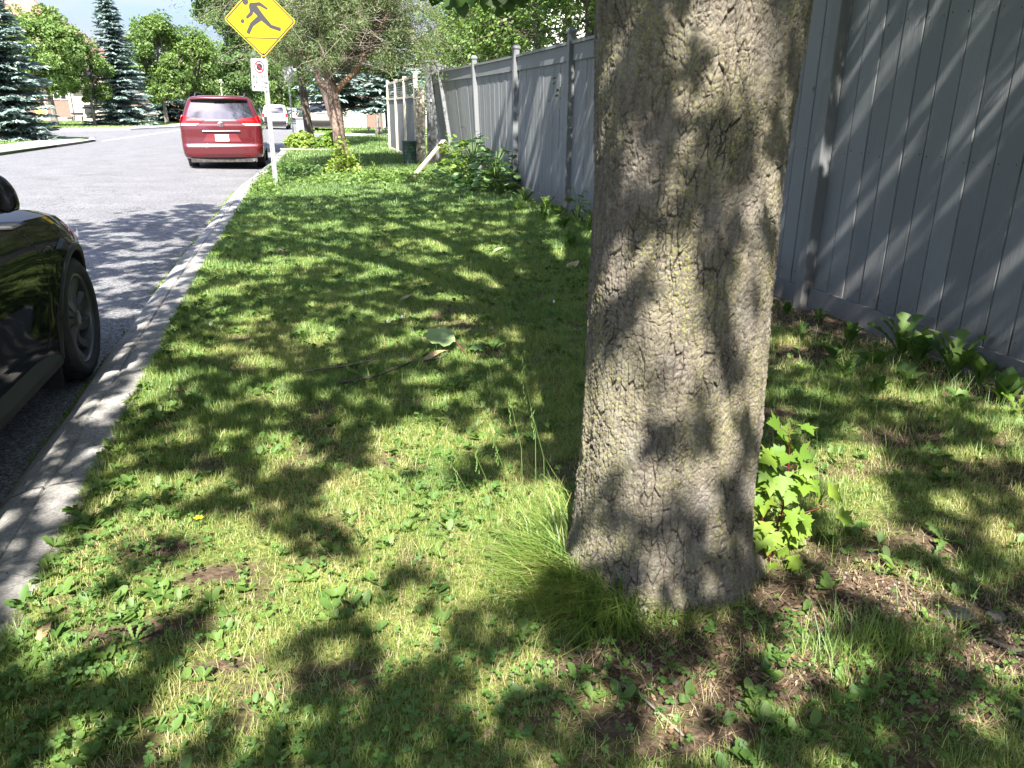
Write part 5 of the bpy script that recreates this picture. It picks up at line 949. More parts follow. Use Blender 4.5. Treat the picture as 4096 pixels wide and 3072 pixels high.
for s in np.linspace(1.45, 4.68, 30):
    zt = float(np.interp(s, [c[0] for c in CAB], [c[1] for c in CAB])); ins = float(np.interp(s, [c[0] for c in CAB], [c[2] for c in CAB])); zb = ctop(s); wb = cside(s, zb) - .03; row = []
    for t in np.linspace(0, 1, 6): row.append((wb - ins * t ** .9 * (zt - zb) / .62, zb - .02 + (zt - .05 - zb + .02) * t))
    for t in np.linspace(.15, 1, 6): x0, z0 = row[5]; row.append((x0 * (1 - t) , z0 + .05 * math.sin(t * math.pi / 2)))
    Gs.append([cwor(x, s, z) for x, z in row] + [cwor(-x, s, z) for x, z in row[-2::-1]])
MB().grid(Gs).build('cabin_glass', M['glass'], ce_, smooth=True)
MB().box(-2.26 - .80, -2.26 + .80, YF - 4.6, YF - .15, .17, .26).build('underbody', M['plastic'], ce_)
MB().box(-2.26 - .84, -2.26 + .84, YF - 4.6, YF - 4.72, .4, .95).build('rear_panel', M['black_paint'], ce_)
MB().tube([cwor(.925, s, ctop(s) - .005) for s in np.linspace(1.75, 4.2, 14)], .008, 6).build('window_trim', M['plastic'], ce_, smooth=True)
# ------------------------------------------------------------------ trees
QV = [(-1, 0, 0), (-.1, -.55, .12), (1, 0, -.1), (.1, .5, .10)]; QF = [(0, 1, 2, 3)]
def limb(b, p0, p1, r0, r1, n=5, bend=.15, rg=None, k=6):
    p0, p1 = np.array(p0, float), np.array(p1, float); d = np.linalg.norm(p1 - p0); off = rg.normal(0, bend * d * .35, 3)
    b.tube([tuple(p0 + (p1 - p0) * t + off * math.sin(t * math.pi)) for t in np.linspace(0, 1, n)], [r0 + (r1 - r0) * t for t in np.linspace(0, 1, n)], k)
def broad(label, x, y, z0, H, zc, Rr, n, leaf, m, tr=.14, seed=0, group=None, name='broadleaf_tree', clumps=60, cr=.30, bark='bark_grey', ry=None, lean_=(0, 0)):
    rg = np.random.default_rng(seed); e = empty(name, (x, y, z0), label, 'tree', group); ry = ry or Rr
    cz, hz = (zc + H) / 2 + z0, (H - zc) / 2; cx, cyy = x + lean_[0], y + lean_[1]; b = MB()
    b.tube([(x, y, z0 - .1), (x + .02, y, z0 + .3), (x + lean_[0] * .3, y, z0 + zc * .9), (x + lean_[0] * .7, y, cz), (cx, cyy, z0 + H * .9)], [tr * 1.35, tr, tr * .8, tr * .5, .02], 10); b.build('trunk', M[bark], e, smooth=True)
    dirs = rg.normal(size=(clumps, 3)); dirs /= np.linalg.norm(dirs, axis=1)[:, None]; rad = rg.uniform(.35, 1, clumps) ** .6; C = np.stack([cx + dirs[:, 0] * rad * Rr, cyy + dirs[:, 1] * rad * ry, cz + dirs[:, 2] * rad * hz], 1)
    # crown narrower towards the top
    t = np.clip((C[:, 2] - (z0 + zc)) / (H - zc), 0, 1); sh = np.where(t > .55, 1 - .45 * ((t - .55) / .45), .8 + .2 * (t / .55)); C[:, 0] = cx + (C[:, 0] - cx) * sh; C[:, 1] = cyy + (C[:, 1] - cyy) * sh
    b = MB()
    for c in C[::2]: limb(b, (x + lean_[0] * .5, y, z0 + zc + (c[2] - z0 - zc) * .35), c, tr * .35, .012, 4, .2, rg, 5)
    b.build('branches', M[bark], e, smooth=True)
    ci = rg.integers(0, clumps, n); sz = rg.uniform(.6, 1.3, clumps)[ci] * cr * min(Rr, hz); d = rg.normal(size=(n, 3)); d /= np.linalg.norm(d, axis=1)[:, None]; P = C[ci] + d * (sz * rg.uniform(.3, 1, n) ** .5)[:, None] * np.array([1, 1, .75])
    out = P - np.array([cx, cyy, cz]); out /= np.linalg.norm(out, axis=1)[:, None] + 1e-6
    X, Y, Z = frames(n, leaf * rg.uniform(.6, 1.3, n), tilt=.75, up=out * .6 + np.array([0, 0, .5]), rg=rg); tone = rg.random(clumps)[ci]
    link('crown', instance_mesh('crown', QV, QF, P, X, Y, Z, {'rnd': np.clip(.55 * tone + .45 * rg.random(n), 0, 1)}), m, e); return e
def spruce(label, x, y, z0, H, Rr, m=None, seed=0, name='spruce_tree', dz=.30, nb=11, base=.12, spray=.16, zlow=.15, group=None, dens=1.2):
    rg = np.random.default_rng(seed); e = empty(name, (x, y, z0), label, 'tree', group); MB().tube([(x, y, z0 - .1), (x, y, z0 + H * .5), (x, y, z0 + H)], [base, base * .6, .015], 8).build('trunk', M['bark_dark'], e, smooth=True)
    P, D, S, T = [], [], [], []; br = MB(); z = zlow
    while z < H * .985:
        t = z / H; L_ = Rr * (1 - t) ** .82 + .05; k = max(6, int(nb * 1.35 * (1 - t * .5)))
        for j in range(k):
            a = rg.uniform(0, 2 * np.pi); l = L_ * rg.uniform(.60, 1.15); zz = z + rg.uniform(-dz * .8, dz * .8); droop = .30 * (1 - t) * l; tone = rg.random()
            n_ = max(3, int(l / (spray * .42) * dens))
            br.tube([(x, y, z0 + zz), (x + math.cos(a) * l * .6, y + math.sin(a) * l * .6, z0 + zz - droop * .7), (x + math.cos(a) * l, y + math.sin(a) * l, z0 + zz - droop * .6)], [.02, .014, .005], 4, False)
            for i in range(n_):
                u = (i + .6) / n_; px = l * u; pz = zz - droop * math.sin(u * 1.9) * .9 + .05 * u; wd = (.10 + .28 * math.sin(min(1, u * 1.1) * 2.6)) * min(l, 1.6) * .75
                for q in range(4):
                    sdv = rg.uniform(-1, 1) * wd; P.append((x + math.cos(a) * px - math.sin(a) * sdv, y + math.sin(a) * px + math.cos(a) * sdv, z0 + pz - abs(sdv) * .18 + rg.uniform(-.03, .03)))
                    aa = a + sdv / (wd + .01) * .8 + rg.normal(0, .25); D.append((math.cos(aa), math.sin(aa), -.12 + rg.normal(0, .22))); S.append(spray * rg.uniform(.7, 1.35)); T.append(np.clip(.35 * tone + .5 * u * rg.random() + .15 * rg.random(), 0, 1))
        z += dz * (1 - .45 * t)
    br.build('branches', M['bark_dark'], e, fix=False)
    P, D, S, T = map(np.array, (P, D, S, T)); X = D / np.linalg.norm(D, axis=1)[:, None]; up = np.array([0, 0, 1.]) + rg.normal(0, .35, P.shape); Y = np.cross(up, X); Y /= np.linalg.norm(Y, axis=1)[:, None]; Z = np.cross(X, Y)
    SV = [(-.7, 0, 0), (-.1, -.30, .02), (.55, -.17, -.02), (1, 0, -.06), (.55, .17, -.02), (-.1, .30, .02)]
    link('crown', instance_mesh('crown', SV, [(0, 1, 2, 3), (0, 3, 4, 5)], P, X * S[:, None], Y * S[:, None], Z * S[:, None], {'rnd': T}), m or M['spruce'], e); return e
spruce('large blue spruce cut by the left picture edge beside the pavement', -12.5, 40.2, .1, 8.2, 2.35, seed=101, dz=.30, nb=13, spray=.17)
spruce('tall pointed blue spruce beyond the side street in front of the beige house wall', -14.2, 72.5, .1, 10.9, 2.75, seed=102, dz=.40, nb=13, spray=.24)
spruce('short broad blue spruce left of the red minivan', -13.3, 91, .1, 6.6, 2.9, seed=103, dz=.42, nb=12, spray=.28)
spruce('blue spruce with low spreading boughs behind the two pine trunks', 1.9, 44, .15, 6.8, 3.4, seed=104, dz=.36, nb=12, spray=.22, zlow=1.9)
spruce('blue spruce at the right behind the cream screen fence posts', 4.9, 43.5, .15, 6.4, 2.6, seed=105, dz=.36, nb=11, spray=.22, zlow=2.0)
spruce('thin brown topped spruce rising behind the roadside trees', -14.6, 108, .1, 11.2, 1.2, m=M['pine'], seed=106, dz=.45, nb=8, spray=.28)
broad('light green linden tree in front of the brick house', -18.2, 68.5, .1, 8.6, 2.1, 3.3, 24000, .125, M['leaf_a'], .24, 111, clumps=95, cr=.25)
broad('small light green tree between the linden and the tall spruce', -15.9, 70.5, .1, 6.2, 1.6, 1.9, 8000, .11, M['leaf_a'], .12, 118, clumps=40, cr=.28)
broad('yellow green tree at the left edge behind the large spruce', -22.5, 66, .1, 8.6, 2.2, 3.0, 10000, .13, M['leaf_a'], .18, 112, clumps=55)
broad('bushy yellow green tree right of the tall spruce', -12.3, 82, .1, 9.6, 1.4, 3.4, 22000, .14, M['leaf_a'], .2, 113, clumps=90, cr=.26)
broad('rounded green tree above the short spruce', -9.8, 86, .1, 8.3, 1.4, 2.9, 16000, .14, M['leaf_a'], .2, 114, clumps=70)
GR = 'trees closing off the far end of the street'
FARL = ['green tree directly above the red minivan roof', 'tree rising left of the minivan behind the short spruce', 'dark green tree behind the yellow diamond sign', 'tree far behind the no stopping sign post', 'tree behind the pine fork at the street end', 'farthest tree in the middle of the street end', 'tree behind the low spruce right of the pine', 'tall tree far left behind the tall blue spruce', 'tree above the far garage roof', 'tree right of the far garage roof behind the cedars', 'tree farthest right behind the fence and cedars']
for i, (x, y, H, r_, mm) in enumerate([(-7.2, 96, 8.2, 3.0, 'leaf_b'), (-10.5, 104, 9.5, 3.6, 'leaf_a'), (-5.4, 112, 8.8, 3.6, 'leaf_b'), (-1.8, 104, 8.6, 3.6, 'leaf_a'), (1.4, 92, 8.2, 3.4, 'leaf_b'), (-3.0, 124, 10, 4.5, 'leaf_b'), (5.2, 86, 8.0, 3.6, 'leaf_b'), (-15.5, 118, 10.5, 4.0, 'leaf_b'), (9.5, 82, 8.6, 3.8, 'leaf_b'), (14.5, 84, 9.2, 4.0, 'leaf_b'), (20, 88, 9.5, 4.2, 'leaf_b')]):
    lab = FARL[i]; broad(lab, x, y, .1, H, 1.0, r_, 9500, .18, M[mm], .2, 130 + i, GR, clumps=60)
# feathery tree behind the pine and the second trunk
broad('leafy tree with a dark straight trunk standing behind the pine', .22, 31, .16, 9.2, 3.0, 3.6, 26000, .085, M['leaf_b'], .165, 150, clumps=150, cr=.20, bark='bark_dark', lean_=(-.5, 0))
broad('airy bright green tree leaning over the road behind the yellow sign', -4.0, 36.5, .1, 9.4, 3.0, 2.5, 15000, .09, M['leaf_b'], .1, 151, clumps=110, cr=.20, bark='bark_dark') if False else None
# second young tree trunk far right of the pine
broad('tree with a pale straight trunk on the far lawn beside the screen fence', 4.55, 50.5, .1, 8.5, 2.8, 2.6, 9000, .13, M['leaf_c'], .2, 152, clumps=60)
# ---- pine with forked reddish trunk
pine = empty('pine_tree', (.75, 18.5, .17), 'pine with a forked reddish trunk and sparse olive needles by the yellow sign', 'tree'); rg = np.random.default_rng(160)
M['pine_bark'] = pmat('pine_bark', (.11, .08, .065), .9, c2=(.27, .19, .155), scale=9, bump=.03, stretch=(1, 1, .45), lo=.4, hi=.6)
M['pine_limb'] = pmat('orange_pine_bark', (.20, .105, .06), .85, c2=(.32, .195, .13), scale=14, bump=.01)
def rough_tube(b, P, r_, n=14, amp=.14, seed=0):
    k0 = len(b.v); b.tube(P, r_, n); c = np.array(b.v[k0:]); 
    for i in range(len(c)):
        ring_ = i // n; ctr = np.array(P[ring_]); d = c[i] - ctr; f = 1 + amp * (vnoise(np.array([[c[i][0] * 14, c[i][1] * 14, c[i][2] * 7]]), seed)[0] - .5) * 2; b.v[k0 + i] = tuple(ctr + d * f)
def sub(P, k=6):
    P = np.array(P, float); out = []
    for i in range(len(P) - 1):
        for t in np.linspace(0, 1, k)[:-1]:
            p0, p1, p2, p3 = P[max(i - 1, 0)], P[i], P[i + 1], P[min(i + 2, len(P) - 1)]; out.append(tuple(.5 * ((2 * p1) + (-p0 + p2) * t + (2 * p0 - 5 * p1 + 4 * p2 - p3) * t * t + (-p0 + 3 * p1 - 3 * p2 + p3) * t ** 3)))
    out.append(tuple(P[-1])); return out
b = MB(); P = sub([(.86, 18.5, 0), (.83, 18.5, .4), (.78, 18.5, 1.0), (.72, 18.5, 1.6), (.66, 18.5, 2.05), (.58, 18.6, 2.6), (.60, 18.7, 3.4), (.5, 18.7, 5), (.55, 18.7, 7)]); rough_tube(b, P, np.interp(range(len(P)), np.linspace(0, len(P) - 1, 9), [.22, .165, .14, .135, .12, .10, .085, .065, .03]), 16, .12, 1); b.build('trunk', M['pine_bark'], pine, smooth=True)
b = MB(); P = sub([(.70, 18.5, 1.75), (.92, 18.45, 2.02), (1.22, 18.4, 2.28), (1.42, 18.4, 2.62), (1.60, 18.4, 2.95), (1.86, 18.4, 3.28), (2.2, 18.4, 3.9)]); rough_tube(b, P, np.interp(range(len(P)), np.linspace(0, len(P) - 1, 7), [.075, .07, .06, .052, .042, .03, .015]), 10, .16, 2); b.build('limb', M['pine_limb'], pine, smooth=True)
b = MB(); P = sub([(.68, 18.5, 1.85), (.42, 18.4, 2.05), (.33, 18.4, 2.35), (.05, 18.3, 2.75), (-.2, 18.2, 3.4)]); rough_tube(b, P, np.interp(range(len(P)), np.linspace(0, len(P) - 1, 5), [.07, .055, .045, .03, .02]), 10, .16, 3); b.build('limb', M['pine_bark'], pine, smooth=True)
b = MB(); P = sub([(.62, 18.6, 2.5), (.0, 18.5, 2.62), (-.35, 18.4, 2.55), (-.7, 18.3, 2.65), (-1.0, 18.2, 2.9)]); rough_tube(b, P, np.interp(range(len(P)), np.linspace(0, len(P) - 1, 5), [.04, .03, .02, .012, .006]), 8, .16, 4); b.build('limb', M['pine_bark'], pine, smooth=True)
tw = MB(); tips = []
for i in range(300):
    a = rg.uniform(0, 2 * np.pi) if i < 240 else rg.normal(0, .5); h = rg.uniform(2.3, 7.2) if i < 240 else rg.uniform(2.5, 4.4); L_ = rg.uniform(.8, 2.75) * (1 if h < 4.5 else (8.2 - h) / 3.7); x0, y0 = .62 + rg.normal(0, .05), 18.6
    dz = rg.uniform(-.15, .8) if h < 4 else rg.uniform(0, 1); p0 = np.array([x0, y0, h]); p1 = np.array([x0 + math.cos(a) * L_, y0 + math.sin(a) * L_ * .9, max(2.05 + .25 * abs(math.cos(a)), h + dz - .2 * L_ * rg.random())])
    limb(tw, p0, p1, .018, .004, 5, .25, rg, 4)
    for j in range(9):
        t = rg.uniform(.3, 1.0); q = p0 + (p1 - p0) * t; dd = rg.normal(size=3) * np.array([.30, .30, .20]) * (1 + .3 * L_); q2 = q + dd; q2[2] = max(q2[2], 2.0); limb(tw, q, q2, .006, .0025, 3, .3, rg, 3); tips.append(q2); tips.append(q + dd * .55)
for i in range(80):   # dead bare twigs near the fork
    a = rg.uniform(0, 2 * np.pi); p0 = np.array([1.1 + rg.normal(0, .5), 18.4 + rg.normal(0, .4), rg.uniform(2.05, 3.1)]); limb(tw, p0, p0 + np.array([math.cos(a) * .5, math.sin(a) * .4, rg.uniform(-.22, .25)]), .005, .0018, 4, .5, rg, 3)
tw.build('twigs', M['twig'], pine, fix=False)
tips = np.array(tips); ht = fbm(tips * .9, 9, 3); tips = tips[ht > .31]; _a = np.array([.72, 1.9]); _b = np.array([1.86, 3.28]); _t = np.clip(((tips[:, [0, 2]] - _a) @ (_b - _a)) / ((_b - _a) @ (_b - _a)), 0, 1); _d = np.linalg.norm(tips[:, [0, 2]] - (_a + _t[:, None] * (_b - _a)), axis=1); tips = tips[~((_d < .24) & (tips[:, 1] < 18.6))]; nn_ = 38; C = np.repeat(tips, nn_, 0); n = len(C); d = rg.normal(size=(n, 3)) + np.array([0, 0, .25]); d /= np.linalg.norm(d, axis=1)[:, None]; C = C + rg.normal(0, .075, (n, 3)); sd2 = np.cross(d, rg.normal(size=(n, 3))); sd2 /= np.linalg.norm(sd2, axis=1)[:, None]
s = rg.uniform(.05, .085, n)[:, None]; print('pine needles', n)
link('crown', instance_mesh('crown', [(0, -.10, 0), (1, 0, 0), (0, .10, 0)], [(0, 1, 2)], C, d * s, sd2 * s, np.cross(d, sd2) * s, {'rnd': np.clip(.6 * np.repeat(rg.random(len(tips)), nn_) + .4 * rg.random(n), 0, 1)}), M['pine'], pine)
# feathery green tree left of the pine, above the minivan
broad('airy green tree reaching over the street above the minivan roof', 1.13, 27.0, .16, 7.2, 3.0, 2.5, 16000, .075, M['leaf_b'], .11, 161, clumps=110, cr=.20, bark='bark_dark', lean_=(-2.0, 1.5))
# ---- cedar hedge behind the fence
rg = np.random.default_rng(170); ORD = ['first', 'second', 'third', 'fourth', 'fifth', 'sixth', 'seventh', 'eighth', 'ninth', 'tenth', 'eleventh', 'twelfth', 'thirteenth', 'fourteenth', 'fifteenth', 'sixteenth', 'seventeenth', 'eighteenth', 'nineteenth', 'twentieth']
GC = 'cedar trees in a row behind the grey fence'
for i, y in enumerate([7.6, 9.3, 10.8, 12.4, 13.9, 15.5, 17.2, 18.9, 20.6, 22.6, 24.6, 27.0, 29.6]):
    x = 4.55 + rg.uniform(-.15, .2) + (.3 if y > 20 else 0); e = empty('cedar_tree', (x, y, .13), ('cedar nearest to the big maple trunk above the fence top' if i == 0 else 'cedar behind the grey fence, %s from the big maple trunk' % ORD[i]), 'tree', GC); H = rg.uniform(5.6, 6.8); lx = rg.uniform(-.25, .25)
    b = MB(); b.tube([(x, y, 0), (x + lx * .3, y, 1.8), (x + lx, y + rg.uniform(-.2, .2), 3.6), (x + lx * .7, y, H)], [.10, .085, .06, .015], 8); b.build('trunk', M['bark_dark'], e, smooth=True); b = MB(); P = []; D = []
    for j in range(150):
        h = rg.uniform(1.6, H); a = rg.uniform(0, 2 * np.pi); l = rg.uniform(.5, 1.15) * (1 - .45 * max(0, (h - 3.5) / 3.5)); p0 = np.array([x + lx * min(1, h / 3.6), y, h]); p1 = p0 + np.array([math.cos(a) * l, math.sin(a) * l, rg.uniform(-.1, .35)]); limb(b, p0, p1, .012, .003, 3, .3, rg, 4)
        dens = 62 if rg.random() < (.45 + .5 * (h > 3.0)) else 6
        for _ in range(dens):
            t = rg.uniform(.45, 1.1); P.append(p0 + (p1 - p0) * t + rg.normal(0, .085, 3) + np.array([0, 0, -.05])); aa = rg.normal(a, .9); D.append((math.cos(aa) * .7, math.sin(aa) * .7, rg.uniform(-.9, .2)))
    b.build('branches', M['bark_dark'], e, fix=False); P = np.array(P); D = np.array(D); n = len(P); X = D / np.linalg.norm(D, axis=1)[:, None]; Y = np.cross(rg.normal(size=(n, 3)), X); Y /= np.linalg.norm(Y, axis=1)[:, None]; s = rg.uniform(.035, .07, n)[:, None]
    link('crown', instance_mesh('crown', [(-.5, 0, 0), (.1, -.42, .03), (.45, -.2, 0), (.65, -.4, 0), (1, 0, -.05), (.6, .4, 0), (.4, .2, 0), (.1, .42, .03)], [(0, 1, 2, 6, 7), (2, 3, 4, 5, 6)], P, X * s, Y * s, np.cross(X, Y) * s, {'rnd': np.clip(rg.normal(.5, .25, n), 0, 1)}), M['cedar'], e)
# ------------------------------------------------------------------ houses
def window(parent, x0, x1, z0, z1, y, m='trim', mull=True):
    f = MB(); t = .09; f.box(x0 - t, x1 + t, y - .06, y - .003, z1, z1 + t); f.box(x0 - t, x1 + t, y - .08, y - .003, z0 - t, z0); f.box(x0 - t, x0, y - .06, y - .003, z0, z1); f.box(x1, x1 + t, y - .06, y - .003, z0, z1)
    if mull: xm = (x0 + x1) / 2; zm = (z0 + z1) / 2; f.box(xm - .025, xm + .025, y - .055, y - .02, z0, z1); f.box(x0, x1, y - .054, y - .021, zm - .025, zm + .025)
    f = f.build('window', M[m], parent); MB().box(x0, x1, y - .018, y - .004, z0, z1).build('pane', M['glass'], f)
hs = empty('brick_house', (-28, 99, .1), 'brick and beige siding house with a red hipped roof behind the linden', 'house'); yw = 98.0
MB().box(-38, -24.2, yw, 110, .1, 6.2).build('brick_wall', M['brick'], hs); MB().box(-24.197, -20.6, yw + .3, 110, .1, 6.2).build('siding_wall', M['siding'], hs)
MB().add([(-38.8, 97.3, 6.2), (-20.0, 97.3, 6.35), (-20.0, 110.8, 6.35), (-38.8, 110.8, 6.2), (-33.5, 104, 13.6), (-28.8, 104, 13.6)], [(0, 1, 5, 4), (1, 2, 5), (2, 3, 4, 5), (3, 0, 4), (3, 2, 1, 0)]).build('roof', M['shingle'], hs)
MB().box(-31.2, -30.3, 101.6, 102.4, 11.5, 13.9).build('chimney', M['brick'], hs)
MB().box(-24.3, -24.1, yw - .02, yw + .28, .1, 6.1).build('corner_trim', M['trim'], hs)
MB().box(-20.6, -19.9, 97.2, 97.5, 6.0, 6.4).build('gutter', M['trim'], hs)
d = MB().box(-27.75, -26.75, yw - .07, yw - .004, .5, 2.55).build('door', M['yellow_door'], hs); MB().box(-26.72, -26.55, yw - .09, yw - .004, .5, 2.7).build('door_trim', M['trim'], hs); MB().tube([(-26.9, yw - .12, 1.45), (-26.9, yw - .07, 1.45)], .04, 8).build('handle', M['chrome'], d)
window(hs, -26.1, -25.3, 2.3, 3.5, yw); window(hs, -24.95, -24.5, 2.3, 3.5, yw, mull=False); window(hs, -32.5, -30.8, 1.6, 3.4, yw); window(hs, -22.6, -21.6, 4.0, 5.2, yw + .3)
MB().box(-24, -20.7, yw - .5, yw + .28, 3.55, 3.7).build('porch_roof', M['trim'], hs)
g = MB(); g.box(-22.9, -22.0, yw - .02, yw + .27, .75, 1.75).build('vent_grille', M['plastic'], hs)
MB().box(-28.6, -24.2, yw - 2.2, yw - .1, .1, .45).build('porch_step', M['concrete'], hs); MB().box(-29, -23.6, yw - 2.9, yw - 2.2, .1, .28).build('lower_step', M['concrete'], hs)
bn = empty('garden_bench', (-23.4, 96.6, .1), 'dark bench against the beige siding wall', 'bench'); MB().box(-24.0, -22.8, 96.4, 96.8, .53, .58).build('seat', M['plastic'], bn); MB().box(-24.0, -22.8, 96.82, 96.86, .7, .95).build('backrest', M['plastic'], bn)
for xx in (-23.9, -22.95): MB().box(xx, xx + .06, 96.42, 96.86, .1, .525).build('leg', M['plastic'], bn)
bf = empty('wooden_fence', (-17, 104, .1), 'brown board fence between the tall and the short spruce', 'fence'); b = MB(); x = -19.6
while x < -14.2: b.box(x, x + .17, 104, 104.03, .1, 2.0 + .05 * math.sin(x * 9)); x += .185
b.build('boards', M['brown_wood'], bf); MB().box(-19.6, -14.2, 104.035, 104.08, 1.6, 1.7).build('rail', M['brown_wood'], bf)
hw = empty('white_house', (12, 26, .1), 'house wall of white siding showing between the cedars', 'house'); MB().box(7.0, 20, 26, 36, .1, 6.4).build('wall', M['white_siding'], hw)
MB().add([(6.4, 25.4, 6.4), (20.6, 25.4, 6.4), (20.6, 36.6, 6.4), (6.4, 36.6, 6.4), (6.4, 31, 9.6), (20.6, 31, 9.6)], [(0, 1, 5, 4), (2, 3, 4, 5), (0, 4, 3), (1, 2, 5), (3, 2, 1, 0)]).build('roof', M['roof_grey'], hw); window(hw, 9.2, 10.6, 3.4, 4.9, 26)
hb = empty('brick_house', (8, 66, .1), 'house with a dark porch and pale garage door behind the right lawn', 'house'); MB().box(2.2, 16, 66, 76, .1, 3.3).build('wall', M['brick'], hb)
MB().add([(1.6, 65.4, 3.3), (16.6, 65.4, 3.3), (16.6, 76.6, 3.3), (1.6, 76.6, 3.3), (1.6, 71, 5.2), (16.6, 71, 5.2)], [(0, 1, 5, 4), (2, 3, 4, 5), (0, 4, 3), (1, 2, 5), (3, 2, 1, 0)]).build('roof', M['roof_grey'], hb)
MB().box(2.6, 5.0, 65.93, 65.997, .1, 2.4).build('garage_door', M['siding'], hb); MB().box(6.5, 9.5, 65.92, 65.997, .3, 2.6).build('porch_shade_panel', M['plastic'], hb)  # dark slab on the wall stands in for the shade inside the porch
for xx in (6.2, 7.9, 9.6): MB().box(xx, xx + .16, 64.6, 64.76, .1, 2.7).build('porch_post', M['trim'], hb)
MB().box(6.0, 10.0, 64.4, 65.9, 2.72, 2.9).build('porch_roof', M['roof_grey'], hb)
# street lamp and far small sign
lp = empty('street_lamp', (-4.9 - 4.9, 64, .1), 'slender white street lamp above the minivan roof', 'street lamp'); lp.location = (-5.35 - 2.9, 99, .1)
lx, ly = -8.0, 92.0; lp.location = (lx, ly, .1); MB().tube([(lx, ly, .1), (lx, ly, 4.0)], [.07, .045], 8).build('pole', M['trim'], lp); MB().lathe([(.02, 0), (.16, .06), (.19, .25), (.12, .38), (.02, .42)], (lx, ly, 4.0), 'z', 14).build('lamp_head', M['trim'], lp)
ss_ = empty('street_sign', (-.40, 36, .1), 'thin grey sign post by the minivan front where the verge ends', 'sign post'); MB().tube([(-.40, 36, .05), (-.42, 36, 3.3)], .03, 8).build('post', M['galv'], ss_); MB().box(-.62, -.20, 35.93, 35.96, 2.55, 3.2).build('sign_panel', M['signback'], ss_)
# ------------------------------------------------------------------ plants and small things on the verge
def gzf(x, y): return float(gz(np.array([x]), np.array([y]))[0])
# toothed leaf (dandelion / sow thistle) and entire leaf (dock), length 1 along +x, arched
def toothed(teeth=4, w_=.16, arch=.35):
    up = []
    for i in range(teeth * 2 + 1):
        t = .12 + .8 * i / (teeth * 2); up.append((t - (.05 if i % 2 else 0), w_ * (.35 + .8 * t) * (1 if i % 2 == 0 else .42)))
    V = [(0, .012), *up, (1.0, 0)]; n = len(V)
    P = [(x, y, arch * math.sin(x * 2.4) * .5 + .35 * y) for x, y in V] + [(x, -y, arch * math.sin(x * 2.4) * .5 + .35 * y) for x, y in V[:-1]] + [(x, 0, arch * math.sin(x * 2.4) * .5) for x, y in V[:-1]]
    F = []; m_ = n - 1
    for i in range(n - 1):
        a, b_ = i, i + 1; mi = n + m_ + i; mj = n + m_ + i + 1 if i + 1 < n - 1 else n - 1; la = n + i; lb = n + i + 1 if i + 1 < n - 1 else n - 1
        F.append((mi, mj, b_, a) if mj != b_ else (mi, b_, a)); F.append((mi, la, lb, mj) if mj != lb else (mi, la, lb))
    return P, F
def entire(w_=.24, arch=.4, k=8, wav=.0):
    prof_ = [(0, .015), (.12, .02), (.25, w_ * .55), (.4, w_ * .9), (.55, w_), (.72, w_ * .85), (.88, w_ * .45), (1, 0)]; n = len(prof_)
    P = [(x, y, arch * math.sin(x * 2.4) * .5 + .3 * y + wav * math.sin(x * 19)) for x, y in prof_] + [(x, -y, arch * math.sin(x * 2.4) * .5 + .3 * y - wav * math.sin(x * 19)) for x, y in prof_[:-1]] + [(x, 0, arch * math.sin(x * 2.4) * .5) for x, y in prof_[:-1]]
    F = []
    for i in range(n - 1):
        mi = 2 * n - 1 + i; mj = mi + 1 if i + 1 < n - 1 else n - 1; b_ = i + 1; la = n + i; lb = la + 1 if i + 1 < n - 1 else n - 1
        F.append((mi, mj, b_, i) if mj != b_ else (mi, b_, i)); F.append((mi, la, lb, mj) if mj != lb else (mi, la, lb))
    return P, F
def rosette_mesh(nl, size, kind, seed, el=(.2, 1.1)):
    rg = np.random.default_rng(seed); TV, TF = toothed() if kind == 't' else entire(wav=.012 if kind == 'w' else 0); a = np.arange(nl) * 2.4 + rg.uniform(0, 6) + rg.normal(0, .3, nl); e_ = rg.uniform(*el, nl); s = size * rg.uniform(.55, 1.1, nl)
    X = np.stack([np.cos(a) * np.cos(e_), np.sin(a) * np.cos(e_), np.sin(e_)], 1); Y = np.stack([-np.sin(a), np.cos(a), rg.normal(0, .3, nl)], 1); Y -= X * (X * Y).sum(1)[:, None]; Y /= np.linalg.norm(Y, axis=1)[:, None]; Z = np.cross(X, Y)
    return instance_mesh('plant', TV, TF, np.stack([np.cos(a) * .006, np.sin(a) * .006, np.full(nl, .0)], 1), X * s[:, None], Y * s[:, None], Z * s[:, None], {'rnd': rg.random(nl)})
protos = [rosette_mesh(9, .10, 't', 1, (.1, .8)), rosette_mesh(7, .085, 't', 2, (.05, .5)), rosette_mesh(8, .075, 'e', 3, (.05, .5)), rosette_mesh(8, .10, 't', 4, (.05, .6))]
for p in protos: p.materials.append(M['weed'])
rg = np.random.default_rng(200); SP = []
for _ in range(4000):
    if len(SP) >= 75: break
    y = .95 + 8 * rg.random() ** 1.7; x = float(kx(y)) + .05 + (3.1 - float(kx(y))) * rg.random()
    if not cull(np.array([x]), np.array([y]), 0)[0] or math.hypot(x - .95, y - 1.9) < .42 or any(math.hypot(x - a, y - b_) < .13 for a, b_ in SP): continue
    SP.append((x, y))
for i, (x, y) in enumerate(SP):
    o = bpy.data.objects.new('dandelion_plant', protos[i % 4]); COL.objects.link(o); o.location = (x, y, gzf(x, y) - .002); o.rotation_euler = (rg.uniform(-.1, .1), rg.uniform(-.1, .1), rg.uniform(0, 6.3)); s = rg.uniform(.35, .85) * (1 + .05 * y); o.scale = (s, s, s)
    tag(o, 'small leafy rosette growing in the lawn', 'weed', 'weed rosettes scattered over the lawn')
GF = 'leafy weeds standing along the foot of the grey fence'; pf = [rosette_mesh(12, .21, 'w', 11, (.6, 1.35)), rosette_mesh(10, .19, 't', 12, (.5, 1.3)), rosette_mesh(9, .17, 'w', 13, (.3, 1.2))]
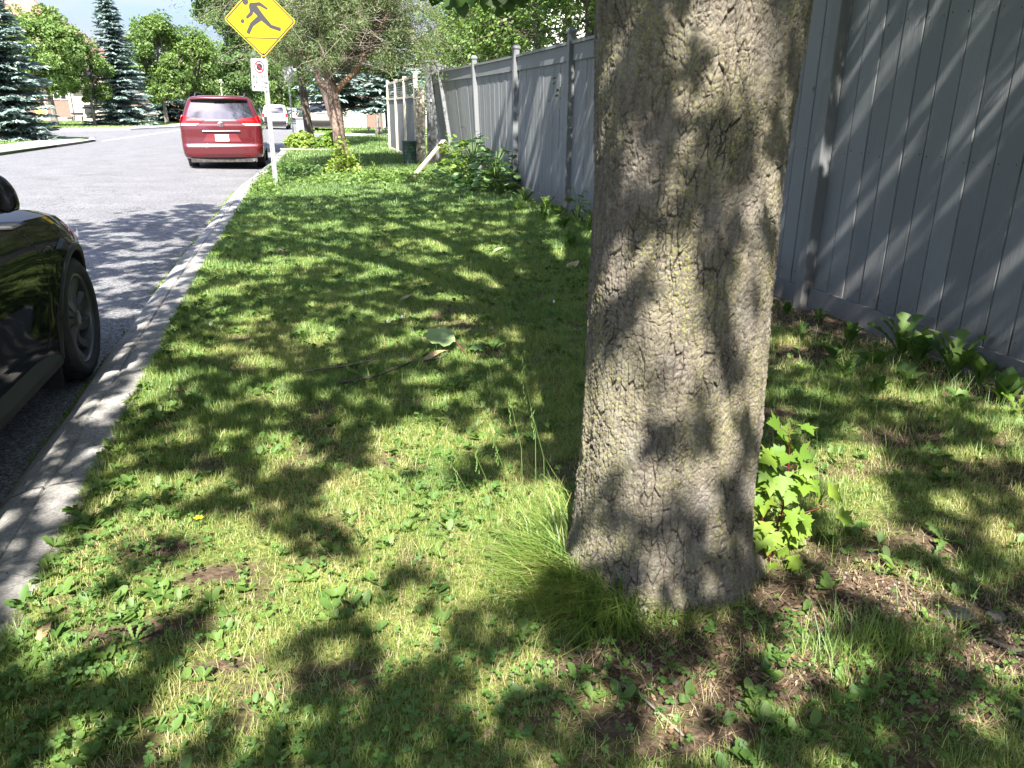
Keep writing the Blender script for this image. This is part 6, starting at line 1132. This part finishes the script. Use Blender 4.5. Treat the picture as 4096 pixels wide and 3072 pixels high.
for p in pf: p.materials.append(M['weed'])
FW = ['weed hiding beside the trunk edge at the fence foot', 'small weed on bare soil between trunk and fence', 'weed in the grass nearest the maple trunk side of the fence strip', 'weed in front of the near fence post', 'tallest weed leaning on the bottom board of the near panel', 'weed just left of the tallest fence weed', 'broad weed just below the tallest fence weed', 'tall weed clump against the fence right of the tallest one', 'tall weed clump against the fence near the right picture edge', 'low weed in the grass right of the sapling', 'low weed in the middle of the strip between trunk and fence', 'weed in the grass below the near fence panel', 'lowest weed at the right picture edge', 'tiny weed on bare soil at the near post foot', 'weed in the grass near the right picture edge', 'tiny weed on bare soil left of the near post']
FW += ['weed at the fence foot left of the maple trunk, %s counted from the trunk' % ORD[k] for k in (8, 6, 5, 3, 4, 2, 9, 10, 11, 7, 1, 0)]
for i, (x, y, s) in enumerate([(3.22, 4.95, .8), (2.81, 3.88, .55), (2.76, 3.5, .7), (3.05, 3.75, .75), (3.2, 3.5, 1.25), (2.95, 3.38, .85), (3.18, 3.35, .9), (3.24, 3.15, 1.25), (3.25, 2.98, 1.2), (2.6, 2.95, .65), (2.63, 3.22, .75), (2.85, 3.05, .8), (3.12, 2.72, .9), (3.2, 4.25, .5), (2.9, 2.75, .6), (3.12, 4.5, .5),
                               (3.2, 10.4, 1.1), (3.1, 9.6, 1.3), (2.8, 9.2, 1.0), (3.15, 8.5, 1.3), (2.85, 8.6, 1.0), (2.5, 7.3, .9), (3.1, 11.2, 1.2), (3.0, 7.9, 1.2), (2.95, 12.2, 1.2), (2.7, 10.2, 1.0), (3.1, 7.1, 1.3), (2.8, 6.4, 1.0)]):
    o = bpy.data.objects.new('tall_weed', pf[i % 3]); COL.objects.link(o); o.location = (x, y, gzf(x, y)); o.rotation_euler = (0, 0, rg.uniform(0, 6.3)); o.scale = (s, s, s); tag(o, FW[i], 'weed', GF)
# bright lit weed by the fence at the right edge
o = bpy.data.objects.new('lobed_weed', rosette_mesh(10, .15, 't', 21, (.15, .8))); o.data.materials.append(M['sapling_leaf']); COL.objects.link(o); o.location = (3.1, 2.62, gzf(3.1, 2.62)); tag(o, 'bright sunlit lobed weed at the right picture edge below the fence', 'weed')
# burdock: big wavy leaves on stalks
BV, BF = [], []; nb_ = 18; BV.append((.55, 0, -.03))
for k in range(nb_):
    a = -math.pi + 2 * math.pi * k / nb_; r_ = (.50 + .04 * math.cos(k * 2.6)) * (1 - .25 * math.exp(-((abs(a) - math.pi) / .5) ** 2)); BV.append((.55 + r_ * math.cos(a), r_ * .82 * math.sin(a), .05 + .05 * math.sin(k * 2.1)))
BF = [(0, 1 + k, 1 + (k + 1) % nb_) for k in range(nb_)]
def bigplant(name, label, x, y, nl, size, h, m, seed, spread=.3, cat='plant', flower=False, ell=(.1, .9)):
    rg = np.random.default_rng(seed); z = gzf(x, y); e = empty(name, (x, y, z), label, cat); P, X, Y = [], [], []; st = MB()
    for i in range(nl):
        a = i * 2.4 + rg.uniform(-.4, .4); t = i / nl; hh = h * (.15 + .85 * t) * rg.uniform(.7, 1.1); r_ = spread * (1 - .6 * t) * rg.uniform(.5, 1.1); p = np.array([x + math.cos(a) * r_, y + math.sin(a) * r_, z + hh])
        st.tube([(x + rg.uniform(-.03, .03), y, z), (x + math.cos(a) * r_ * .4, y + math.sin(a) * r_ * .4, z + hh * .75), tuple(p)], [.008, .006, .004], 5); el = rg.uniform(-.5, .5); P.append(p); d = np.array([math.cos(a) * math.cos(el), math.sin(a) * math.cos(el), math.sin(el) - .15]); d /= np.linalg.norm(d); X.append(d); yv = np.cross(np.array([rg.normal(0, .3), rg.normal(0, .3), 1]), d); Y.append(yv / np.linalg.norm(yv))
    s = (size * rg.uniform(.5, 1.1, nl) * (1 - .45 * np.arange(nl) / nl))[:, None]; X, Y, P = map(np.array, (X, Y, P)); st.build('stems', M['greenstem'], e, fix=False)
    link('leaves', instance_mesh('leaves', BV, BF, P, X * s, Y * s, np.cross(X, Y) * s, {'rnd': rg.random(nl)}), m, e); return e
bigplant('burdock_plant', 'bright sunlit broad leaved plant below the leaning plank', 2.98, 16.2, 100, .21, .85, M['leaf_c'], 301, .42)
bigplant('burdock_plant', 'dark green burdock with large wavy leaves against the fence', 2.90, 14.0, 75, .31, 1.02, M['burdock'], 302, .45)
bigplant('burdock_plant', 'low grey green leafy weed right of the burdock at the fence', 3.0, 12.7, 120, .24, .75, M['burdock'], 303, .5)
bigplant('burdock_plant', 'upright weed clump standing alone by the fence left of the maple trunk', 3.12, 8.9, 20, .17, .42, M['weed'], 304, .22)
for i, (x, y, l) in enumerate([(.95, 28.8, 'leafy bush beside the second trunk'), (-.05, 29.2, 'darker leafy bush nearest the street on the verge')]):
    e = empty('garden_bush', (x, y, .17), l, 'bush'); rg = np.random.default_rng(310 + i); n = 1900; d = rg.normal(size=(n, 3)); d /= np.linalg.norm(d, axis=1)[:, None]; d[:, 2] = np.abs(d[:, 2]); rad = rg.uniform(.35, 1, n) ** .5; P = np.array([x, y, .15]) + d * rad[:, None] * np.array([.62, .55, .62]) * (1 + .25 * (fbm(d * 2.5, i, 3)[:, None] - .5) * 2); X, Y, Z = frames(n, rg.uniform(.05, .10, n), tilt=.6, up=d * .7 + np.array([0, 0, .4]), rg=rg)
    link('leaves', instance_mesh('leaves', QV, QF, P, X, Y, Z, {'rnd': rg.random(n)}), M['sapling_leaf'] if i == 0 else M['leaf_c'], e); b = MB()
    for k in range(14): limb(b, (x, y, .12), P[k * 50], .012, .004, 3, .2, rg, 4)
    b.build('stems', M['bark_dark'], e)
b = MB(); b.tube([(.5 + 1.3 * math.cos(t), 28.9 - .62 * math.sin(t) * 1.0, .19) for t in np.linspace(.1, 3.0, 20)], .035, 6); tag(b.build('lawn_edging', M['concrete'], smooth=True), 'curved pale edging stones in front of the two bushes', 'edging')
# vine round the pine foot, tall wisps
for nm, lb, x, y, n, rx_, hh, lf, m in (('climbing_vine', 'pale green vine climbing round the foot of the pine', .80, 18.1, 900, .42, .8, .055, 'leaf_c'), ('ground_elder', 'bright green leafy ground cover in front of the pine and plank', 1.6, 15.9, 7500, 1.7, .15, .036, 'leaf_a'), ('ground_elder', 'leafy edge weeds between the kerb and the sign post', -.72, 14.6, 1700, .3, .2, .035, 'leaf_a'), ('ground_elder', 'dark leafy patch on the verge beyond the sign post', -.3, 18.3, 1500, .7, .2, .05, 'leaf_b')):
    rg = np.random.default_rng(len(lb) * 7); X0 = rg.normal(x, rx_ * .5, n); Y0 = rg.normal(y, (.25 if 'vine' in nm else (.55 if rx_ > 1 else .9)), n); zb = gz(X0, Y0); P = np.stack([X0, Y0, zb + hh * rg.random(n) ** (1.8) * np.exp(-((X0 - x) / rx_) ** 2 * (2.2 if 'vine' in nm else .3))], 1); P = P[X0 > kx(Y0)]; n = len(P); X, Y, Z = frames(n, lf * rg.uniform(.6, 1.2, n), tilt=.5, rg=rg)
    o = link(nm, instance_mesh(nm, QV, QF, P, X, Y, Z, {'rnd': rg.random(n)}), M[m]); tag(o, lb, None if nm != 'climbing_vine' else 'vine', None, None if nm == 'climbing_vine' else 'stuff')
def stalkplant(name, label, x, y, h, m, seed, nl=16):
    rg = np.random.default_rng(seed); z = gzf(x, y); e = empty(name, (x, y, z), label, 'plant'); MB().tube([(x, y, z), (x + .02, y, z + h)], [.008, .004], 5).build('stem', M['greenstem'], e); P = np.array([(x, y, z + h * (.15 + .85 * i / nl)) for i in range(nl)]); a = np.arange(nl) * 2.4; el = .5; X = np.stack([np.cos(a) * math.cos(el), np.sin(a) * math.cos(el), np.full(nl, math.sin(el))], 1); Y = np.stack([-np.sin(a), np.cos(a), a * 0], 1); s = np.linspace(.2, .09, nl)[:, None]; TV, TF = entire(.12)
    link('leaves', instance_mesh('leaves', TV, TF, P, X * s, Y * s, np.cross(X, Y) * s, {'rnd': rg.random(nl)}), M[m], e)
stalkplant('milkweed_plant', 'dark upright leafy stalk on the lawn right of the pine', 1.18, 18.3, .42, 'leaf_b', 401); stalkplant('milkweed_plant', 'spindly green stalk in front of the pine near the plank', 1.25, 15.3, .38, 'weed', 402)
# stakes, path lights, compost bin, grey bin, plank
for x, y, h, l in ((.26, 20.2, .95, 'thin dark garden stake left of the pine'), (1.74, 19.2, 1.15, 'thin dark garden stake on the lawn between pine and screen fence')): tag(MB().tube([(x, y, .1), (x - .01, y, .17 + h)], .007, 6).build('garden_stake', M['stake']), l, 'stake')
for x in (3.9, 4.55, 4.95):
    e = empty('path_light', (x, 50.0, .05), 'small dark mushroom shaped path light at the edge of the lawn', 'path light', 'path lights along the driveway'); MB().tube([(x, 50, .0), (x, 50, .40)], .02, 6).build('stem', M['plastic'], e); MB().lathe([(.0, .52), (.13, .46), (.14, .42), (.04, .38), (.04, .34)], (x, 50, 0), 'z', 12).build('lamp_cap', M['plastic'], e)
cb = empty('compost_bin', (2.56, 20.15, .18), 'dark green perforated plastic compost bin standing by the screen fence', 'compost bin')
b = MB(); b.lathe([(.0, .2), (.155, .2), (.165, .215), (.17, .5), (.172, .74), (.182, .75), (.186, .79), (.176, .805), (.0, .815)], (2.56, 20.15, -.03), 'z', 28); b.cur = 1
for k in range(6):
    for j in range(14):
        a = 2 * math.pi * j / 14 + (k % 2) * .22; zz = .26 + k * .078
        for w_ in (.0,): c = Matrix.Translation((2.56, 20.15, zz)) @ Matrix.Rotation(a, 4, 'Z'); b.box(.162, .1735, -.022, .022, 0, .03, c)
b.build('body', [M['green_plastic'], M['nail']], cb, smooth=False)
b = MB()
for k in range(5): b.lathe([(.171, .0), (.178, .006), (.171, .012)], (2.56, 20.15, .235 + k * .078 + .045), 'z', 28)
b.build('ribs', M['green_plastic'], cb)
gb = empty('wheelie_bin', (-.05, 49.3, .03), 'grey wheeled rubbish bin on the driveway between the tree trunk and white suv', 'bin'); MB().bbox(-.35, .25, 49.0, 49.6, .05, .95, .02).build('body', M['bin'], gb); MB().bbox(-.38, .28, 48.96, 49.66, .953, 1.04, .02).build('lid', M['bin'], gb)
for xx in (-.36, .22): MB().tube([(xx, 49.6, .12), (xx + .04, 49.6, .12)], .11, 14).build('wheel', M['plastic'], gb)
bk = empty('bicycle', (3.1, 57, .1), 'dark bicycle standing in front of the far garage', 'bicycle')
for yy in (2.6, 3.65):
    n = 28; MB().tube([(yy + .33 * math.cos(2 * math.pi * k / n), 57, .45 + .33 * math.sin(2 * math.pi * k / n)) for k in range(n + 1)], .022, 6).build('wheel', M['plastic'], bk)
MB().tube([(2.6, 57, .45), (2.95, 57, .95), (3.5, 57, .95), (3.65, 57, .45)], .02, 6).build('frame', M['signred'], bk); MB().tube([(2.95, 57, .95), (3.15, 57, .42), (3.5, 57, .95)], .02, 6).build('frame', M['plastic'], bk); MB().bbox(2.8, 3.05, 56.93, 57.07, 1.02, 1.08, .01).build('saddle', M['plastic'], bk); MB().tube([(3.5, 56.75, 1.08), (3.48, 57, 1.0), (3.5, 57.25, 1.08)], .015, 6).build('handlebar', M['plastic'], bk)
A_, B_ = Vector((2.0, 15.7, .19)), Vector((3.02, 17.75, .86)); d = (B_ - A_).normalized(); sx_ = d.cross(Vector((0, 0, 1))).normalized(); uz = sx_.cross(d)
Mx = Matrix((( d.x, sx_.x, uz.x, A_.x), (d.y, sx_.y, uz.y, A_.y), (d.z, sx_.z, uz.z, A_.z), (0, 0, 0, 1))); tag(MB().box(0, (B_ - A_).length, -.045, .045, -.02, .02, Mx).build('wooden_plank', M['new_wood']), 'pale wooden plank propping up the leaning fence panel', 'plank')
# ---- maple sapling at the foot of the trunk
sp = empty('maple_sapling', (1.30, 1.80, .17), 'maple sapling with red stems and bright lobed leaves beside the trunk', 'sapling')
ML = [(0, 0), (-.06, .20), (-.02, .48), (.12, .40), (.22, .29), (.30, .44), (.42, .46), (.57, .70), (.58, .45), (.55, .24), (.70, .31), (.74, .19), (1.06, 0)]
mv = [(x - .05, y, .20 * y - .14 * x * x) for x, y in ML]; n1 = len(mv); mv += [(x, -y, z) for x, y, z in mv[1:-1]]; mv += [(.12, 0, -.03), (.38, 0, -.05), (.68, 0, -.09)]; c1, c2, c3 = len(mv) - 3, len(mv) - 2, len(mv) - 1
def mirr(i): return i if i in (0, n1 - 1) or i >= c1 else n1 + i - 1
half = [(0, 1, 2, 3, 4, c1), (c1, 4, 5, 6, 7, 8, 9, c2), (c2, 9, 10, 11, 12, c3)]; mF = half + [tuple(mirr(i) for i in f[::-1]) for f in half]
LS = [(1.254, .654), (1.331, .652), (1.31, .591), (1.266, .567), (1.382, .48), (1.356, .444), (1.284, .476), (1.228, .536), (1.219, .466), (1.303, .432), (1.257, .45), (1.326, .356), (1.378, .342), (1.286, .373), (1.242, .336), (1.286, .279), (1.236, .287), (1.299, .233), (1.331, .228), (1.363, .269), (1.423, .299), (1.393, .284), (1.351, .2), (1.371, .17), (1.29, .183), (1.456, .407), (1.503, .395), (1.482, .348), (1.512, .341), (1.365, .55), (1.22, .508), (1.245, .403), (1.352, .389), (1.396, .469), (1.213, .419), (1.345, .309)]
rg = np.random.default_rng(500); LS = LS + [(min(1.52, x + rg.uniform(-.035, .035)), max(.2, z + rg.uniform(-.04, .035))) for x, z in LS[2:] if x < 1.42]; n = len(LS); C = np.array([(x, 1.80 + rg.uniform(-.06, .05), z) for x, z in LS]); ax = np.array([1.325, 1.80, .42]); out = C - ax; out[:, 2] *= .3; out += rg.normal(0, .02, out.shape); out /= np.linalg.norm(out, axis=1)[:, None]
X = out * .8 + np.array([.0, -.25, -.45]) + rg.normal(0, .25, (n, 3)); X /= np.linalg.norm(X, axis=1)[:, None]; nr = np.array([-.1, -.55, .85]) + rg.normal(0, .28, (n, 3)); Y = np.cross(nr, X); Y /= np.linalg.norm(Y, axis=1)[:, None]; Z = np.cross(X, Y); s = rg.uniform(.045, .074, n)[:, None]; C = C - X * s * .45
st = MB(); st.tube([(1.285, 1.80, .12), (1.31, 1.80, .26), (1.324, 1.80, .37), (1.327, 1.80, .455), (1.318, 1.80, .56), (1.30, 1.79, .645)], [.0045, .004, .0036, .003, .0025, .0018], 6); st.tube([(1.324, 1.8, .345), (1.40, 1.79, .352), (1.47, 1.78, .372)], [.0028, .0022, .0015], 5); st.tube([(1.30, 1.8, .15), (1.262, 1.8, .28), (1.245, 1.79, .42), (1.24, 1.78, .52)], [.003, .0026, .002, .0015], 5)
st.build('stem', M['redstem'], sp, smooth=True)
pt = MB()
for c in C:
    zb = min(max(c[2] - .02, .2), .63); xb = np.interp(zb, [.12, .26, .37, .455, .56, .645], [1.285, 1.31, 1.324, 1.327, 1.318, 1.30]) if c[0] < 1.42 else 1.45; xb = xb if c[0] > 1.265 else 1.25; pt.tube([(xb, 1.8, zb if c[0] < 1.42 else .365), tuple(c)], [.0011, .0008], 4)
pt.build('leaf_stalks', M['redstem'], sp, fix=False)
link('leaves', instance_mesh('leaves', mv, mF, C, X * s, Y * s, Z * s, {'rnd': np.clip(1.15 - C[:, 2] * 1.1 + rg.normal(0, .15, n), 0, 1)}), M['sapling_leaf'], sp)
# ---- long grass clump at the trunk foot
rg = np.random.default_rng(510); n = 2500; a = np.radians(np.clip(rg.normal(200, 34, n), 118, 290)); r_ = .27 + np.abs(rg.normal(0, .07, n)); x = .957 + r_ * np.cos(a); y = 1.89 + r_ * np.sin(a); dr = a + rg.normal(0, .65, n) + .1; Ln = rg.uniform(.10, .33, n) * np.where(np.degrees(a) > 235, .42, 1) ; ln = np.clip(rg.normal(.66, .2, n), .1, .96)
o = link('long_grass_clump', blades('long_grass_clump', x, y, gz(x, y) - .01, Ln, rg.uniform(.002, .005, n), ln, np.clip(rg.normal(.62, .25, n), 0.05, 1), None, dirn=dr, rg=rg, curl=.35), M['grass']); tag(o, 'clump of long fine grass arching away from the maple trunk foot', 'grass clump')
rg = np.random.default_rng(511); n = 900; x = rg.uniform(.9, 1.6, n); y = rg.uniform(.9, 1.45, n); x = np.concatenate([rg.normal(1.35, .13, 700), rg.normal(1.55, .12, 300), rg.normal(2.5, .4, 900), rg.normal(2.9, .25, 700)]); y = np.concatenate([rg.normal(1.36, .05, 700), rg.normal(2.05, .12, 300), rg.normal(2.75, .35, 900), rg.normal(2.85, .3, 700)]); k = x < 3.3; x, y = x[k], y[k]; n = len(x)
o = link('grass_tufts', blades('grass_tufts', x, y, gz(x, y), rg.uniform(.06, .15, n), rg.uniform(.0015, .0028, n), rg.uniform(.2, .8, n), rg.uniform(.4, .9, n), None, rg=rg), M['grass']); tag(o, 'taller green grass tufts between trunk and fence', None, None, 'stuff')
GS = 'thin flowering grass stalks rising left of the maple trunk'
for ii, (x, h) in enumerate(((.50, .36), (.545, .52), (.59, .60), (.44, .33), (.62, .44), (.38, .28))):
    x0 = x + .06; z = gzf(x0, 2.15); e = empty('grass_stalk', (x0, 2.15, z), ['middle sized seeding grass stalk left of the maple trunk', 'second tallest seeding grass stalk', 'tallest seeding grass stalk beside the maple trunk', 'short seeding grass stalk second from the left', 'seeding grass stalk closest to the maple trunk', 'shortest and leftmost seeding grass stalk'][ii], 'grass stalk', GS); P = [(x0, 2.15, z), (x0 - .01, 2.15, z + h * .6), (x, 2.13, z + h)]; MB().tube(P, [.0012, .001, .0008], 4).build('stem', M['greenstem'], e); b = MB()
    for k in range(9): t = .78 + .028 * k; p = (x + .01 * (1 - t) * 4 + rg.uniform(-.006, .006), 2.13, z + h * t); b.tube([p, (p[0] + rg.uniform(-.006, .006), p[1], p[2] + .014)], [.0018, .0006], 4)
    b.build('seed_head', M['greenstem'], e)
# ---- single leaf plant, fallen leaves, sticks, stones, flowers
e = empty('burdock_seedling', (.80, 4.2, gzf(.8, 4.2)), 'single large pale cupped leaf standing in the middle of the lawn', 'plant'); z = gzf(.8, 4.2)
MB().tube([(.83, 4.18, z), (.79, 4.2, z + .05), (.76, 4.24, z + .085)], [.006, .005, .004], 6).build('stalk', M['redstem'], e)
X = np.array([[-.93, .15, .12]]); X /= np.linalg.norm(X); Y = np.cross(np.array([[.05, -.42, .9]]), X); Y /= np.linalg.norm(Y); link('leaf', instance_mesh('leaf', BV, BF, np.array([[.79, 4.24, z + .085]]), X * .19, Y * .19, np.cross(X, Y) * .19, {'rnd': [.9]}), M['pale_leaf'], e)
X = np.array([[.8, .5, .12]]); X /= np.linalg.norm(X); Y = np.cross(np.array([[0, 0, 1.]]), X); Y /= np.linalg.norm(Y); link('leaf', instance_mesh('leaf', BV, BF, np.array([[.84, 4.18, z + .03]]), X * .09, Y * .09, np.cross(X, Y) * .09, {'rnd': [.3]}), M['burdock'], e)
def dead(x, y, s, a, label):
    z = gzf(x, y) + .018; b = MB(); V = [(x + s * (math.cos(a) * u - math.sin(a) * v), y + s * (math.sin(a) * u + math.cos(a) * v), z + s * (.5 * v * v + .25 * math.sin(u * 2.2))) for u, v in ((-.6, 0), (-.3, .22), (.1, .34), (.4, .22), (.7, .05), (.95, 0), (.7, -.06), (.4, -.24), (.1, -.36), (-.3, -.2))]
    b.add(V, [tuple(range(10))]); tag(b.build('fallen_leaf', M['dead_leaf']), label, 'leaf')
dead(.60, 4.13, .12, .15, 'curled tan fallen leaf in front of the pale cupped leaf'); dead(2.2, 6.4, .16, .6, 'pale lobed fallen leaf on the grass left of the maple trunk'); dead(.63, 5.6, .1, .3, 'brown fallen leaf on the shaded middle lawn'); dead(-.78, 1.98, .05, 1.2, 'orange brown leaf among the clover by the kerb'); dead(-.3, 7.9, .12, 2.0, 'brown leaf on the far shaded lawn near the kerb'); dead(1.75, 7.4, .12, .1, 'reddish fallen leaf on the lawn near the fence')
def stick(P, r_, label):
    P = [(x, y, gzf(x, y) + dz) for x, y, dz in P]; tag(MB().tube(P, [r_, r_ * .9, r_ * .8, r_ * .5][:len(P)], 6).build('stick', M['bark_dark'] if r_ > .005 else M['twig'], smooth=True), label, 'stick')
stick([(.08, 3.84, .02), (.26, 3.86, .03), (.44, 3.99, .035), (.50, 4.06, .03)], .0075, 'dark curved stick lying on the lawn in front of the pale leaf'); stick([(-.1, 4.05, .02), (.18, 4.10, .03), (.30, 4.16, .03)], .005, 'thin dark twig behind the curved stick'); stick([(.61, 1.45, .01), (.67, 1.36, .02), (.73, 1.23, .01)], .0035, 'grey straight twig in the grass below the trunk'); stick([(1.62, 1.32, .02), (1.67, 1.24, .02), (1.78, 1.16, .02)], .007, 'broken dark root end at the lower right'); stick([(.55, 4.02, .03), (.66, 4.08, .03), (.70, 4.12, .035)], .006, 'short forked stick end near the pale leaf')
def rock(x, y, s, label, m='stone', nm='stone', grp=None, sq=.5, seed=1):
    rg = np.random.default_rng(seed); b = MB(); G = []
    for i in range(8):
        v = math.pi * i / 7; G.append([(x + s * math.sin(v) * math.cos(u) * (1 + .22 * math.sin(u * 2 + seed)), y + s * .8 * math.sin(v) * math.sin(u) * (1 + .15 * math.cos(u * 3 + seed)), gzf(x, y) + s * sq * (.35 + math.cos(v)) * (1 + .12 * math.sin(u + v * 3))) for u in np.linspace(0, 2 * math.pi, 13)[:-1]])
    b.grid(G, True); tag(b.build(nm, M[m], smooth=True), label, 'stone', grp)
rock(1.66, 1.43, .042, 'large flat brown stone half buried right of the bare soil', seed=3, sq=.35); rock(1.76, 1.40, .03, 'smaller stone beside the large flat stone', seed=5)
pos = [(1.20, 1.52), (1.25, 1.47), (1.31, 1.43), (1.36, 1.52), (1.42, 1.47), (1.47, 1.52), (1.30, 1.56), (1.18, 1.44), (1.52, 1.40), (1.45, 1.34), (1.40, 1.42), (.78, 1.38), (.86, 1.30), (.92, 1.24), (1.0, 1.18), (1.05, 1.10), (.98, 1.33), (.74, 1.45), (1.72, 1.22), (1.78, 1.3), (3.05, 3.9), (3.1, 4.15), (2.98, 4.35)]
for i, (x, y) in enumerate(pos): rock(x, y, .007 + .006 * ((i * 37) % 10) / 10, 'small pebble lying on the bare soil', 'pebble' if i % 3 else 'stone', 'pebble', 'pebbles on the bare soil', .6, i)
e = empty('dandelion_flower', (-.445, 2.48, gzf(-.445, 2.48)), 'single yellow dandelion flower in the lawn near the kerb', 'flower'); z = gzf(-.445, 2.48); MB().tube([(-.445, 2.48, z), (-.44, 2.48, z + .045)], .002, 5).build('stem', M['greenstem'], e); b = MB(); rg = np.random.default_rng(9)
for k in range(44): a = rg.uniform(0, 6.28); l = rg.uniform(.006, .017); c = (-.44, 2.48, z + .046); b.add([c, (c[0] + l * math.cos(a - .14), c[1] + l * math.sin(a - .14), c[2] + .006 - l * .15), (c[0] + l * 1.05 * math.cos(a), c[1] + l * 1.05 * math.sin(a), c[2] + .006 - l * .2), (c[0] + l * math.cos(a + .14), c[1] + l * math.sin(a + .14), c[2] + .006 - l * .15)], [(0, 1, 2, 3)])
b.build('flower_head', M['petal'], e, fix=False)
for i, (x, y) in enumerate([(-.65, 4.95), (.42, 4.72), (.52, 4.80), (.33, 5.6), (1.6, 5.0)]):
    z = gzf(x, y); e = empty('clover_flower', (x, y, z), 'small white clover flower head on the lawn', 'flower', 'white clover flowers in the lawn'); MB().tube([(x, y, z), (x + .004, y, z + .075)], .0013, 5).build('stem', M['greenstem'], e); MB().lathe([(.001, -.011), (.008, -.007), (.009, 0), (.007, .008), (.001, .012)], (x + .004, y, z + .083), 'z', 9).build('flower_head', M['white_petal'], e)
